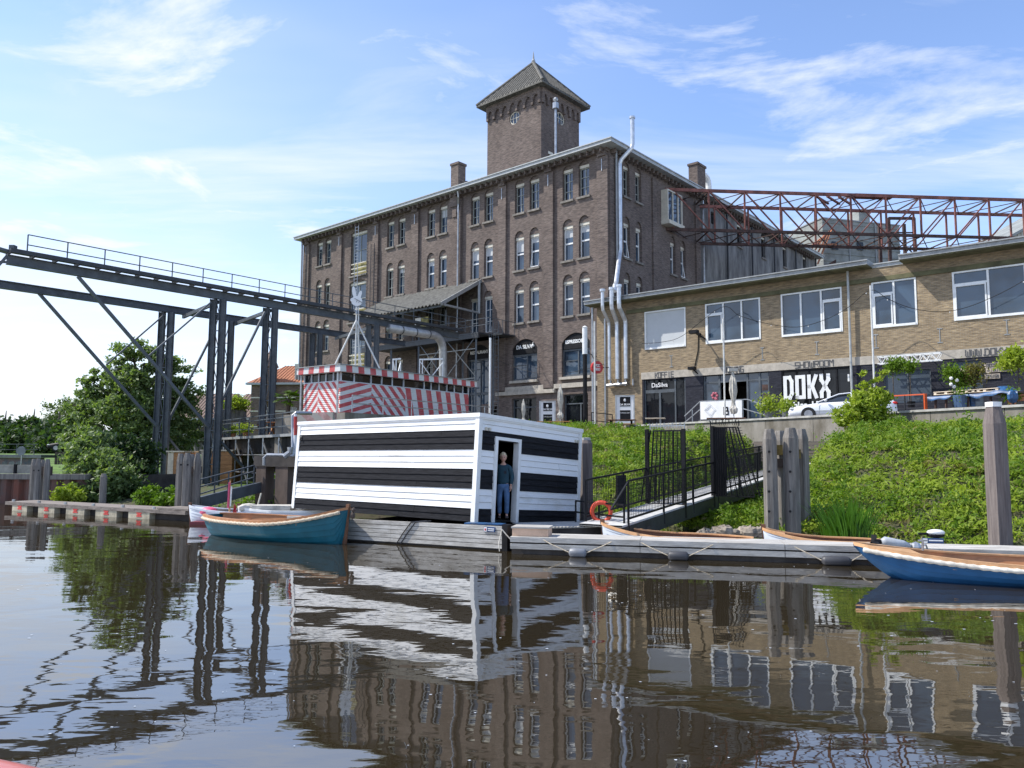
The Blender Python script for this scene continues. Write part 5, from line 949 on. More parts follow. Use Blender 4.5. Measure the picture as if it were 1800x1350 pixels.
def outboards():
    for (x, y, Y, lb, up_) in ((1573, 957, 15.75, 'grey outboard motor tilted up between pontoon and blue boat', 0), (1645, 936, 17.0, 'white topped outboard motor standing on the far side of the right pontoon', 1)):
        c = at(x, y, Y); R = empty('outboard_motor', c, 0, lb, 'outboard motor', 'outboard motors by the pontoon')
        if not up_:
            mb = MB(); mb.tube([c+Vector((-.28, 0, .05)), c+Vector((-.2, 0, .06)), c+Vector((.15, 0, .0)), c+Vector((.3, 0, -.03))], [.05, .10, .09, .05], 10); mb.build('housing', 'grey_light', R, True)
            mb = MB(); q = c+Vector((-.42, 0, .06)); [mb.bar(q, q+Vector((.03*math.cos(a), .16*math.sin(a), .13*math.cos(a))), .10, .02) for a in (.3, 2.4, 4.5)]; mb.tube([q, c+Vector((-.25, 0, .05))], .05, 8); mb.build('propeller', 'black_paint', R)
            mb = MB(); q = c+Vector((.42, 0, -.05)); mb.sphere(q, .11, 8); mb.bar(q, q+Vector((.1, 0, -.12)), .08); mb.tube([q, q+Vector((.2, 0, .05)), q+Vector((.25, 0, -.1))], .02, 6); mb.build('bracket', 'galvanised', R)
        else:
            mb = MB(); mb.sphere(c+Vector((0, 0, -.0)), .2, 12, (1, .6, .35)); mb.build('cowl', 'white_paint', R, True); mb = MB(); mb.sphere(c+Vector((0, 0, -.06)), .19, 10, (1.05, .65, .3)); mb.tube([c+Vector((0, 0, -.1)), c+Vector((.05, 0, -.45))], .06, 8); mb.tube([c+Vector((-.15, 0, -.02)), c+Vector((-.38, 0, -.03))], .025, 6); mb.build('leg', 'black_paint', R)
outboards()
# ---------------------------------------------------------------- person
def person():
    fz = .60; c = at(884, 913, 20.25); X, Y = c.x, c.y; H = 1.66
    R = empty('person', (X, Y, fz), 0, 'person with short fair hair, dark teal fleece and blue jeans standing in the hut doorway', 'person')
    R.matrix_basis = Matrix.Translation((X, Y, fz))
    def V(x, y, z): return (X+x, Y+y, fz+z*H)
    # skin: legs, torso, neck, arms, all one surface
    vs = [V(0, 0, .53), V(0, 0, .62), V(0, .01, .74), V(0, .01, .815), V(0, 0, .85), V(.0, -.015, .885),
          V(-.085, 0, .49), V(-.095, -.02, .28), V(-.09, .02, .06), V(-.09, -.10, .02), V(.085, 0, .49), V(.10, -.03, .28), V(.095, .0, .06), V(.10, -.12, .02),
          V(-.165, .01, .79), V(-.23, .03, .62), V(-.215, -.03, .49), V(.165, .01, .79), V(.235, .03, .62), V(.20, -.06, .50)]
    es = [(0, 1), (1, 2), (2, 3), (3, 4), (4, 5), (0, 6), (6, 7), (7, 8), (8, 9), (0, 10), (10, 11), (11, 12), (12, 13), (3, 14), (14, 15), (15, 16), (3, 17), (17, 18), (18, 19)]
    rd = [(.13, .10), (.115, .09), (.14, .095), (.07, .06), (.048, .048), (.05, .05), .085, .052, .034, .03, .085, .052, .034, .03, .055, .04, .028, .055, .04, .028]
    skin(vs, es, rd, 'body', 'skin', R)
    # jeans and fleece follow the same skeleton
    vs = [V(0, 0, .56), V(0, 0, .515), V(-.085, 0, .47), V(-.095, -.02, .28), V(-.09, .02, .055), V(.085, 0, .47), V(.10, -.03, .28), V(.095, 0, .055)]
    skin(vs, [(0, 1), (1, 2), (2, 3), (3, 4), (1, 5), (5, 6), (6, 7)], [(.16, .115), (.155, .115), .10, .072, .062, .10, .072, .062], 'jeans', 'jeans', R)
    vs = [V(0, 0, .50), V(0, 0, .60), V(0, .01, .72), V(0, .01, .80), V(0, .0, .845), V(-.17, .01, .785), V(-.235, .03, .63), V(-.22, -.03, .515), V(.17, .01, .785), V(.24, .03, .63), V(.205, -.055, .515)]
    skin(vs, [(0, 1), (1, 2), (2, 3), (3, 4), (3, 5), (5, 6), (6, 7), (3, 8), (8, 9), (9, 10)], [(.19, .135), (.17, .13), (.185, .13), (.10, .08), (.062, .062), .078, .062, .048, .078, .062, .048], 'fleece', 'jacket', R)
    for s in (-1, 1):
        mb = MB(); x = .095*s; mb.loft([[V(x+a*.042*w_, y, z)for a, z in ((-1, .0), (-1, .03), (-.5, h), (.5, h), (1, .03), (1, 0))] for y, w_, h in ((.07, .8, .055), (.0, 1, .06), (-.10, 1.1, .04), (-.17, .7, .025))], True, True); mb.build('shoe', 'shoe', R, True)
    # head with face, hair
    hc = Vector(V(0, -.02, .935)); mb = MB(); n = 16; rings = []
    for i in range(13):
        t = math.pi*i/12; z = -math.cos(t)*.115; r = math.sin(t); wj = 1 if z > -.02 else 1-.28*(-(z+.02)/.095)
        rings.append([hc+Vector((math.cos(a)*r*.078*wj, math.sin(a)*r*.098*wj-(.012 if z < -.03 else 0), z)) for a in [2*math.pi*k/n for k in range(n)]])
    mb.loft(rings, True, True); mb.tube([hc+Vector((0, -.09, .01)), hc+Vector((0, -.118, -.028)), hc+Vector((0, -.10, -.036))], [.008, .014, .01], 6)
    for s in (-1, 1): mb.sphere(hc+Vector((.08*s, .005, -.005)), .022, 8, (.5, .8, 1.3))
    hd = mb.build('head', 'skin', R, True)
    mb = MB(); [mb.sphere(hc+Vector((.03*s, -.088, .008)), .011, 8) for s in (-1, 1)]; mb.build('eyes', 'black_paint', hd)
    mb = MB(); mb.tube([hc+Vector((-.022, -.090, -.055)), hc+Vector((0, -.097, -.060)), hc+Vector((.022, -.090, -.055))], .006, 5); mb.build('mouth', 'lips', hd)
    mb = MB(); [mb.tube([hc+Vector((.03*s-.016, -.094, .026)), hc+Vector((.03*s+.016, -.094, .027))], .004, 4) for s in (-1, 1)]; mb.build('eyebrows', 'hair_dark', hd)
    mb = MB()
    for i in range(70):
        a = random.uniform(0, 2*math.pi); t = random.uniform(.0, 1.0); z = .03+.10*t; r = math.sqrt(max(0, 1-(z/.13)**2)); p = hc+Vector((math.cos(a)*.082*r, math.sin(a)*.095*r+.014, z))
        if p.y < hc.y-.055 and z < .065: continue
        mb.sphere(p, random.uniform(.018, .028), 6)
    mb.sphere(hc+Vector((0, .028, .04)), .094, 12, (.93, .9, .95)); [mb.sphere(hc+Vector((.074*s, .02, .0)), .03, 8, (.5, 1, 1.3)) for s in (-1, 1)]; mb.build('hair', 'hair_blonde', hd, True)
    # hands with five fingers
    for s, (wx, wy, wz) in ((-1, (-.215, -.03, .49)), (1, (.20, -.06, .50))):
        w_ = Vector(V(wx, wy, wz)); mb = MB(); d = Vector((0, -.15, -1)).normalized(); sx = Vector((s*.3, -1, 0)).normalized()
        mb.tube([w_, w_+d*.03, w_+d*.075, w_+d*.09], [.022, .03, .033, .024], 8)
        for k, ln in enumerate((.062, .072, .068, .052)): q = w_+d*.085+sx*((k-1.5)*.017); mb.tube([q, q+d*ln*.45+Vector((-s*.006, 0, 0)), q+d*ln*.8+Vector((-s*.02, 0, 0)), q+d*ln+Vector((-s*.032, 0, 0))], [.0085, .0085, .0075, .005], 6)
        q = w_+d*.03+sx*.028; mb.tube([q, q+d*.03+sx*.018, q+d*.058+sx*.02+Vector((-s*.012, 0, 0))], [.011, .010, .006], 6)
        mb.build('hand', 'skin', R, True)
    mb = MB(); q = Vector(V(.055, -.13, .715)); mb.prism(F(q, (1, 0, 0)), [(-.03, -.04), (0, -.05), (.03, -.04), (.03, .03), (-.03, .03)], 0, .006); mb.build('chest_badge', 'black_cloth', R)
person()
# ================================================================ VEGETATION
def tree(name, label, base, h, crown, trunk_r, nclump, nleaf, lsize, lm, cat='tree', group=None, spread=.30, flat=.75, bark='bark', branches=True):
    """crown = list of (dx,dy,dz,r) lobes; leaf clumps hang round branch ends inside each lobe"""
    bx, by, bz = base; R = empty(name, (bx, by, bz), 0, label, cat, group); B = Vector(base)
    mb = MB()
    if trunk_r:
        mb.tube([B-Vector((0, 0, .5)), B+Vector((.03*h, 0, h*.25)), B+Vector((0, 0, h*.55)), B+Vector((.02*h, 0, h*.85))], [trunk_r*1.2, trunk_r, trunk_r*.6, trunk_r*.15], 8)
        for dx, dy, dz, r in crown:
            s = B+Vector((0, 0, max(.1*h, min(dz*.65, h*.6)))); e = B+Vector((dx, dy, dz)); m_ = s.lerp(e, .5)+Vector((0, 0, .1*r)); mb.tube([s, m_, e], [trunk_r*.45, trunk_r*.28, trunk_r*.08], 6)
            for _ in range(4): q = e+Vector(rng.normal(size=3)*r*.45); mb.tube([m_.lerp(e, .4), q], [trunk_r*.16, trunk_r*.03], 5)
        mb.build('trunk', bark, R)
    P = []; tot = sum(c[3]**2 for c in crown)
    for dx, dy, dz, r in crown:
        n = max(4, int(nclump*r*r/tot)); d = rng.normal(size=(n, 3)); d /= np.linalg.norm(d, axis=1)[:, None]; rad = r*rng.uniform(.35, 1.08, n)**.55
        c = np.array([bx+dx, by+dy, bz+dz])+d*rad[:, None]*np.array([1, 1, flat]); k = nleaf
        o = rng.normal(size=(n, k, 3))*spread*r**.35*np.array([1, 1, .6])*rng.uniform(.5, 1.3, (n, 1, 1)); P.append((c[:, None, :]+o).reshape(-1, 3))
    P = np.concatenate(P); leafmesh('crown' if trunk_r else 'foliage', P, lsize, lm, R, N=np.array([-.35, -.35, .7]), jit=1.0)
    return R
# big ash behind the gantry: lobes measured from the photograph
def lob(px, py, Y, r, base): p = at(px, py, Y); return (p.x-base[0], p.y-base[1], p.z-base[2], r)
def woods():
    b = at(238, 868, 50); b = (b.x, b.y, .9)
    L_ = [(232, 615, 50, .9), (208, 640, 50, .75), (268, 622, 50.5, .85), (182, 662, 50, .8), (290, 640, 50, .8), (160, 700, 50, .8), (225, 668, 49, 1.3), (262, 672, 50, 1.4), (300, 658, 51, 1.3), (160, 672, 50, .5), (322, 690, 51, 1.1), (180, 712, 50, 1.3), (222, 715, 48.5, 1.6), (268, 722, 50, 1.7), (312, 730, 51, 1.4), (335, 712, 51, .6), (150, 735, 50, 1.2), (190, 760, 49, 1.6), (240, 770, 49, 1.8), (285, 775, 50, 1.6), (128, 712, 50, .55), (150, 690, 50, .4), (140, 770, 49.5, 1.0), (330, 760, 52, 1.0)]
    tree('ash_tree', 'large spreading ash tree with pale leaf tufts behind the steel gantry', b, 8.5, [lob(*l, b) for l in L_], .34, 460, 72, .19, 'leaf_ash', spread=.22)
    for n, (px, py, Y, lobes, lb) in enumerate((
        (150, 880, 36.5, [(150, 800, 37, .9), (175, 815, 36.5, .9), (150, 840, 36, .9), (178, 862, 35.5, .85), (145, 870, 35, .7), (160, 780, 38, .8), (200, 838, 36, .8)], 'dense silvery green shrub over the water beside the thin grey post'),
        (225, 875, 38, [(218, 820, 38.5, 1.1), (238, 832, 39, .8), (212, 858, 37, .9), (232, 866, 36.5, .7), (236, 800, 40, 1.0), (215, 795, 39.5, 1.1)], 'dark green shrub between the thin grey post and the gantry leg'))):
        q = at(px, py, Y); q = (q.x, q.y, .3); tree('shrub', lb, q, 2.2, [lob(*l, q) for l in lobes], .08, 230, 75, .15, 'leaf_ash' if n == 0 else 'leaf_far', cat='shrub', spread=.2, group='shrubs on the left bank')
    for (px, py, Y, r, lb, lm, mt) in ((264, 872, 31.5, .48, 'small bright green plant at the water edge near the timber posts', 'leaf_weed', 0), (120, 874, 33.5, .5, 'yellow green plant hanging over the left bank beside the sheet piles', 'leaf_bush', 0), (300, 873, 31.0, .4, 'pale green waterside plant right beside the timber posts', 'leaf_weed', 0)):
        q = at(px, py+8, Y); q = (q.x, q.y, .15); tree('waterside_plant', lb, q, .8, [(0, 0, .35, r), (.35, 0, .25, r*.7), (-.35, .1, .22, r*.7)], 0, 40, 70, .10, lm, cat='plant', spread=.16)
    # distant trees on the left
    far = [(5, 800, 105, [(0, 760, 105, 2.6), (-20, 770, 105, 3), (22, 775, 104, 2.2), (5, 785, 104, 3.0)], 'leaf_far', 'dark green tree at the left edge of the photo, beyond the bridge'),
           (55, 800, 100, [(48, 755, 100, 1.8), (45, 770, 100, 2.5), (60, 775, 99, 2.6), (38, 785, 100, 2.4), (68, 790, 100, 2.6), (50, 788, 98, 2.8)], 'leaf_far', 'dark green tree with a pointed top above the sheet pile wall'),
           (100, 800, 97, [(98, 755, 97, 1.4), (95, 768, 97, 2.0), (108, 775, 96, 2.2), (92, 782, 97, 2.2), (112, 788, 97, 2.0), (100, 790, 95, 2.4)], 'leaf_far', 'rounded green tree above the distant parked car'),
           (125, 800, 118, [(112, 725, 118, 2.6), (125, 735, 118, 3.2), (105, 745, 118, 2.6), (135, 752, 118, 3.0), (118, 765, 118, 2.8), (92, 752, 119, 1.5), (140, 780, 118, 3.0)], 'leaf_pale', 'tall thin leaved pale tree left of the ash')]
    for i, (px, py, Y, lobes, lm, lb) in enumerate(far): q = at(px, 795, Y); q = (q.x, q.y, 2.9); tree('broadleaf_tree', lb, q, 6, [lob(*l, q) for l in lobes], .25, 300 if i < 3 else 130, 50, .42 if i < 3 else .30, lm, group='trees beyond the left bank', spread=.42)
    # yellow green bush on the slope and reeds at the water
    q = at(1520, 775, 31.5); q = (q.x, q.y, q.z-.3)
    tree('bush', 'yellow green bush growing on the slope in front of the silver car', q, 2.2, [lob(*l, q) for l in [(1520, 725, 31.3, .68), (1490, 728, 31.2, .50), (1550, 732, 31.5, .55), (1525, 700, 31.3, .50), (1505, 712, 31.2, .45), (1545, 712, 31.4, .40), (1500, 750, 31, .42), (1545, 690, 31.5, .28), (1538, 670, 31.5, .22), (1520, 678, 31.4, .18), (1558, 700, 31.5, .2), (1478, 742, 31, .2), (1552, 655, 31.5, .12), (1515, 655, 31.5, .12), (1505, 690, 31.4, .18)]], .05, 210, 34, .10, 'leaf_bush', cat='shrub', spread=.17)
    q = at(1590, 775, 30); q = (q.x, q.y, q.z-.25); tree('bush', 'low dark green bush under the concrete wall right of the yellow green bush', q, .8, [lob(*l, q) for l in [(1580, 750, 30, .42), (1605, 757, 30, .36), (1565, 762, 30, .36), (1625, 765, 30, .28)]], .03, 90, 50, .09, 'leaf_weed', cat='shrub', spread=.12)
    q = at(1490, 945, 19.5); P = []; mb = MB()
    for i in range(230):
        a = rng.normal(size=2)*np.array([.34, .26]); b0 = Vector((q.x+a[0]*.6, q.y+a[1], .05)); hgt = rng.uniform(.7, 1.35); ln = Vector((a[0]*.55+rng.normal()*.10, a[1]*.3-.05, 0)); w = Vector((.018, .006, 0)); pts = [b0+ln*t*t*hgt+Vector((0, 0, hgt*(t-.22*t**3*abs(rng.normal())))) for t in (0, .35, .7, 1)]
        mb.loft([[pts[k]-w*s, pts[k]+w*s] for k, s in enumerate((.7, 1, .8, .1))])
    tag(mb.build('reed_clump', 'leaf_reed'), 'clump of tall green reed blades at the foot of the grass bank', 'reeds')
    mb = None
    for k in range(16):
        x = 1240+k*7.0+rng.normal()*3; y = 936+rng.normal()*4; p = at(x, y, 20.3+.3*rng.random()); m2 = MB(); r = rng.uniform(.09, .20); m2.sphere((p.x, p.y, .20+.1*rng.random()), r, 8, (1.2, .9, .75))
        m2.v = [tuple(np.array(v)+rng.normal(size=3)*r*.10) for v in m2.v]
        tag(m2.build('stone', 'stone'), 'rough brown stone in the row at the foot of the bank behind the pontoon', 'stone', 'stones at the foot of the bank')
woods()
# ================================================================ STEEL GANTRY
GD = Vector((math.sin(math.radians(41)), math.cos(math.radians(41)), 0)); A1 = at(381, 700, 44); A1.z = 0; GNn = Vector((GD.y, -GD.x, 0)); B1 = at(290, 700, 46); B1.z = 0; GW = (A1-B1).dot(GNn)
def GA(x, y): return onpl(x, y, A1, GNn)
def GB(x, y): return onpl(x, y, B1, GNn)
def gantry():
    R = empty('steel_gantry', (A1.x, A1.y, .3), 0, 'dark grey steel crane gantry with walkway and railing reaching out to the left', 'gantry')
    sA, eA = GA(-45, 440), GA(806, 580); sB, eB = GB(-45, 495), GB(712, 600)
    k = lambda P, z: Vector((P.x, P.y, z))
    def ibeam(mb, p, q, w, h): mb.bar(p, q, w*.35, h-.06); u = Vector((0, 0, h/2-.02)); mb.bar(p+u, q+u, w, .04); mb.bar(p-u, q-u, w, .04)
    w0 = GA(12, 455)
    mb = MB(); ibeam(mb, k(w0, 11.33), k(eA, 11.33), .3, .46); mb.build('front_girder', 'dark_steel', R)
    mb = MB(); ibeam(mb, k(sB, 10.9), k(eB, 10.9), .3, .42); mb.build('rear_girder', 'dark_steel', R)
    mb = MB(); L_ = (eA-w0).length; f = F((w0.x, w0.y, 0), GD); mb.box(f, 0, L_, 11.72, 11.78, -.30, .5); n = int(L_/1.0); [mb.box(f, i*1.0, i*1.0+.08, 11.57, 11.719, -.25, .45) for i in range(n)]; mb.box(f, 0, L_, 11.60, 11.80, .5, .54); mb.build('walkway', 'steel_edge', R)
    mb = MB(); r0 = GA(33, 430); f0 = (r0-w0).length; ns = 0; a = f0
    while a < L_+1.5: mb.bar(f(a, 11.75, -.28), f(a, 12.78, -.28), .045); a += 1.78
    for z in (12.78, 12.28): mb.bar(f(f0, z, -.28), f(L_+1.5, z, -.28), .045)
    mb.build('railing', 'dark_steel', R)
    # head of the gantry at the far left
    mb = MB(); p = GA(12, 455); q = GA(-40, 452); mb.bar(k(p, 11.7), k(q, 11.85), .5, .12); mb.bar(k(p, 11.2), k(q, 11.0), .1, .1); mb.bar(k(p, 11.5), k(GA(-5, 470), 10.9), .12); mb.bar(k(GA(22, 450), 11.75), k(GA(22, 450), 12.05), .25); mb.build('head', 'dark_steel', R)
    def leg(P, ztop, zb=.3):
        mb = MB()
        for s in (-.27, .27): c = P+GNn*0+Vector((s, 0, 0)); mb.box(F((c.x, c.y, 0), (1, 0, 0)), -.15, .15, zb, ztop, -.015, .015); mb.box(F((c.x, c.y, 0), (1, 0, 0)), -.165, -.135, zb, ztop, -.15, .15); mb.box(F((c.x, c.y, 0), (1, 0, 0)), .135, .165, zb, ztop, -.15, .15)
        o = mb.build('leg', 'dark_steel', R)
        mb = MB(); z = zb+.4; i = 0
        while z < ztop-.8: mb.bar(P+Vector((-.12, -.1, z)), P+Vector((.12, -.1, z)), .05); mb.bar(P+Vector((-.12 if i % 2 else .12, -.1, z)), P+Vector((.12 if i % 2 else -.12, -.1, z+.95)), .04); z += .95; i += 1
        mb.build('lacing', 'dark_steel', o)
    for px, zb in ((381, .3), (474, .3), (655, 3)): P = GA(px, 600); P.z = 0; leg(P, 11.1, zb)
    for px, zb in ((291, .3), (398, .3), (556, 2)): P = GB(px, 600); P.z = 0; leg(P, 10.7, zb)
    def brace(G_, p, q, w=.12): mb = MB(); mb.bar(G_(*p), G_(*q), w, w); mb.build('brace', 'dark_steel', R)
    brace(GA, (137, 486), (366, 750), .15); brace(GA, (262, 625), (371, 531), .08); brace(GA, (466, 548), (389, 706)); brace(GA, (386, 774), (452, 848), .13)
    brace(GB, (68, 515), (274, 748), .15); brace(GB, (187, 641), (289, 553), .08); brace(GB, (370, 594), (294, 744)); brace(GB, (293, 766), (318, 797), .12)
    for px in (381, 474, 655):
        a = GA(px, 600); b = a-GNn*GW; mb = MB(); mb.bar(k(a, 10.95), k(b, 10.55), .14, .2); mb.build('cross_beam', 'dark_steel', R)
gantry()
# ================================================================ LEFT BANK
def left_side():
    # floating dock
    a = gr(8, 897, .0); b = gr(325, 917, .0); d = b-a; d.z = 0; f = F((a.x, a.y, 0), d); L_ = d.length
    R = empty('floating_dock', (a.x, a.y, 0), 0, 'long narrow floating dock on cream floats with red marks, at the left', 'dock')
    mb = MB(); n = 8
    for i in range(n): mb.box(f, i*L_/n+.006, (i+1)*L_/n-.006, .22, .34, -1.2, 0)
    mb.box(f, L_*.86, L_+.1, .35, .41, -1.1, -.02); mb.build('deck', 'dock_timber', R)
    fx = [(20, 46), (66, 94), (115, 147), (167, 204), (225, 262)]
    for x0, x1 in fx:
        s0 = (onpl(x0, 900, a, f.n)-a).dot(f.u); s1 = (onpl(x1, 903, a, f.n)-a).dot(f.u); mb = MB(); mb.box(f, s0, s1, -.25, .215, -1.0, -.02); o = mb.build('float', 'float_cream', R)
        mb = MB(); c = (s0+s1)/2; [mb.box(f, c-w, c+w+.03, z0, z0+.045, -.019, -.006) for z0, w in ((.165, .11), (.115, .07), (.065, .12))]; mb.build('red_mark', 'float_red', o)
    mb = MB(); mb.box(f, .1, L_, -.3, .21, -1.1, -.25); mb.build('frame', 'dark_concrete', R)
    for i in range(6): mb = MB(); mb.tube([f(L_*(.03+.16*i), .34, -.15), f(L_*(.03+.16*i), .42, -.15)], .06, 6); mb.build('bollard', 'galvanised', R)
    # sheet pile wall
    p0 = Vector((-48, 34.8, 0)); p1 = Vector((-19.0, 34.8, 0)); f = F(p0, p1-p0); L_ = (p1-p0).length
    R = empty('sheet_pile_wall', p1, 0, 'rusty brown sheet pile wall with a timber capping beam at the left bank', 'wall')
    mb = MB(); pts = []; x = 0
    while x < L_: pts += [(x, 0), (x+.16, .16), (x+.36, .16), (x+.50, 0)]; x += .56
    mb.loft([[f(a_, -.8, c) for a_, c in pts], [f(a_, 1.06, c) for a_, c in pts]][::-1]); mb.build('piles', 'rust_pile', R)
    mb = MB(); mb.box(f, -.1, L_+.1, 1.06, 1.30, -.2, .22); mb.build('capping_beam', 'grey_timber', R)
    mb = MB(); mb.box(F(p1, (.35, 1, 0)), 0, 6, -.8, 1.2, -.2, 0); mb.build('return_wall', 'dark_concrete', R)
    R = empty('block_fence', (-24, 35.6, 1.3), 0, 'row of low pale concrete blocks with dark posts above the sheet pile wall', 'fence'); f2 = F((-36, 35.4, 0), (1, 0, 0))
    for i in range(15): mb = MB(); x = i*.96; mb.box(f2, x+.07, x+.9, 1.3, 1.68, -.3, 0); mb.build('block', 'fence_block', R)
    mb = MB(); [mb.box(f2, i*.96-.05, i*.96+.05, 1.25, 1.72, -.1, .06) for i in range(16)]; mb.build('post', 'black_paint', R)
    # graffiti wall, embankment, car, fence, sign
    mb = MB(); q = at(-60, 810, 51); q1 = at(68, 812, 49); f3 = F((q.x, q.y, 0), (q1.x-q.x, q1.y-q.y, 0)); L3 = (q1-q).length; mb.box(f3, -20, L3, .9, 1.93, -.4, 0); R = empty('underpass_wall', (q1.x, q1.y, 1), 0, 'dark graffiti covered wall of the road underpass at far left', 'wall'); mb.build('wall', 'graffiti', R)
    mb = MB(); mb.box(f3, -20, L3+.4, 1.94, 2.12, -1.5, .2); [mb.bar(f3(i*1.5, 2.1, .1), f3(i*1.5, 2.8, .1), .03) for i in range(int(L3/1.5)+1)]; mb.bar(f3(-20, 2.8, .1), f3(L3, 2.8, .1), .03); mb.bar(f3(-20, 2.45, .1), f3(L3, 2.45, .1), .025); mb.build('parapet', 'dark_steel', R)
    mb = MB(); [mb.sphere(f3(L3-4.0+i*.6, 1.5, .02), .26, 8, (1, .2, .9)) for i in range(5)]; mb.build('graffiti_tag', 'plaster', R)
    q = at(37, 818, 44); mb = MB(); mb.tube([(q.x, q.y, 1.2), (q.x, q.y, 2.5)], .03, 6); R = mb.build('road_sign', 'galvanised'); tag(R, 'round pale road sign on a thin pole seen beyond the sheet pile wall', 'sign'); mb = MB(); f4 = F((q.x, q.y-.06, 2.35), (1, 0, 0)); mb.prism(f4, [(.26*math.cos(i*math.pi/8), .26*math.sin(i*math.pi/8)) for i in range(16)], 0, .03); mb.build('sign_disc', 'grey_plastic', R)
    mb = MB(); q = at(96, 815, 58); f5 = F((q.x, q.y, 0), (1, .05, 0)); [mb.box(f5, i*.24, i*.24+.2, 1.4, 2.32, 0, .04) for i in range(9)]; tag(mb.build('board_fence', 'old_beam'), 'short brown board fence on the grass beside the ash tree', 'fence')
    mb = MB(); q = at(147, 793, 62); mb.sphere((q.x, q.y, 2.2), 1.2, 12, (1, 1, .95)); tag(mb.build('tent', 'hull_white', None, True), 'white rounded tent top peeking out behind the shrub', 'tent')
    # timber cupboards
    for (x0, x1, yt, yb, Y, lb) in ((293, 322, 795, 858, 45.5, 'orange timber cupboard with a pale side right of the first gantry leg'), (352, 409, 793, 852, 46.5, 'orange timber cupboard behind the second gantry leg')):
        p = at(x0, yb, Y); q = at(x1, yb, Y); zt = at(x0, yt, Y).z; w = q.x-p.x; fr = F((p.x, p.y, 0), (1, -.12, 0)); R = empty('timber_cupboard', p, 0, lb, 'cupboard', 'timber cupboards under the gantry')
        mb = MB(); n = 8; h = (zt-.3)/n; [mb.box(fr, .35, w, .3+i*h+.006, .3+(i+1)*h-.006, -1.4, 0) for i in range(n)]; mb.build('side', 'crate_wood', R)
        mb = MB(); mb.box(fr, 0, .34, .3, zt, -1.4, .02); mb.build('front', 'crate_light', R); mb = MB(); mb.box(fr, -.08, w+.08, zt+.005, zt+.09, -1.5, .1); mb.build('roof', 'crate_light', R)
    # small gangway at the left bank
    R = empty('bank_gangway', at(420, 870, 31), 0, 'grey steel gangway climbing right from the timber posts to the concrete frame', 'gangway')
    def S(x, y, Y): return at(x, y, Y)
    mb = MB(); mb.bar(S(352, 884, 28.5), S(482, 850, 33), .12, .42); mb.bar(S(345, 880, 29.3), S(480, 846, 33.8), .9, .05); mb.build('deck', 'dark_steel', R)
    mb = MB()
    for dy in (0, 14, 28): mb.bar(S(352, 843+dy*.9, 28.5), S(447, 818+dy*.75, 32), .045)
    for t in (0, .25, .5, .75, 1): a = S(352, 843, 28.5).lerp(S(447, 818, 32), t); mb.bar(a, a-Vector((0, 0, .85)), .045)
    mb.build('railing', 'dark_steel', R)
    # concrete frame with pipe
    a = at(447, 803, 32.2); b = at(517, 803, 31.2); R = empty('concrete_frame', (a.x, a.y, 0), 0, 'dark concrete frame of two columns and a beam left of the hut', 'pier')
    fr = F((a.x, a.y, 0), (b.x-a.x, b.y-a.y, 0)); w = (b-a).length; mb = MB(); mb.box(fr, 0, w+.1, 1.72, 2.15, -.6, .02); mb.build('beam', 'dark_concrete', R)
    for x0, x1 in ((449, 466), (483, 505)): p = (onpl(x0, 850, fr.o, fr.n)-fr.o).dot(fr.u); q = (onpl(x1, 850, fr.o, fr.n)-fr.o).dot(fr.u); mb = MB(); mb.box(fr, p, q, -1, 1.719, -.5, -.01); mb.build('column', 'old_beam', R)
    mb = MB(); mb.tube([at(464, 818, 31.2), at(464, 805, 31.2), at(470, 799.5, 31.2), at(500, 800, 31), at(517, 801, 31)], .065, 8); mb.tube([at(500, 803, 31), at(510, 795, 31), at(510, 786, 31)], .12, 8); tag(mb.build('water_pipe', 'galvanised'), 'grey bent pipe lying on top of the dark concrete frame', 'pipe')
    mb = MB(); mb.tube([at(548, 726.5, 34), at(520, 726, 33.6), at(514.5, 731, 33.5), at(515, 890, 32.5)], .075, 8); tag(mb.build('drain_pipe', 'galvanised'), 'tall thin grey pipe running down beside the left end of the hut', 'pipe')
    mb = MB(); p = at(519.5, 728, 33.2); mb.tube([p, (p.x+.05, p.y, 0)], .07, 8); R2 = mb.build('marker_pole', 'banner'); tag(R2, 'red and white marker pole close to the left end of the hut', 'pole')
    z = p.z
    for z0, z1 in ((z-.1, z-.9), (1.5, .8), (.55, .2)): g = MB(); g.tube([(p.x+.0, p.y, z0), (p.x+.02, p.y, z1)], .075, 8); g.build('red_band', 'red_paint', R2)
left_side()
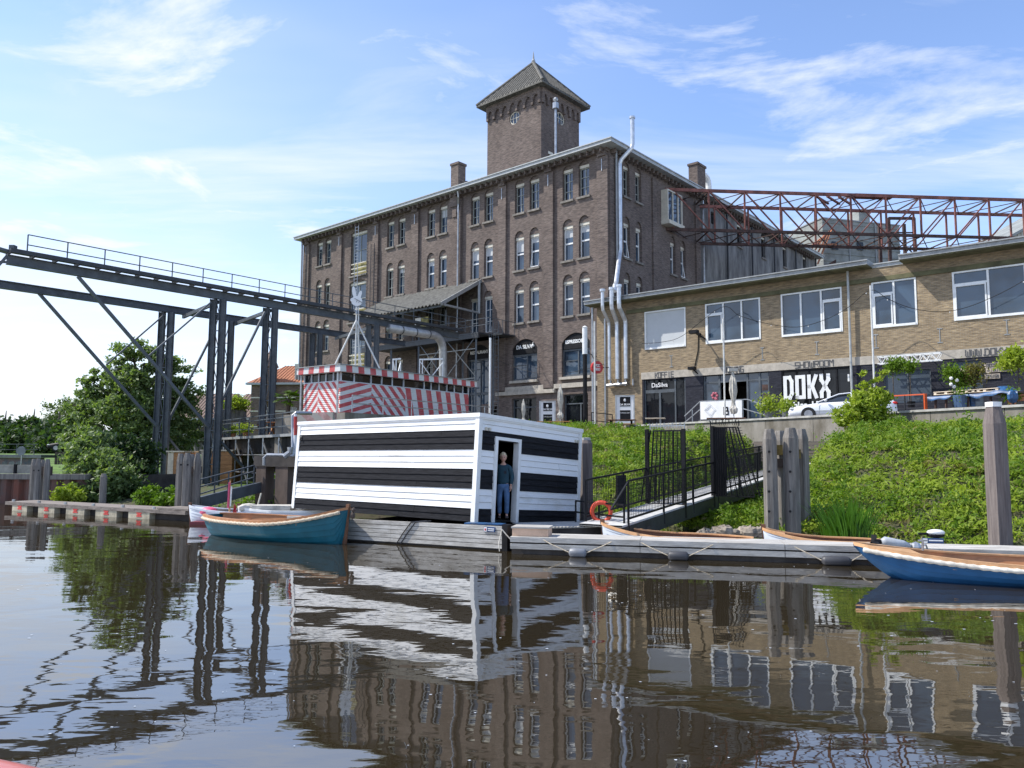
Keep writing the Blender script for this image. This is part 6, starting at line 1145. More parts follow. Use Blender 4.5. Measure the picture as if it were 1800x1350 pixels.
# ================================================================ TERRACE, HOUSES
def terrace():
    pa = Vector((at(520, 761, 38.0).x, 38.0, 3.25)); pb = Vector((at(306, 774, 60).x, 60, 3.3)); d = pb-pa; d.z = 0; L_ = d.length; f = F((pa.x, pa.y, 0), -d)  # a negative going away
    R = empty('terrace_deck', (pa.x, pa.y, 3), 0, 'raised steel terrace deck with pipe railings left of the striped cabin', 'terrace')
    mb = MB(); mb.box(f, -L_, 0, 3.13, 3.24, -9, 0); mb.box(f, -L_, 0, 2.3, 3.12, -.5, -.3); [mb.box(f, -L_+i*2, -L_+i*2+.15, 2.7, 3.12, -8, -.51) for i in range(int(L_/2)+1)]; mb.build('deck', 'black_paint', R)  # deep black board behind the edge stands for the shade below the deck
    mb = MB(); mb.box(f, -L_, 0, 3.12, 3.26, .01, .06); mb.build('edge', 'grey_zinc', R)
    mb = MB(); [mb.bar(f(-L_, z, .03), f(0, z, .03), .05) for z in (4.33, 4.1, 3.65)]; [mb.bar(f(-i*1.9, 3.25, .03), f(-i*1.9, 4.33, .03), .05) for i in range(int(L_/1.9)+1)]; [mb.bar(f(-12-i*.25, 3.25, .03), f(-12-i*.25, 4.3, .03), .02) for i in range(56)]; mb.build('railing', 'dark_steel', R)
    mb = MB(); [mb.bar(f(-i*2.6, .3, -.05), f(-i*2.6, 3.1, -.05), .07) for i in range(9)]; [mb.bar(f(-i*2.6, .6, -.05), f(-(i+1)*2.6, 2.9, -.05), .06) for i in range(0, 8)]; mb.bar(f(-20, 1.2, 0), f(0, 1.2, 0), .06); mb.bar(f(-20, 2.2, 0), f(0, 2.2, 0), .06); mb.build('scaffold', 'galvanised', R)
    mb = MB(); mb.box(f, -L_, 0, .9, 3.1, -2.7, -2.5); tag(mb.build('retaining_wall', 'interior_dark'), 'retaining wall coloured near black for the shade under the raised terrace', 'wall')  # near black colour puts the shade under the terrace into the wall
    def T(a, c): return f(-a, 3.25, -c)
    # planters, hedge, palm, parasol, tables
    def onT(px, c, z=3.25): # point on the deck at a given pixel column
        o = f(0, 0, -c); P = onpl(px, 760, Vector((o.x, o.y, 0)), f.n); return Vector((P.x, P.y, z))
    q = onT(410, 1.2); fr = F((q.x, q.y, 0), (1, 0, 0)); Rp = empty('planter', q, 0, 'grey box planter with a feathery green shrub on the terrace', 'planter'); mb = MB(); mb.box(fr, -.7, .7, 4.4, 5.15, -.4, .2); mb.box(fr, -.55, -.45, 3.25, 4.4, -.3, .1); mb.box(fr, .45, .55, 3.25, 4.4, -.3, .1); mb.build('box', 'grey_timber', Rp)
    tree('fern_shrub', 'feathery yellow green shrub in the raised terrace planter', (q.x, q.y, 5.1), 1, [(0, 0, .45, .55), (-.5, 0, .3, .45), (.5, 0, .4, .45)], .03, 60, 60, .11, 'leaf_bush', cat='shrub', spread=.2)
    for i, (px, lb) in enumerate(((390, 'small yellow pot plant at the left end of the terrace row'), (410, 'small yellow pot plant in the middle of the terrace row'), (432, 'larger yellow pot plant at the right of the terrace row'))):
        q = onT(px, .6); mb = MB(); mb.tube([q, q+Vector((0, 0, .3))], [.14, .18], 8); o = mb.build('flower_pot', 'terracotta'); tag(o, lb, 'pot plant', 'pot plants on the terrace'); leafmesh('foliage', np.array(q)+np.array([0, 0, .5])+rng.normal(size=(500, 3))*np.array([.2, .2, .14]), .09, 'leaf_bush', o, origin=1)
    mb = MB(); q = onT(457, 2.2); mb.tube([q, q+Vector((0, 0, .3)), q+Vector((0, 0, .9)), q+Vector((0, 0, 2.5)), q+Vector((0, 0, 3.0))], [.05, .05, .22, .12, .04], 8); tag(mb.build('parasol', 'black_cloth'), 'folded black parasol on the terrace before the brick house', 'parasol')
    q = onT(505, 1.6); Rm = empty('palm_tree', q, 0, 'small fan palm with a hairy trunk on the terrace beside the cabin', 'palm'); mb = MB(); tp = Vector((q.x, q.y, 5.35)); mb.tube([q, q.lerp(tp, .5), tp], [.14, .13, .15], 8); mb.build('trunk', 'bark', Rm)
    P = []; N_ = []
    mb = MB()
    for i in range(26):
        a = rng.uniform(0, 2*math.pi); e = rng.uniform(-.5, .9); dr = Vector((math.cos(a)*math.cos(e), math.sin(a)*math.cos(e), math.sin(e))); st = tp+dr*.45; mb.tube([tp, st], .012, 4)
        for j in range(9): w = (j-4)*.24; sd = dr.cross(Vector((0, 0, 1))).normalized(); v = (dr*math.cos(w)+sd*math.sin(w)); t_ = st+v*.45+Vector((0, 0, -.12)); s_ = sd.cross(v)*.02+sd*.022; mb.add([st-s_, st+s_, st.lerp(t_, .6)+s_*1.3, t_, st.lerp(t_, .6)-s_*1.3], [(0, 1, 2, 3, 4)])
    mb.build('crown', 'leaf_weed', Rm)
    for i, (px, c) in enumerate(((478, 2.2), (497, 1.2), (350, 2))):
        q = onT(px, c); fr = F(q, (1, 0, 0)); Rt = empty('picnic_table', q, 0, ['wooden terrace table behind the second gantry leg', 'wooden terrace table under the small palm', 'dark terrace table at the far left end of the deck'][i], 'table', 'tables on the terrace'); mb = MB(); mb.box(fr, -.8, .8, .72, .77, -.4, .4); mb.build('top', 'crate_wood' if i < 2 else 'black_paint', Rt); mb = MB(); [mb.bar(fr(s*.6, 0, c_*.5), fr(s*.6, .72, -c_*.3), .07) for s in (-1, 1) for c_ in (-1, 1)]; mb.box(fr, -.8, .8, .42, .46, .55, .8); mb.build('bench', 'crate_wood' if i < 2 else 'black_paint', Rt)
terrace()
def houses():
    def house(lb, x0, x1, yw, yr, Y, dp, wallm, roofm, hip0=.0, hip1=.0, wins=(), band=False, rot=-.1, name='brick_house'):
        p = at(x0, yw, Y); u = Vector((1, rot, 0)).normalized(); q = onpl(x1, yw, p, F(p, u).n); w = (q-p).dot(u); zt = p.z; zr = at(x0, yr, Y+dp*.3).z; fr = F((p.x, p.y, 0), u)
        R = empty(name, (p.x, p.y, 3), 0, lb, 'house', 'old houses behind the terrace')
        holes = [rect(w*a-.45, w*a+.45, b, b+1.5) for a, b in wins]
        mb = MB(); mb.wall(fr, rect(0, w, 1, zt), holes, .2); mb.box(fr, 0, .3, 1, zt, -dp, -.01); mb.box(fr, w-.3, w, 1, zt, -dp, -.01); mb.box(fr, .31, w-.31, 1, zt, -dp, -dp+.3); mb.build('wall', wallm, R)
        for a, b in wins: mb = MB(); mb.box(fr, w*a-.44, w*a+.44, b+.01, b+1.49, -.15, -.1); o = mb.build('window', 'white_paint', R); g = MB(); [g.box(fr, w*a-.38+.4*i, w*a-.02+.4*i, b+.08+.72*j, b+.74+.72*j, -.099, -.09) for i in (0, 1) for j in (0, 1)]; g.build('pane', 'glass_dark', o)
        if band: mb = MB(); [mb.box(fr, -.01, w+.01, z, z+.12, .001, .03) for z in (zt-1.6, zt-3.0, zt-4.6)]; mb.build('stone_band', 'cream_paint', R)
        mb = MB(); o_ = .35; a, b, c, d = fr(-o_, zt, o_), fr(w+o_, zt, o_), fr(w+o_, zt, -dp-o_), fr(-o_, zt, -dp-o_); r0 = fr(w*hip0, zr, -dp/2); r1 = fr(w*(1-hip1), zr, -dp/2)
        mb.add([a, b, c, d, r0, r1], [(0, 1, 5, 4), (1, 2, 5), (2, 3, 4, 5), (3, 0, 4), (3, 2, 1, 0)])
        n = int(w/.35)
        for i in range(1, n): t = i/n; e = fr(w*t, zt, o_); tt = min(max(t, hip0), 1-hip1); m_ = fr(w*t, zt+(zr-zt)*min(1, t/max(hip0, 1e-3), (1-t)/max(hip1, 1e-3)), o_-(dp/2+o_)*min(1, t/max(hip0, 1e-3), (1-t)/max(hip1, 1e-3))); mb.tube([e, m_], .06, 4, False)
        mb.build('roof', roofm, R); mb = MB(); mb.box(fr, -.45, w+.45, zt-.22, zt-.01, -.1, .42); mb.build('gutter', 'fascia_zinc', R)
        return R, fr, w, zt, zr
    R, fr, w, zt, zr = house('brick house with white bands, orange tiled hipped roof and a small turret', 442, 560, 673, 640, 80, 9, 'house_brick', 'roof_orange', .25, .1, [(.28, 5.6), (.62, 5.6), (.86, 5.6), (.62, 2.6)], True)
    mb = MB(); c = fr(w*.28, 0, .1); mb.tube([(c.x, c.y, zt-2), (c.x, c.y, zt+1.6)], .75, 8); mb.build('turret', 'house_brick', R); mb = MB(); mb.tube([(c.x, c.y, zt+1.6), (c.x, c.y, zt+1.8), (c.x, c.y, zt+3.6)], [.9, .8, .03], 8); mb.build('turret_roof', 'roof_brown', R)
    mb = MB(); mb.box(fr, w*.62, w*.74, zt, zt+2.0, -2.2, -.4); dm = mb.build('dormer', 'cream_paint', R); mb = MB(); mb.box(fr, w*.64, w*.72, zt+.4, zt+1.6, -.39, -.36); mb.build('pane', 'glass_dark', dm)
    house('low brown gabled house left of the banded brick house', 392, 440, 735, 690, 84, 9, 'house_brick', 'roof_brown', .15, .35, [(.5, 4.1)])
    house('brown tiled house half hidden by the ash tree', 300, 396, 735, 690, 88, 9, 'house_brick', 'roof_brown', .1, .1, [(.3, 3.6), (.7, 3.6)], name='tiled_house')
houses()
# ================================================================ STRIPED CABIN
CC = at(597, 735, 40); CC.z = 0; CU = Vector((.595, .804, 0)); FCR = F(CC, CU); FCL = F(CC, Vector((.804, -.595, 0)))
def cabin():
    R = empty('striped_cabin', (CC.x, CC.y, 4.2), math.atan2(CU.y, CU.x), 'low cabin painted with red and white diagonal stripes above the hut', 'cabin'); R.matrix_basis = Matrix.Translation((CC.x, CC.y, 4.2)) @ Matrix.Rotation(math.atan2(CU.y, CU.x), 4, 'Z')
    ca, cb = RW
    stripes('stripe_gentle', ca, cb, -.28, 1, .42); stripes('stripe_steep', ca, cb, .70, .72, .46); stripes('stripe_upright', ca, cb, 1, .22, .86); stripes('stripe_chev_a', ca, cb, .75, .7, .36); stripes('stripe_chev_b', ca, cb, -.75, .7, .36); stripes('stripe_fascia', ca, cb, 1, .12, .84, ridge=False)
    W_ = 10.4; D = 2.95; z0, z1, z2, z3 = 4.3, 6.02, 6.50, 6.86
    xb = [0, (onpl(653, 690, CC, FCR.n)-CC).dot(CU), (onpl(713, 690, CC, FCR.n)-CC).dot(CU), W_]
    mb = MB()
    for i in range(3): mb.mi = i; mb.box(FCR, xb[i]+(.001 if i else 0), xb[i+1], z0, z1, -.1, 0)
    mb.build('front_wall', ['stripe_gentle', 'stripe_steep', 'stripe_upright'], R)
    mb = MB(); mb.mi = 1; mb.box(FCL, -D, -D*.60, z0, z1, -.1, 0); mb.mi = 0; mb.box(FCL, -D*.60, -.101, z0, z1, -.1, 0); mb.build('side_wall', ['stripe_chev_b', 'stripe_chev_a'], R)
    mb = MB(); mb.box(FCR, .1, W_, z0, z3-.1, -D, -D+.1); mb.box(FCR, W_-.1, W_-.001, z0, z2, -D+.11, -.11); mb.box(FCR, .11, W_-.12, z0, z0+.1, -D+.11, -.11); mb.build('rear_wall', 'interior_dark', R)
    mb = MB(); mb.box(FCR, 0, W_, z1+.001, z1+.05, -.1, .02); mb.box(FCL, -D, -.101, z1+.001, z1+.05, -.1, .02); xs = [0.0, .9, 2.1, 2.9, 3.7, 4.6, 6.3, 6.9, 7.6, 8.3, 9.0, 9.8, W_-.06]
    for x in xs: mb.box(FCR, x, x+.06, z1+.051, z2, -.09, .02)
    for i in range(5): a = -D+D*i/5; mb.box(FCL, a, a+.05, z1+.051, z2, -.09, .02)
    fr_ = mb.build('window_band', 'hull_white', R); g = MB(); g.box(FCR, .05, W_-.06, z1+.04, z2+.01, -.07, -.05); g.box(FCL, -D+.05, -.12, z1+.04, z2+.01, -.07, -.05); g.build('pane', 'glass_shop', fr_)
    FT = F((CC.x, CC.y, 0), CU, Vector((-CU.y, CU.x, 0)))
    mb = MB(); mb.box(FT, -.35, W_+.4, -.35, D+.2, z2+.001, z3-.02); mb.build('fascia', 'stripe_fascia', R); mb = MB(); mb.box(FT, -.40, W_+.45, -.40, D+.25, z3-.019, z3+.03); mb.build('roof', 'grey_zinc', R)
    mb = MB(); [mb.tube([FCL(a, 4.0, .15), FCL(a, z3-.3, .15)], .05, 6) for a in (-D-.05, -.05)]; mb.build('corner_pole', 'galvanised', R)
    # platform block and its pipe railing
    R = empty('cabin_platform', (CC.x, CC.y, 2), 0, 'concrete platform with faded red and white paint under the striped cabin', 'platform')
    stripes('faded_paint', (.34, .20, .18), (.36, .33, .29), .8, .6, .5, ridge=False, worn=.8)
    mb = MB(); mb.box(FT, -1.4, W_+6, -2.0, D+.5, 2.0, 4.28); mb.build('block', 'concrete', R)
    p = at(523, 727, 37.2); q = at(585, 727, 36.6); f = F((p.x, p.y, 0), Vector((q.x-p.x, q.y-p.y, 0))); mb = MB(); mb.box(f, 0, (q-p).length, 2.2, 4.22, -.35, .0); mb.build('painted_wall', 'faded_paint', R)
    mb = MB(); A = at(600, 735, 37.0); z = A.z; a0 = FT(-.9, -1.95, 0); 
    for zz in (5.15, 4.75): mb.bar(FT(-.9, -1.93, zz), FT(W_-.3, -1.93, zz), .05)
    for i in range(6): mb.bar(FT(-.9+i*2.1, -1.93, 4.28), FT(-.9+i*2.1, -1.93, 5.15), .05)
    mb.build('railing', 'galvanised', R)
    # hand-shaped sign on a tripod mast standing on the roof
    c = at(627, 540, 42.3); R = empty('hand_sign', (c.x, c.y, z3), 0, 'white cut out hand sign with two raised fingers on a tripod mast above the cabin', 'sign'); zr = z3+.03
    mb = MB(); mb.tube([(c.x, c.y, zr), (c.x, c.y, c.z)], .045, 6); [mb.tube([(c.x, c.y, at(627, 563, 42.3).z), (c.x+dx, c.y+dy, zr)], .045, 6) for dx, dy in ((-1.15, -.3), (1.4, -.2), (.15, 1.0))]; mb.tube([(c.x+.2, c.y, zr), (c.x+.1, c.y, c.z)], .03, 5); mb.build('mast', 'mast', R)
    f = F((c.x, c.y-.1, c.z), (.97, .15, 0)); mb = MB(); s = .031*1.0
    def el(cx, cy, rx, ry, rot=0, n=18): return [(cx+rx*math.cos(t)*math.cos(rot)-ry*math.sin(t)*math.sin(rot), cy+rx*math.cos(t)*math.sin(rot)+ry*math.sin(t)*math.cos(rot)) for t in [2*math.pi*i/n for i in range(n)]]
    mb.prism(f, el(.02, .32, .30, .28), 0, .06); mb.prism(f, el(-.14, .80, .10, .34, .15), .002, .058); mb.prism(f, el(.17, .66, .09, .26, -.3), .003, .057); mb.prism(f, el(-.22, .38, .12, .10, .6), .061, .075); mb.build('panel', 'banner', R)
    mb = MB(); [mb.tube([f(-.1+.12*i, .45-.06*i, .08), f(.05+.12*i, .38-.06*i, .08), f(.0+.12*i, .25-.02*i, .08)], .012, 4) for i in range(3)]; mb.build('outline', 'letter_grey', R)
    mb = MB(); mb.tube([f(-.12, -.2, .05), f(.0, -.28, .05), f(.02, -.4, .05)], .07, 6); mb.build('loudspeaker', 'galvanised', R)
    # white tube frames behind the cabin
    for (x0, x1, yt, yb, Y, lb) in ((737, 776, 632, 672, 52, 'white tube frame with crossed braces behind the right end of the cabin'), (690, 700, 632, 665, 47, 'small white tube ladder frame on the cabin roof')):
        p = at(x0, yb+10, Y); q = at(x1, yb+10, Y); zt = at(x0, yt, Y).z; R = empty('tube_frame', p, 0, lb, 'frame'); mb = MB(); a, b = Vector((p.x, p.y, 0)), Vector((q.x, q.y+.8, 0)); zb_ = p.z-(2.5 if Y > 50 else .3); up = Vector((0, 0, 1))
        [mb.bar(k+up*zb_, k+up*zt, .06) for k in (a, a+Vector((.18, .1, 0)), b)]; mb.bar(a+up*zt, b+up*(zt+.15), .07, .1); mb.bar(a+up*(zt-1.25), b+up*(zt-1.1), .06); mb.bar(a+up*(zt-.1), b+up*(zt-2.2), .05); mb.bar(b+up*(zt-.1), a+up*(zt-2.2), .05); mb.build('frame', 'white_paint', R)
cabin()
# ================================================================ LOADING PLATFORM with corrugated canopy
def loading():
    R = empty('loading_platform', FL(-16, 11.7, 0), 0, 'dark steel loading platform with a corrugated canopy on the warehouse front', 'platform')
    mb = MB(); n = 56; s0, s1 = -24.6, -12.75; pts = []
    for i in range(n*2+1): a = s0+(s1-s0)*i/(n*2); pts.append((a, .075*math.cos(i*math.pi/2)))
    top = [FL(a, 16.75+w, .05) for a, w in pts]; bot = [FL(a, 14.12+w, 4.6) for a, w in pts]; mb.loft([bot, top]); mb.loft([[p-Vector((0, 0, .04)) for p in top], [p-Vector((0, 0, .04)) for p in bot]]); mb.build('canopy', 'roof_sheet', R)
    mb = MB(); mb.bar(FL(s1+.06, 16.7, .05), FL(s1+.06, 14.06, 4.62), .14, .28); mb.bar(FL(s1+.06, 13.95, .3), FL(s1+.06, 14.05, 4.5), .14, .16); mb.bar(FL(s1+.06, 16.6, .3), FL(s1+.06, 13.9, .3), .2, .2); mb.build('verge', 'grey_zinc', R)
    mb = MB(); [mb.bar(FL(-14.5-2.4*i, 16.5, .1), FL(-14.5-2.4*i, 13.95, 4.5), .1, .12) for i in range(5)]; mb.bar(FL(s0+.3, 13.98, 4.3), FL(s1-.2, 13.98, 4.3), .12, .16); mb.build('rafter', 'dark_steel', R)
    mb = MB(); mb.box(FL, -24.4, -10.0, 11.62, 11.74, .05, 3.2); mb.box(FL, -24.4, -10.0, 11.3, 11.61, 3.05, 3.2); mb.box(FL, -13.6, -8.9, 11.62, 11.735, .05, 1.6); mb.build('floor', 'steel_edge', R)
    mb = MB(); [mb.bar(FL(a, 4.3, 3.0), FL(a, 13.95 if i < 4 else 11.7, 3.0), .14) for i, a in enumerate((-24, -20.5, -17, -13.8, -10.4))]; [mb.bar(FL(a, 4.3, 1.0), FL(a, 11.6, 1.0), .14) for a in (-13.8, -10.4, -17)]; mb.build('post', 'dark_steel', R)
    mb = MB()
    for a, b in ((-17, -13.8), (-13.8, -10.4)): [mb.bar(FL(a, z, 3.0), FL(b, z+3.2, 3.0), .06) for z in (5, 8.3)]; [mb.bar(FL(b, z, 3.0), FL(a, z+3.2, 3.0), .06) for z in (5, 8.3)]; [mb.bar(FL(a, z, 3.0), FL(b, z, 3.0), .07) for z in (4.9, 8.2, 10.5)]
    mb.build('bracing', 'dark_steel', R)
    mb = MB(); [mb.bar(FL(-24.4, z, 3.15), FL(-8.9, z, 3.15), .04) for z in (12.25, 12.75)]; [mb.bar(FL(-24.4+i*1.7, 11.7, 3.15), FL(-24.4+i*1.7, 12.75, 3.15), .045) for i in range(10)]; mb.bar(FL(-8.9, 12.75, 3.15), FL(-8.9, 12.75, .1), .04); [mb.bar(FL(-8.9, 11.7, c), FL(-8.9, 12.75, c), .04) for c in (.2, 1.6, 3.1)]; mb.build('railing', 'dark_steel', R)
    mb = MB(); mb.box(FL, -17.3, -16.6, 12.5, 13.6, 3.1, 3.2); mb.mi = 1; mb.box(FL, -16.55, -15.7, 12.4, 13.6, 3.1, 3.2); mb.build('panel', ['banner', 'board_yellow'], R)
    # caged ladder down to the yard
    for s_, b0, b1, c, lb in ((9.7, 4.3, 12.7, 1.5, 'dark caged steel ladder from the loading platform down to the yard'),):
        mb = MB(); [mb.bar(FL(-s_+d, b0, c), FL(-s_+d, b1, c), .05) for d in (-.28, .28)]; [mb.bar(FL(-s_-.28, b0+i*.3, c), FL(-s_+.28, b0+i*.3, c), .03) for i in range(int((b1-b0)/.3))]
        for z in np.arange(6.4, 12.6, .9): pts = [FL(-s_+.35*math.cos(t), z, c+.1+.6*math.sin(t)) for t in np.linspace(0, math.pi, 7)]; mb.tube(pts, .02, 4)
        for t in (.5, 1.2, 1.9, 2.6): mb.bar(FL(-s_+.35*math.cos(t), 6.4, c+.1+.6*math.sin(t)), FL(-s_+.35*math.cos(t), 12.4, c+.1+.6*math.sin(t)), .02)
        tag(mb.build('cage_ladder', 'dark_steel'), lb, 'ladder')
    # silver duct
    a, b, c = at(684, 577, 52.7), at(779, 592, 57), at(779, 668, 57); mb = MB(); d = (b-a).normalized(); pts = [a, b-d*1.0]+[b-d*1.0*(1-math.sin(t))+Vector((0, 0, -1.0*(1-math.cos(t)))) for t in (.4, .8, 1.2, 1.57)]+[c-Vector((0, 0, .5)), Vector((c.x, c.y, 4.3))]; mb.tube(pts, .30, 14)
    o = mb.build('ventilation_duct', 'duct_steel', None, True); tag(o, 'thick grey ventilation duct hung under the gantry and bent down behind the cabin', 'duct'); mb = MB(); [mb.tube([a.lerp(b, t), a.lerp(b, t+.012)], .325, 14) for t in (.2, .45, .7)]; mb.build('joint_band', 'steel_edge', o)
loading()
# ================================================================ YARD THINGS
def build_car(o, u, paint, label, L_=4.9, sc=1.0, name='parked_car'):
    fr = F(o, u); R = empty(name, o, math.atan2(u.y, u.x), label, 'car'); Wd = 1.8*sc
    g = lambda a, b, c: fr(a*sc, b*sc, -Wd/2+c*sc)
    st = [(0, .50, .55), (.08, .60, .70), (.35, .70, .82), (.9, .79, .88), (1.5, .88, .9), (2.6, .92, .9), (3.7, .95, .9), (4.4, .97, .86), (4.75, .93, .78), (4.88, .82, .70), (L_, .55, .66)]
    mb = MB(); mb.loft([[g(a, b, c) for c, b in ((-w*.96, .22), (-w, .42), (-w*.99, zb-.16), (-w*.90, zb-.02), (-w*.5, zb+.02), (w*.5, zb+.02), (w*.90, zb-.02), (w*.99, zb-.16), (w, .42), (w*.96, .22))] for a, zb, w in st], True, True); mb.build('body', paint, R, True)
    gs = [(1.45, .88, .70), (1.9, 1.12, .66), (2.3, 1.30, .60), (2.8, 1.36, .58), (3.3, 1.33, .58), (3.9, 1.17, .60), (4.35, .98, .64)]
    mb = MB(); mb.loft([[g(a, b, c) for c, b in ((-.80, .86), (-w-.03, .86+(z-.86)*.8), (-w*.9, z-.02), (0, z), (w*.9, z-.02), (w+.03, .86+(z-.86)*.8), (.80, .86))] for a, z, w in gs]); mb.build('windscreen', 'glass_dark', R, True)
    mb = MB(); mb.loft([[g(a, b+.012, c) for c, b in ((-w-.02, z-.05), (-w*.9, z-.01), (0, z+.005), (w*.9, z-.01), (w+.02, z-.05))] for a, z, w in gs[1:-1]]); [mb.tube([g(a, z, s*(w+.05)) for a, z, w in ((1.35, .88, .77), (1.9, 1.10, .66), (2.35, 1.28, .61), (2.85, 1.33, .59), (3.3, 1.30, .59), (3.9, 1.14, .64), (4.5, .95, .78))], .03, 5) for s in (-1, 1)]; [mb.bar(g(2.95, .92, s*.84), g(2.9, 1.32, s*.64), .05) for s in (-1, 1)]; mb.build('roof', paint, R, True)
    for a in (.95, 3.95):
        for s in (-1, 1):
            mb = MB(); mb.tube([g(a, .32, s*.74), g(a, .32, s*.915)], .34*sc, 20); mb.build('wheel_arch', 'black_paint', R)
            mb = MB(); mb.tube([g(a, .32, s*.78), g(a, .32, s*.93)], .31*sc, 20); w = mb.build('wheel', 'tyre', R); mb = MB(); mb.tube([g(a, .32, s*.90), g(a, .32, s*.94)], .2*sc, 10); mb.build('rim', 'rim', w)
    for s in (-1, 1):
        mb = MB(); mb.sphere(g(.22, .60, s*.66), .13, 8, (1.3, 1, .5)); mb.build('headlight', 'lamp_clear', R); mb = MB(); mb.sphere(g(4.78, .80, s*.66), .15, 8, (1, 1, .55)); mb.build('tail_light', 'lamp_red', R)
        mb = MB(); mb.sphere(g(1.75, .98, s*.98), .1, 8, (.7, 1, .7)); mb.build('mirror', paint, R)
    mb = MB(); [mb.bar(g(1.2, .47, s*.905), g(3.7, .47, s*.905), .02, .04) for s in (-1, 1)]; [mb.bar(g(a, .3, s*.905), g(a, .9, s*.895), .012) for a in (1.45, 2.95) for s in (-1, 1)]; mb.build('trim', 'fascia_zinc', R)
    return R
n = at(1385, 728, 38.3); build_car(Vector((n.x, n.y, 4.0)), Vector((.925, -.38, 0)), 'car_white', 'silver white coupe parked behind the concrete wall by the showroom')
n = at(78, 800, 72); build_car(Vector((n.x, n.y, 2.42)), Vector((1, .15, 0)), 'black_paint', 'small dark car parked far away on the embankment at left', name='parked_car')
def pole(name, x, y0, y1, Y, r, m, label, cat='pole', x1=None):
    a = at(x, y0, Y); b = at(x1 or x, y1, Y); mb = MB(); b = Vector((a.x, a.y, b.z)); mb.tube([a, b], r, 8); o = mb.build(name, m); return tag(o, label, cat), a, b
pole('flagpole', 1530, 502, 735, 36, .045, 'mast', 'thin grey pole rising behind the bush in front of the workshop')
pole('flagpole', 1271, 560, 742, 43, .05, 'mast', 'thin grey pole in front of the entrance with the white banner')
pole('flagpole', 1045, 565, 762, 46.5, .05, 'mast', 'thin grey pole beside the round red sign')
pole('white_post', 862, 594, 745, 50, .07, 'white_paint', 'thin white post in front of the caged ladder')
pole('guy_pole', 1063, 560, 748, 51, .05, 'galvanised', 'grey metal pole right of the round red sign')
o, a, b = pole('lamp_column', 1028, 576, 752, 50, .14, 'black_paint', 'black lamp column with a white glass top before the arched window', 'street lamp'); mb = MB(); mb.tube([a+Vector((0, 0, .02)), a-Vector((0, 0, 1.75))], .17, 10); mb.tube([a+Vector((0, 0, .02)), a+Vector((0, 0, .12))], [.2, .05], 10); mb.build('lamp_glass', 'white_paint', o)
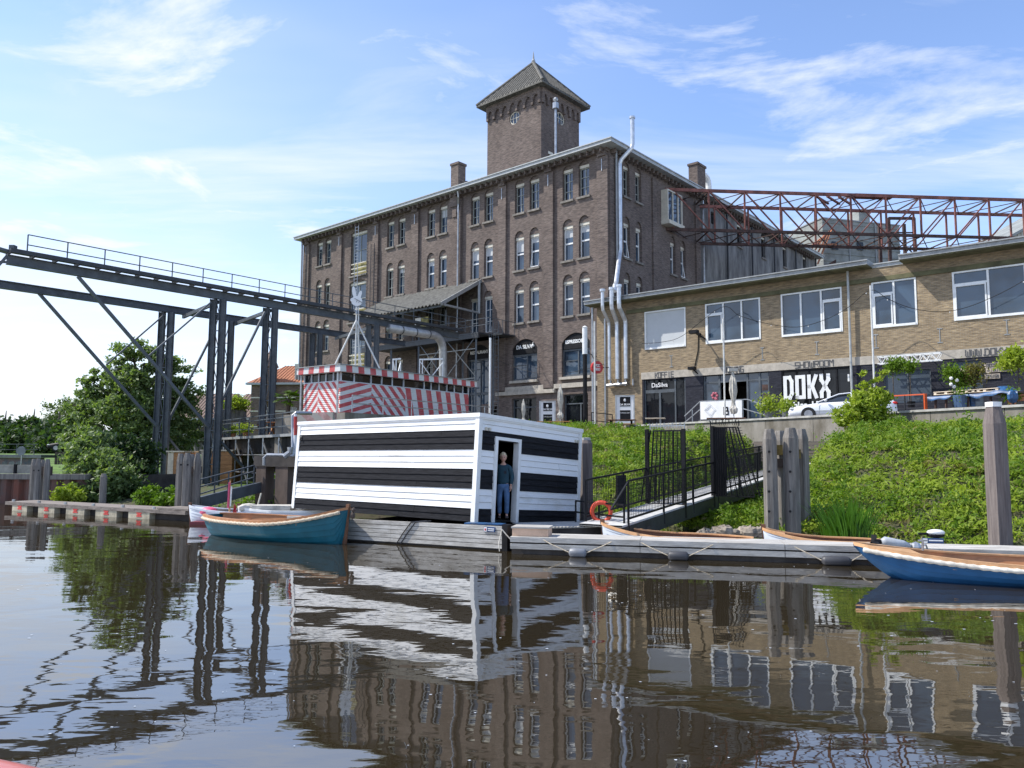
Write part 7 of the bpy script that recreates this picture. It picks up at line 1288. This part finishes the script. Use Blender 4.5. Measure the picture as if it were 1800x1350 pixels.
def yard():
    # round red sign on a bracket
    c = at(1049, 646, 52); R = empty('round_sign', c, 0, 'round red sign hanging from a curved bracket at the warehouse corner', 'sign'); f = F(c, (.93, .36, 0)); mb = MB(); mb.prism(f, [(.42*math.cos(i*math.pi/12), .42*math.sin(i*math.pi/12)) for i in range(24)], -.12, .12); mb.build('disc', 'sign_red', R)
    mb = MB(); letters(mb, f, 'EOE', -.24, .05, .14, .11, .03, c0=.122, c1=.14); letters(mb, f, 'BBD', -.24, -.2, .14, .11, .03, c0=.122, c1=.14); mb.build('lettering', 'banner', R)
    mb = MB(); mb.tube([c+Vector((-.1, .1, .42)), c+Vector((-.3, .3, .9)), c+Vector((-.9, .9, 1.3)), FL(-1.1, c.z+1.2, .1)], .03, 5); mb.tube([c+Vector((.3, 0, .0)), c+Vector((.9, .8, .1))], .03, 5); mb.build('bracket', 'black_paint', R)
    # poster boards
    for (x0, x1, y0, y1, Y, lb) in ((949, 975, 706, 748, 52.3, 'menu poster board leaning between folded parasol and grey door on the brick front'), (1083, 1113, 696, 743, 51.5, 'tall menu poster board on yellow brick right of the steel flues')):
        a = at(x0, y1, Y); q = at(x1, y0, Y); f = F((a.x, a.y, 0), Vector((.9, -.3, 0)) if x0 > 1000 else Vector((.9, -.2, 0))); w = (q.x-a.x)*1.05; z0, z1 = a.z, q.z; R = empty('poster_board', a, 0, lb, 'poster', 'menu poster boards')
        mb = MB(); mb.box(f, 0, w, z0, z1, -.05, 0); mb.build('board', 'banner', R); mb = MB(); [mb.box(f, *q_, .0, .05) for q_ in ((-.04, .04, z0-.04, z1+.04), (w-.04, w+.04, z0-.04, z1+.04), (.04, w-.04, z1, z1+.04), (.04, w-.04, z0-.04, z0))]; mb.build('frame', 'galvanised', R)
        h = z1-z0; mb = MB(); mb.box(f, w*.22, w*.80, z0+h*.60, z1-.08, .001, .012); mb.box(f, w*.22, w*.80, z0+.1, z0+h*.46, .001, .012); p_ = mb.build('print', 'black_paint', R)
        mb = MB(); mb.sphere(f(w*.5, z1-.3, .015), .09, 8, (1, .4, 1.2)); mb.build('emblem', 'banner', p_); text(f, 'DA SILVA', w*.5, z0+h*.64, .17, 'banner', p_, c=.02, th=.003, bold=.006); text(f, 'ESPRESSO BAR', w*.5, z0+h*.34, .10, 'banner', p_, c=.02, th=.003)
    # folded parasols
    for (x, y0, y1, Y, lb, pl) in ((1290, 652, 742, 42.5, 'folded beige parasol standing in front of the white banner', 1), (985, 676, 748, 50, 'folded beige parasol beside the menu poster on the brick front', 0), (920, 702, 752, 50, 'short folded beige parasol left of the menu posters', 0)):
        a = at(x, y1, Y); b = at(x, y0, Y); h = b.z-a.z; R = empty('parasol', a, 0, lb, 'parasol', 'folded beige parasols'); v = lambda t, dx=0: Vector((a.x+dx, a.y, a.z+h*t))
        mb = MB(); mb.tube([v(-.1), v(.99)], .035, 8); mb.build('pole', 'mast', R)
        mb = MB(); n = 16; rings = []
        for t, r in ((.18, .20), (.25, .24), (.30, .13), (.38, .10), (.6, .23), (.8, .19), (.93, .07), (.98, .03)): r *= h/2.9; rings.append([v(t)+Vector((math.cos(2*math.pi*k/n), math.sin(2*math.pi*k/n), 0))*r*(1 if k % 2 else .62)+Vector((0, 0, .08*math.sin(k*2.1))) for k in range(n)])
        mb.loft(rings, True, True); mb.build('canopy', 'cloth', R)
        if pl: mb = MB(); mb.box(F((a.x, a.y, 0), (1, 0, 0)), -.25, .25, a.z+h*.99, a.z+h*1.05, -.1, .1); mb.build('top', 'cloth', R)
    # banner on the entrance steps, stair railings
    a = pY(1231, 740, 1.6); b = pY(1306, 738, 1.6); z1 = pY(1231, 706, 1.6)[1]; R = empty('entrance_landing', FY(a[0], 4, 1.6), 0, 'grey entrance steps and landing with metal handrails at the workshop door', 'steps'); zl = 4.45
    mb = MB(); mb.box(FY, a[0]-.1, b[0]+.6, 3.8, zl, .05, 1.65); [mb.box(FY, a[0]-.1-.32*(i+1), a[0]-.1-.32*i, 3.8, zl-.14*(i+1), .05, 1.65) for i in range(3)]; mb.build('steps', 'concrete_cap', R)
    e = aY(1385, 725, 1.6)
    mb = MB(); zt = z1+.02; mb.bar(FY(a[0], zt, 1.58), FY(b[0]+.3, zt, 1.58), .05); mb.bar(FY(b[0]+.3, zt, 1.58), FY(e, zt-.95, 1.58), .05); mb.bar(FY(b[0], zt-.55, 1.58), FY(e, zt-1.4, 1.58), .05); c0 = aY(1203, 740, 1.6); mb.bar(FY(a[0], zt, 1.58), FY(c0, zt-.9, 1.58), .05); mb.bar(FY(a[0], zt-.5, 1.58), FY(c0, zt-1.3, 1.58), .05)
    for x in (a[0], b[0], (b[0]+e)/2, e-.3, (a[0]+c0)/2): mb.bar(FY(x, 3.9, 1.58), FY(x, zt if x <= b[0] and x >= a[0] else zt-.5, 1.58), .05)
    mb.build('handrail', 'galvanised', R)
    mb = MB(); n = 14; mb.loft([[FY(a[0]+.03+(b[0]-a[0]-.06)*i/n, z, 1.64+.015*math.sin(i*1.7+z)) for i in range(n+1)] for z in (z1-1.12, z1-.7, z1-.3, z1-.02)]); o = tag(mb.build('banner', 'banner', None, True), 'white banner with a black letter B tied to the entrance handrail', 'banner')
    mb = MB(); letters(mb, FY, 'B', (a[0]*.42+b[0]*.58), z1-.85, .42, .26, .08, c0=1.665, c1=1.67); mb.build('lettering', 'black_paint', o); mb = MB(); cx = a[0]*.75+b[0]*.25; [mb.bar(FY(cx+p[0], z1-.56+p[1], 1.668), FY(cx+q[0], z1-.56+q[1], 1.668), .012) for r in (.38, .28) for p, q in (((-r, 0), (0, r)), ((0, r), (r, 0)), ((r, 0), (0, -r)), ((0, -r), (-r, 0)))]; mb.build('print', 'grey_light', o)
    # tables in the yard
    def table(x, y, Y, w, lb, col='crate_wood', sq=False):
        p = at(x, y, Y); R = empty('picnic_table' if not sq else 'bistro_table', (p.x, p.y, p.z-.75), 0, lb, 'table', 'outdoor tables in the yard'); fr = F((p.x, p.y, p.z-.76), (.95, -.25, 0)); mb = MB(); mb.box(fr, -w, w, .72, .77, -.4, .4); mb.build('top', col, R)
        mb = MB()
        if sq: mb.bar(fr(0, 0), fr(0, .72), .08); mb.bar(fr(-.3, .02), fr(.3, .02), .06); mb.bar(fr(0, .02, -.3), fr(0, .02, .3), .06); mb.build('leg', 'black_paint', R)
        else:
            [mb.bar(fr(s*w*.7, 0, c*.65), fr(s*w*.7, .72, -c*.25), .09) for s in (-1, 1) for c in (-1, 1)]; [mb.bar(fr(s*w*.7, .4, -.75), fr(s*w*.7, .4, .75), .08) for s in (-1, 1)]; mb.build('frame', 'black_paint', R)
            for c in (-.7, .7): mb = MB(); mb.box(fr, -w, w, .42, .46, c-.13, c+.13); mb.build('bench', col, R)
    table(975, 741, 47, 1.0, 'red brown picnic table in front of the menu poster')
    table(1092, 738, 47.5, .9, 'picnic table with a black frame under the lamp column', 'wood_brown')
    table(1060, 752, 45.5, 1.0, 'low red brown picnic table at the left end of the concrete wall')
    table(1276, 735, 41.5, 1.0, 'square dark table standing above the wall behind the second gate', 'wood_brown', True)
    table(1152, 735, 48, .6, 'pale table in front of the coffee shop door', 'crate_light', True)
    mb = MB(); p = at(1040, 725, 48.5); f = F((p.x, p.y, 0), (.95, -.3, 0)); [mb.bar(f(0, z, 0), f(1.3, z-.15, 0), .05) for z in (p.z, p.z-.5)]; [mb.bar(f(x, p.z-1.3, 0), f(x, p.z-.1*x, 0), .05) for x in (0, 1.3)]; tag(mb.build('bench_frame', 'black_paint'), 'black metal bench frame by the lamp column', 'bench')
    for (x0, x1, y0, y1, Y, lb) in ((962, 1003, 749, 757, 46, 'low grey concrete edge behind the hut roof'), (1010, 1060, 751, 764, 45, 'low grey concrete block edge below the lamp column')):
        a = at(x0, y0, Y); b = at(x1, y1, Y); mb = MB(); mb.box(F((a.x, a.y, 0), (1, -.1, 0)), 0, b.x-a.x, b.z-.3, a.z, -.5, 0); tag(mb.build('kerb_block', 'concrete_cap'), lb, 'kerb')
    # pots, plants
    def pot(x, y, Y, r, h, m, lb, lm=None, lobes=(), ls=.1, n=90, grp='pot plants in the yard'):
        p = at(x, y, Y); R = empty('pot_plant', (p.x, p.y, p.z), 0, lb, 'pot plant', grp); mb = MB(); mb.tube([p, p+Vector((0, 0, h))], [r*.75, r], 12); mb.build('pot', m, R)
        if lm:
            st = p+Vector((0, 0, h)); P = []; mb = MB(); top = max(l[2] for l in lobes); mb.tube([st, st+Vector((0, 0, top*.8))], .025, 5); mb.build('stem', 'bark', R)
            for dx, dz_, z, rr in [(l[0], 0, l[2], l[3]) for l in lobes]: P.append(np.array([p.x+dx, p.y, st.z+z])+rng.normal(size=(n*6, 3))*rr*.5)
            leafmesh('foliage', np.concatenate(P), ls, lm, R)
        return R
    pot(1352, 733, 43, .3, .3, 'grey_plastic', 'round yellow green shrub in a grey pot at the foot of the entrance ramp', 'leaf_bush', [(0, 0, .35, .6)], .12)
    pot(1383, 731, 41.5, .25, .25, 'grey_plastic', 'small yellow green shrub in a pot just before the silver car', 'leaf_bush', [(0, 0, .25, .45)], .1)
    pot(1572, 718, 40, .2, .3, 'black_paint', 'slim potted tree with a tuft on top before the workshop window', 'leaf_weed', [(0, 0, 1.9, .4), (.3, 0, 2.0, .3)], .10)
    pot(1602, 716, 39.5, .2, .3, 'black_paint', 'slim potted tree with one small round crown right of its twin', 'leaf_weed', [(0, 0, 1.8, .35)], .10)
    pot(1685, 692, 38.6, .15, .2, 'black_paint', 'white flowering rose bush standing on the pallets', 'leaf_weed', [(0, 0, .7, .55), (-.35, 0, .9, .4), (.3, 0, .5, .4)], .09)
    mb = MB(); p = at(1672, 665, 38.2); [mb.sphere(p+Vector((dx, 0, dz)), .09, 8) for dx, dz in ((0, 0), (.28, -.1), (.12, -.42), (-.02, -.3))]; tag(mb.build('rose_flowers', 'banner'), 'four white blooms on the rose bush above the pallets', 'flowers')
    pot(1713, 690, 38.4, .15, .2, 'black_paint', 'dry yellowish shrub standing on the pallets', 'leaf_dry', [(0, 0, .5, .5), (.1, 0, .9, .4), (-.2, 0, .7, .35)], .09)
    pot(1793, 705, 34.5, .2, .35, 'terracotta', 'small potted tree with a leafy crown at the right edge', 'leaf_bush', [(0, 0, 1.5, .5), (-.5, 0, 1.4, .35), (.4, 0, 1.6, .4), (-.1, 0, 1.8, .3)], .11)
    pot(1779, 711, 33.8, .2, .25, 'terracotta', 'low grass in an orange flower pot on the wall under the tarpaulin', 'leaf_weed', [(0, 0, .15, .3)], .09)
    pot(1740-57+4, 716, 35.5, .30, .55, 'pot_blue', 'blue tub with white flowers below the tarpaulin covered table', 'leaf_weed', [(0, 0, .02, .35)], .05, 20)
    pot(1691, 716, 35.3, .28, .55, 'pot_blue', 'blue tub with green leaves below the tarpaulin covered table', 'leaf_weed', [(0, 0, .05, .35)], .08, 30)
    pot(1710, 715, 35.2, .14, .6, 'tarp_blue', 'narrow blue barrel below the tarpaulin covered table')
    # work table with tarpaulin and pallets
    a = at(1631, 697, 36.6); b = at(1790, 690, 33.2); f = F((a.x, a.y, 0), Vector((b.x-a.x, b.y-a.y, 0))); w = (b-a).length; zt = a.z
    R = empty('work_table', a, 0, 'long outdoor work table carrying pallets and plants beside the workshop', 'table'); mb = MB(); mb.box(f, 0, w, zt-.08, zt, -1.0, 0); mb.build('top', 'old_beam', R)
    for x in (.3, .8, w*.45, w*.7, w-.3): mb = MB(); mb.bar(f(x, 3.95, -.1), f(x, zt-.08, -.1), .08); mb.build('leg', 'rust_dark', R)
    mb = MB(); nx, ny = 40, 6; rings = []
    for i in range(nx+1):
        x = w*i/nx; lift = .28*math.exp(-((x-w*.78)/(w*.10))**2); rr = []
        for j in range(ny+1): t = j/ny; c = .06-1.1*(t) if j > 1 else .07; z = zt+.02+lift*(1 if j > 1 else .5)+.02*math.sin(x*7+j) if j > 1 else zt-.02-(1-j)*(.12+.06*math.sin(x*3.3)+.04*math.sin(x*9)); rr.append(f(x, z, c))
        rings.append(rr)
    mb.loft(rings); tag(mb.build('tarpaulin', 'tarp_blue', None, True), 'crumpled blue tarpaulin over the long work table', 'tarpaulin')
    mb = MB(); x = w*.99; mb.sphere(f(x-.15, zt-.25, .1), .3, 10, (.8, .5, 1.0)); tag(mb.build('tarpaulin_bundle', 'tarp_blue', None), 'bright blue tarpaulin bundle hanging from the right end of the table', 'tarpaulin')
    for i, (x, lb) in enumerate(((.25, 'wooden pallet at the left end of the tarpaulin'), (w*.30, 'wooden pallet under the rose bush'), (w*.50, 'wooden pallet under the dry shrub'))): mb = MB(); z = zt+.05; mb.box(f, x, x+1.15, z+.12, z+.15, -.9, -.05); mb.box(f, x, x+1.15, z, z+.03, -.9, -.05); [mb.box(f, x+q, x+q+.12, z+.031, z+.119, -.88, -.07) for q in (0, .5, 1.02)]; tag(mb.build('pallet', 'crate_light'), lb, 'pallet', 'wooden pallets on the work table')
    # orange trestle
    a = at(1567, 696, 38.5); b = at(1626, 693, 37.2); R = empty('trestle', a, 0, 'orange topped grey trestle between the car and the work table', 'trestle'); mb = MB(); mb.bar(a, b, .06); mb.bar(b+Vector((0, 0, .03)), b-Vector((0, 0, .75)), .12); mb.build('orange_bar', 'orange', R); mb = MB(); [mb.bar(a.lerp(b, t), Vector((a.lerp(b, t).x, a.lerp(b, t).y, 4)), .05) for t in (0, .4, .95)]; [mb.bar(a-Vector((0, 0, z)), b-Vector((0, 0, z)), .03) for z in (.25, .45, .65)]; mb.build('leg', 'steel_edge', R)
    # light strings
    for pts, lb in (([(1128, 604), (1165, 601), (1200, 590), (1268, 540), (1300, 555), (1345, 568), (1400, 575), (1450, 562), (1490, 541), (1530, 510), (1560, 525), (1600, 541), (1650, 548), (1700, 540), (1760, 515), (1805, 490)], 'sagging string of small light bulbs along the workshop front'),):
        P = [FY(pY(x, y, 1.3)[0], pY(x, y, 1.3)[1], 1.3) for x, y in pts]; Q = []
        for i in range(len(P)-1):
            p0, p1, p2, p3 = P[max(i-1, 0)], P[i], P[i+1], P[min(i+2, len(P)-1)]
            for k in range(5): t = k/5; Q.append(.5*((2*p1)+(p2-p0)*t+(2*p0-5*p1+4*p2-p3)*t*t+(3*p1-p0-3*p2+p3)*t**3))
        mb = MB(); mb.tube(Q, .016, 4); o = tag(mb.build('light_string', 'black_paint'), lb, 'light string'); mb = MB(); [mb.sphere(q-Vector((0, 0, .07)), .032, 6, (1, 1, 1.3)) for q in Q[2::6]]; mb.build('light_bulbs', 'clear_bulb', o)
    mb = MB(); p0 = FL(-9.5, 9.6, 1.2); P = [p0.lerp(at(1062, 640, 50), t)-Vector((0, 0, 1.4*math.sin(math.pi*t)*.6)) for t in np.linspace(0, 1, 14)]; mb.tube(P, .014, 4); tag(mb.build('cable', 'black_paint'), 'thin black cable slung across the warehouse ground floor', 'cable')
yard()
def own_boat():
    # rim of the boat the photograph was taken from
    P = [(-160, 1300), (-60, 1312), (0, 1323), (40, 1331), (80, 1340), (125, 1354), (180, 1376), (260, 1420)]
    pts = [gr(x, y, .95) for x, y in P]; mb = MB(); rings = []
    for i, p in enumerate(pts):
        d = (pts[min(i+1, len(pts)-1)]-pts[max(0, i-1)]).normalized(); s = Vector((d.y, -d.x, 0)); rings.append([p+Vector((0, 0, -.55))+s*.0, p+Vector((0, 0, -.06)), p+s*.02+Vector((0, 0, -.015)), p+s*.06, p+s*.5-Vector((0, 0, .0)), p+s*.52-Vector((0, 0, .5))])
    mb.loft(rings); tag(mb.build('boat_bow', 'boat_salmon', None, True), 'salmon red boat edge in the bottom left corner of the photo', 'boat')
own_boat()
def flecks():
    n = 210; y = rng.uniform(4.5, 17, n)**1.0; x = rng.uniform(-.66, .66, n)*y; mb = MB()
    for a, b in zip(x, y):
        r = rng.uniform(.003, .010)*(1 if b < 9 else 1.5); k = rng.integers(4, 7); t0 = rng.uniform(0, 6); mb.add([(a+r*math.cos(t0+2*math.pi*i/k)*rng.uniform(.8, 2.2), b+r*math.sin(t0+2*math.pi*i/k), .006) for i in range(k)], [list(range(k))])
    tag(mb.build('floating_flecks', 'hull_white'), 'small pale flecks of blossom and foam floating on the river', 'flecks', kind='stuff')
flecks()
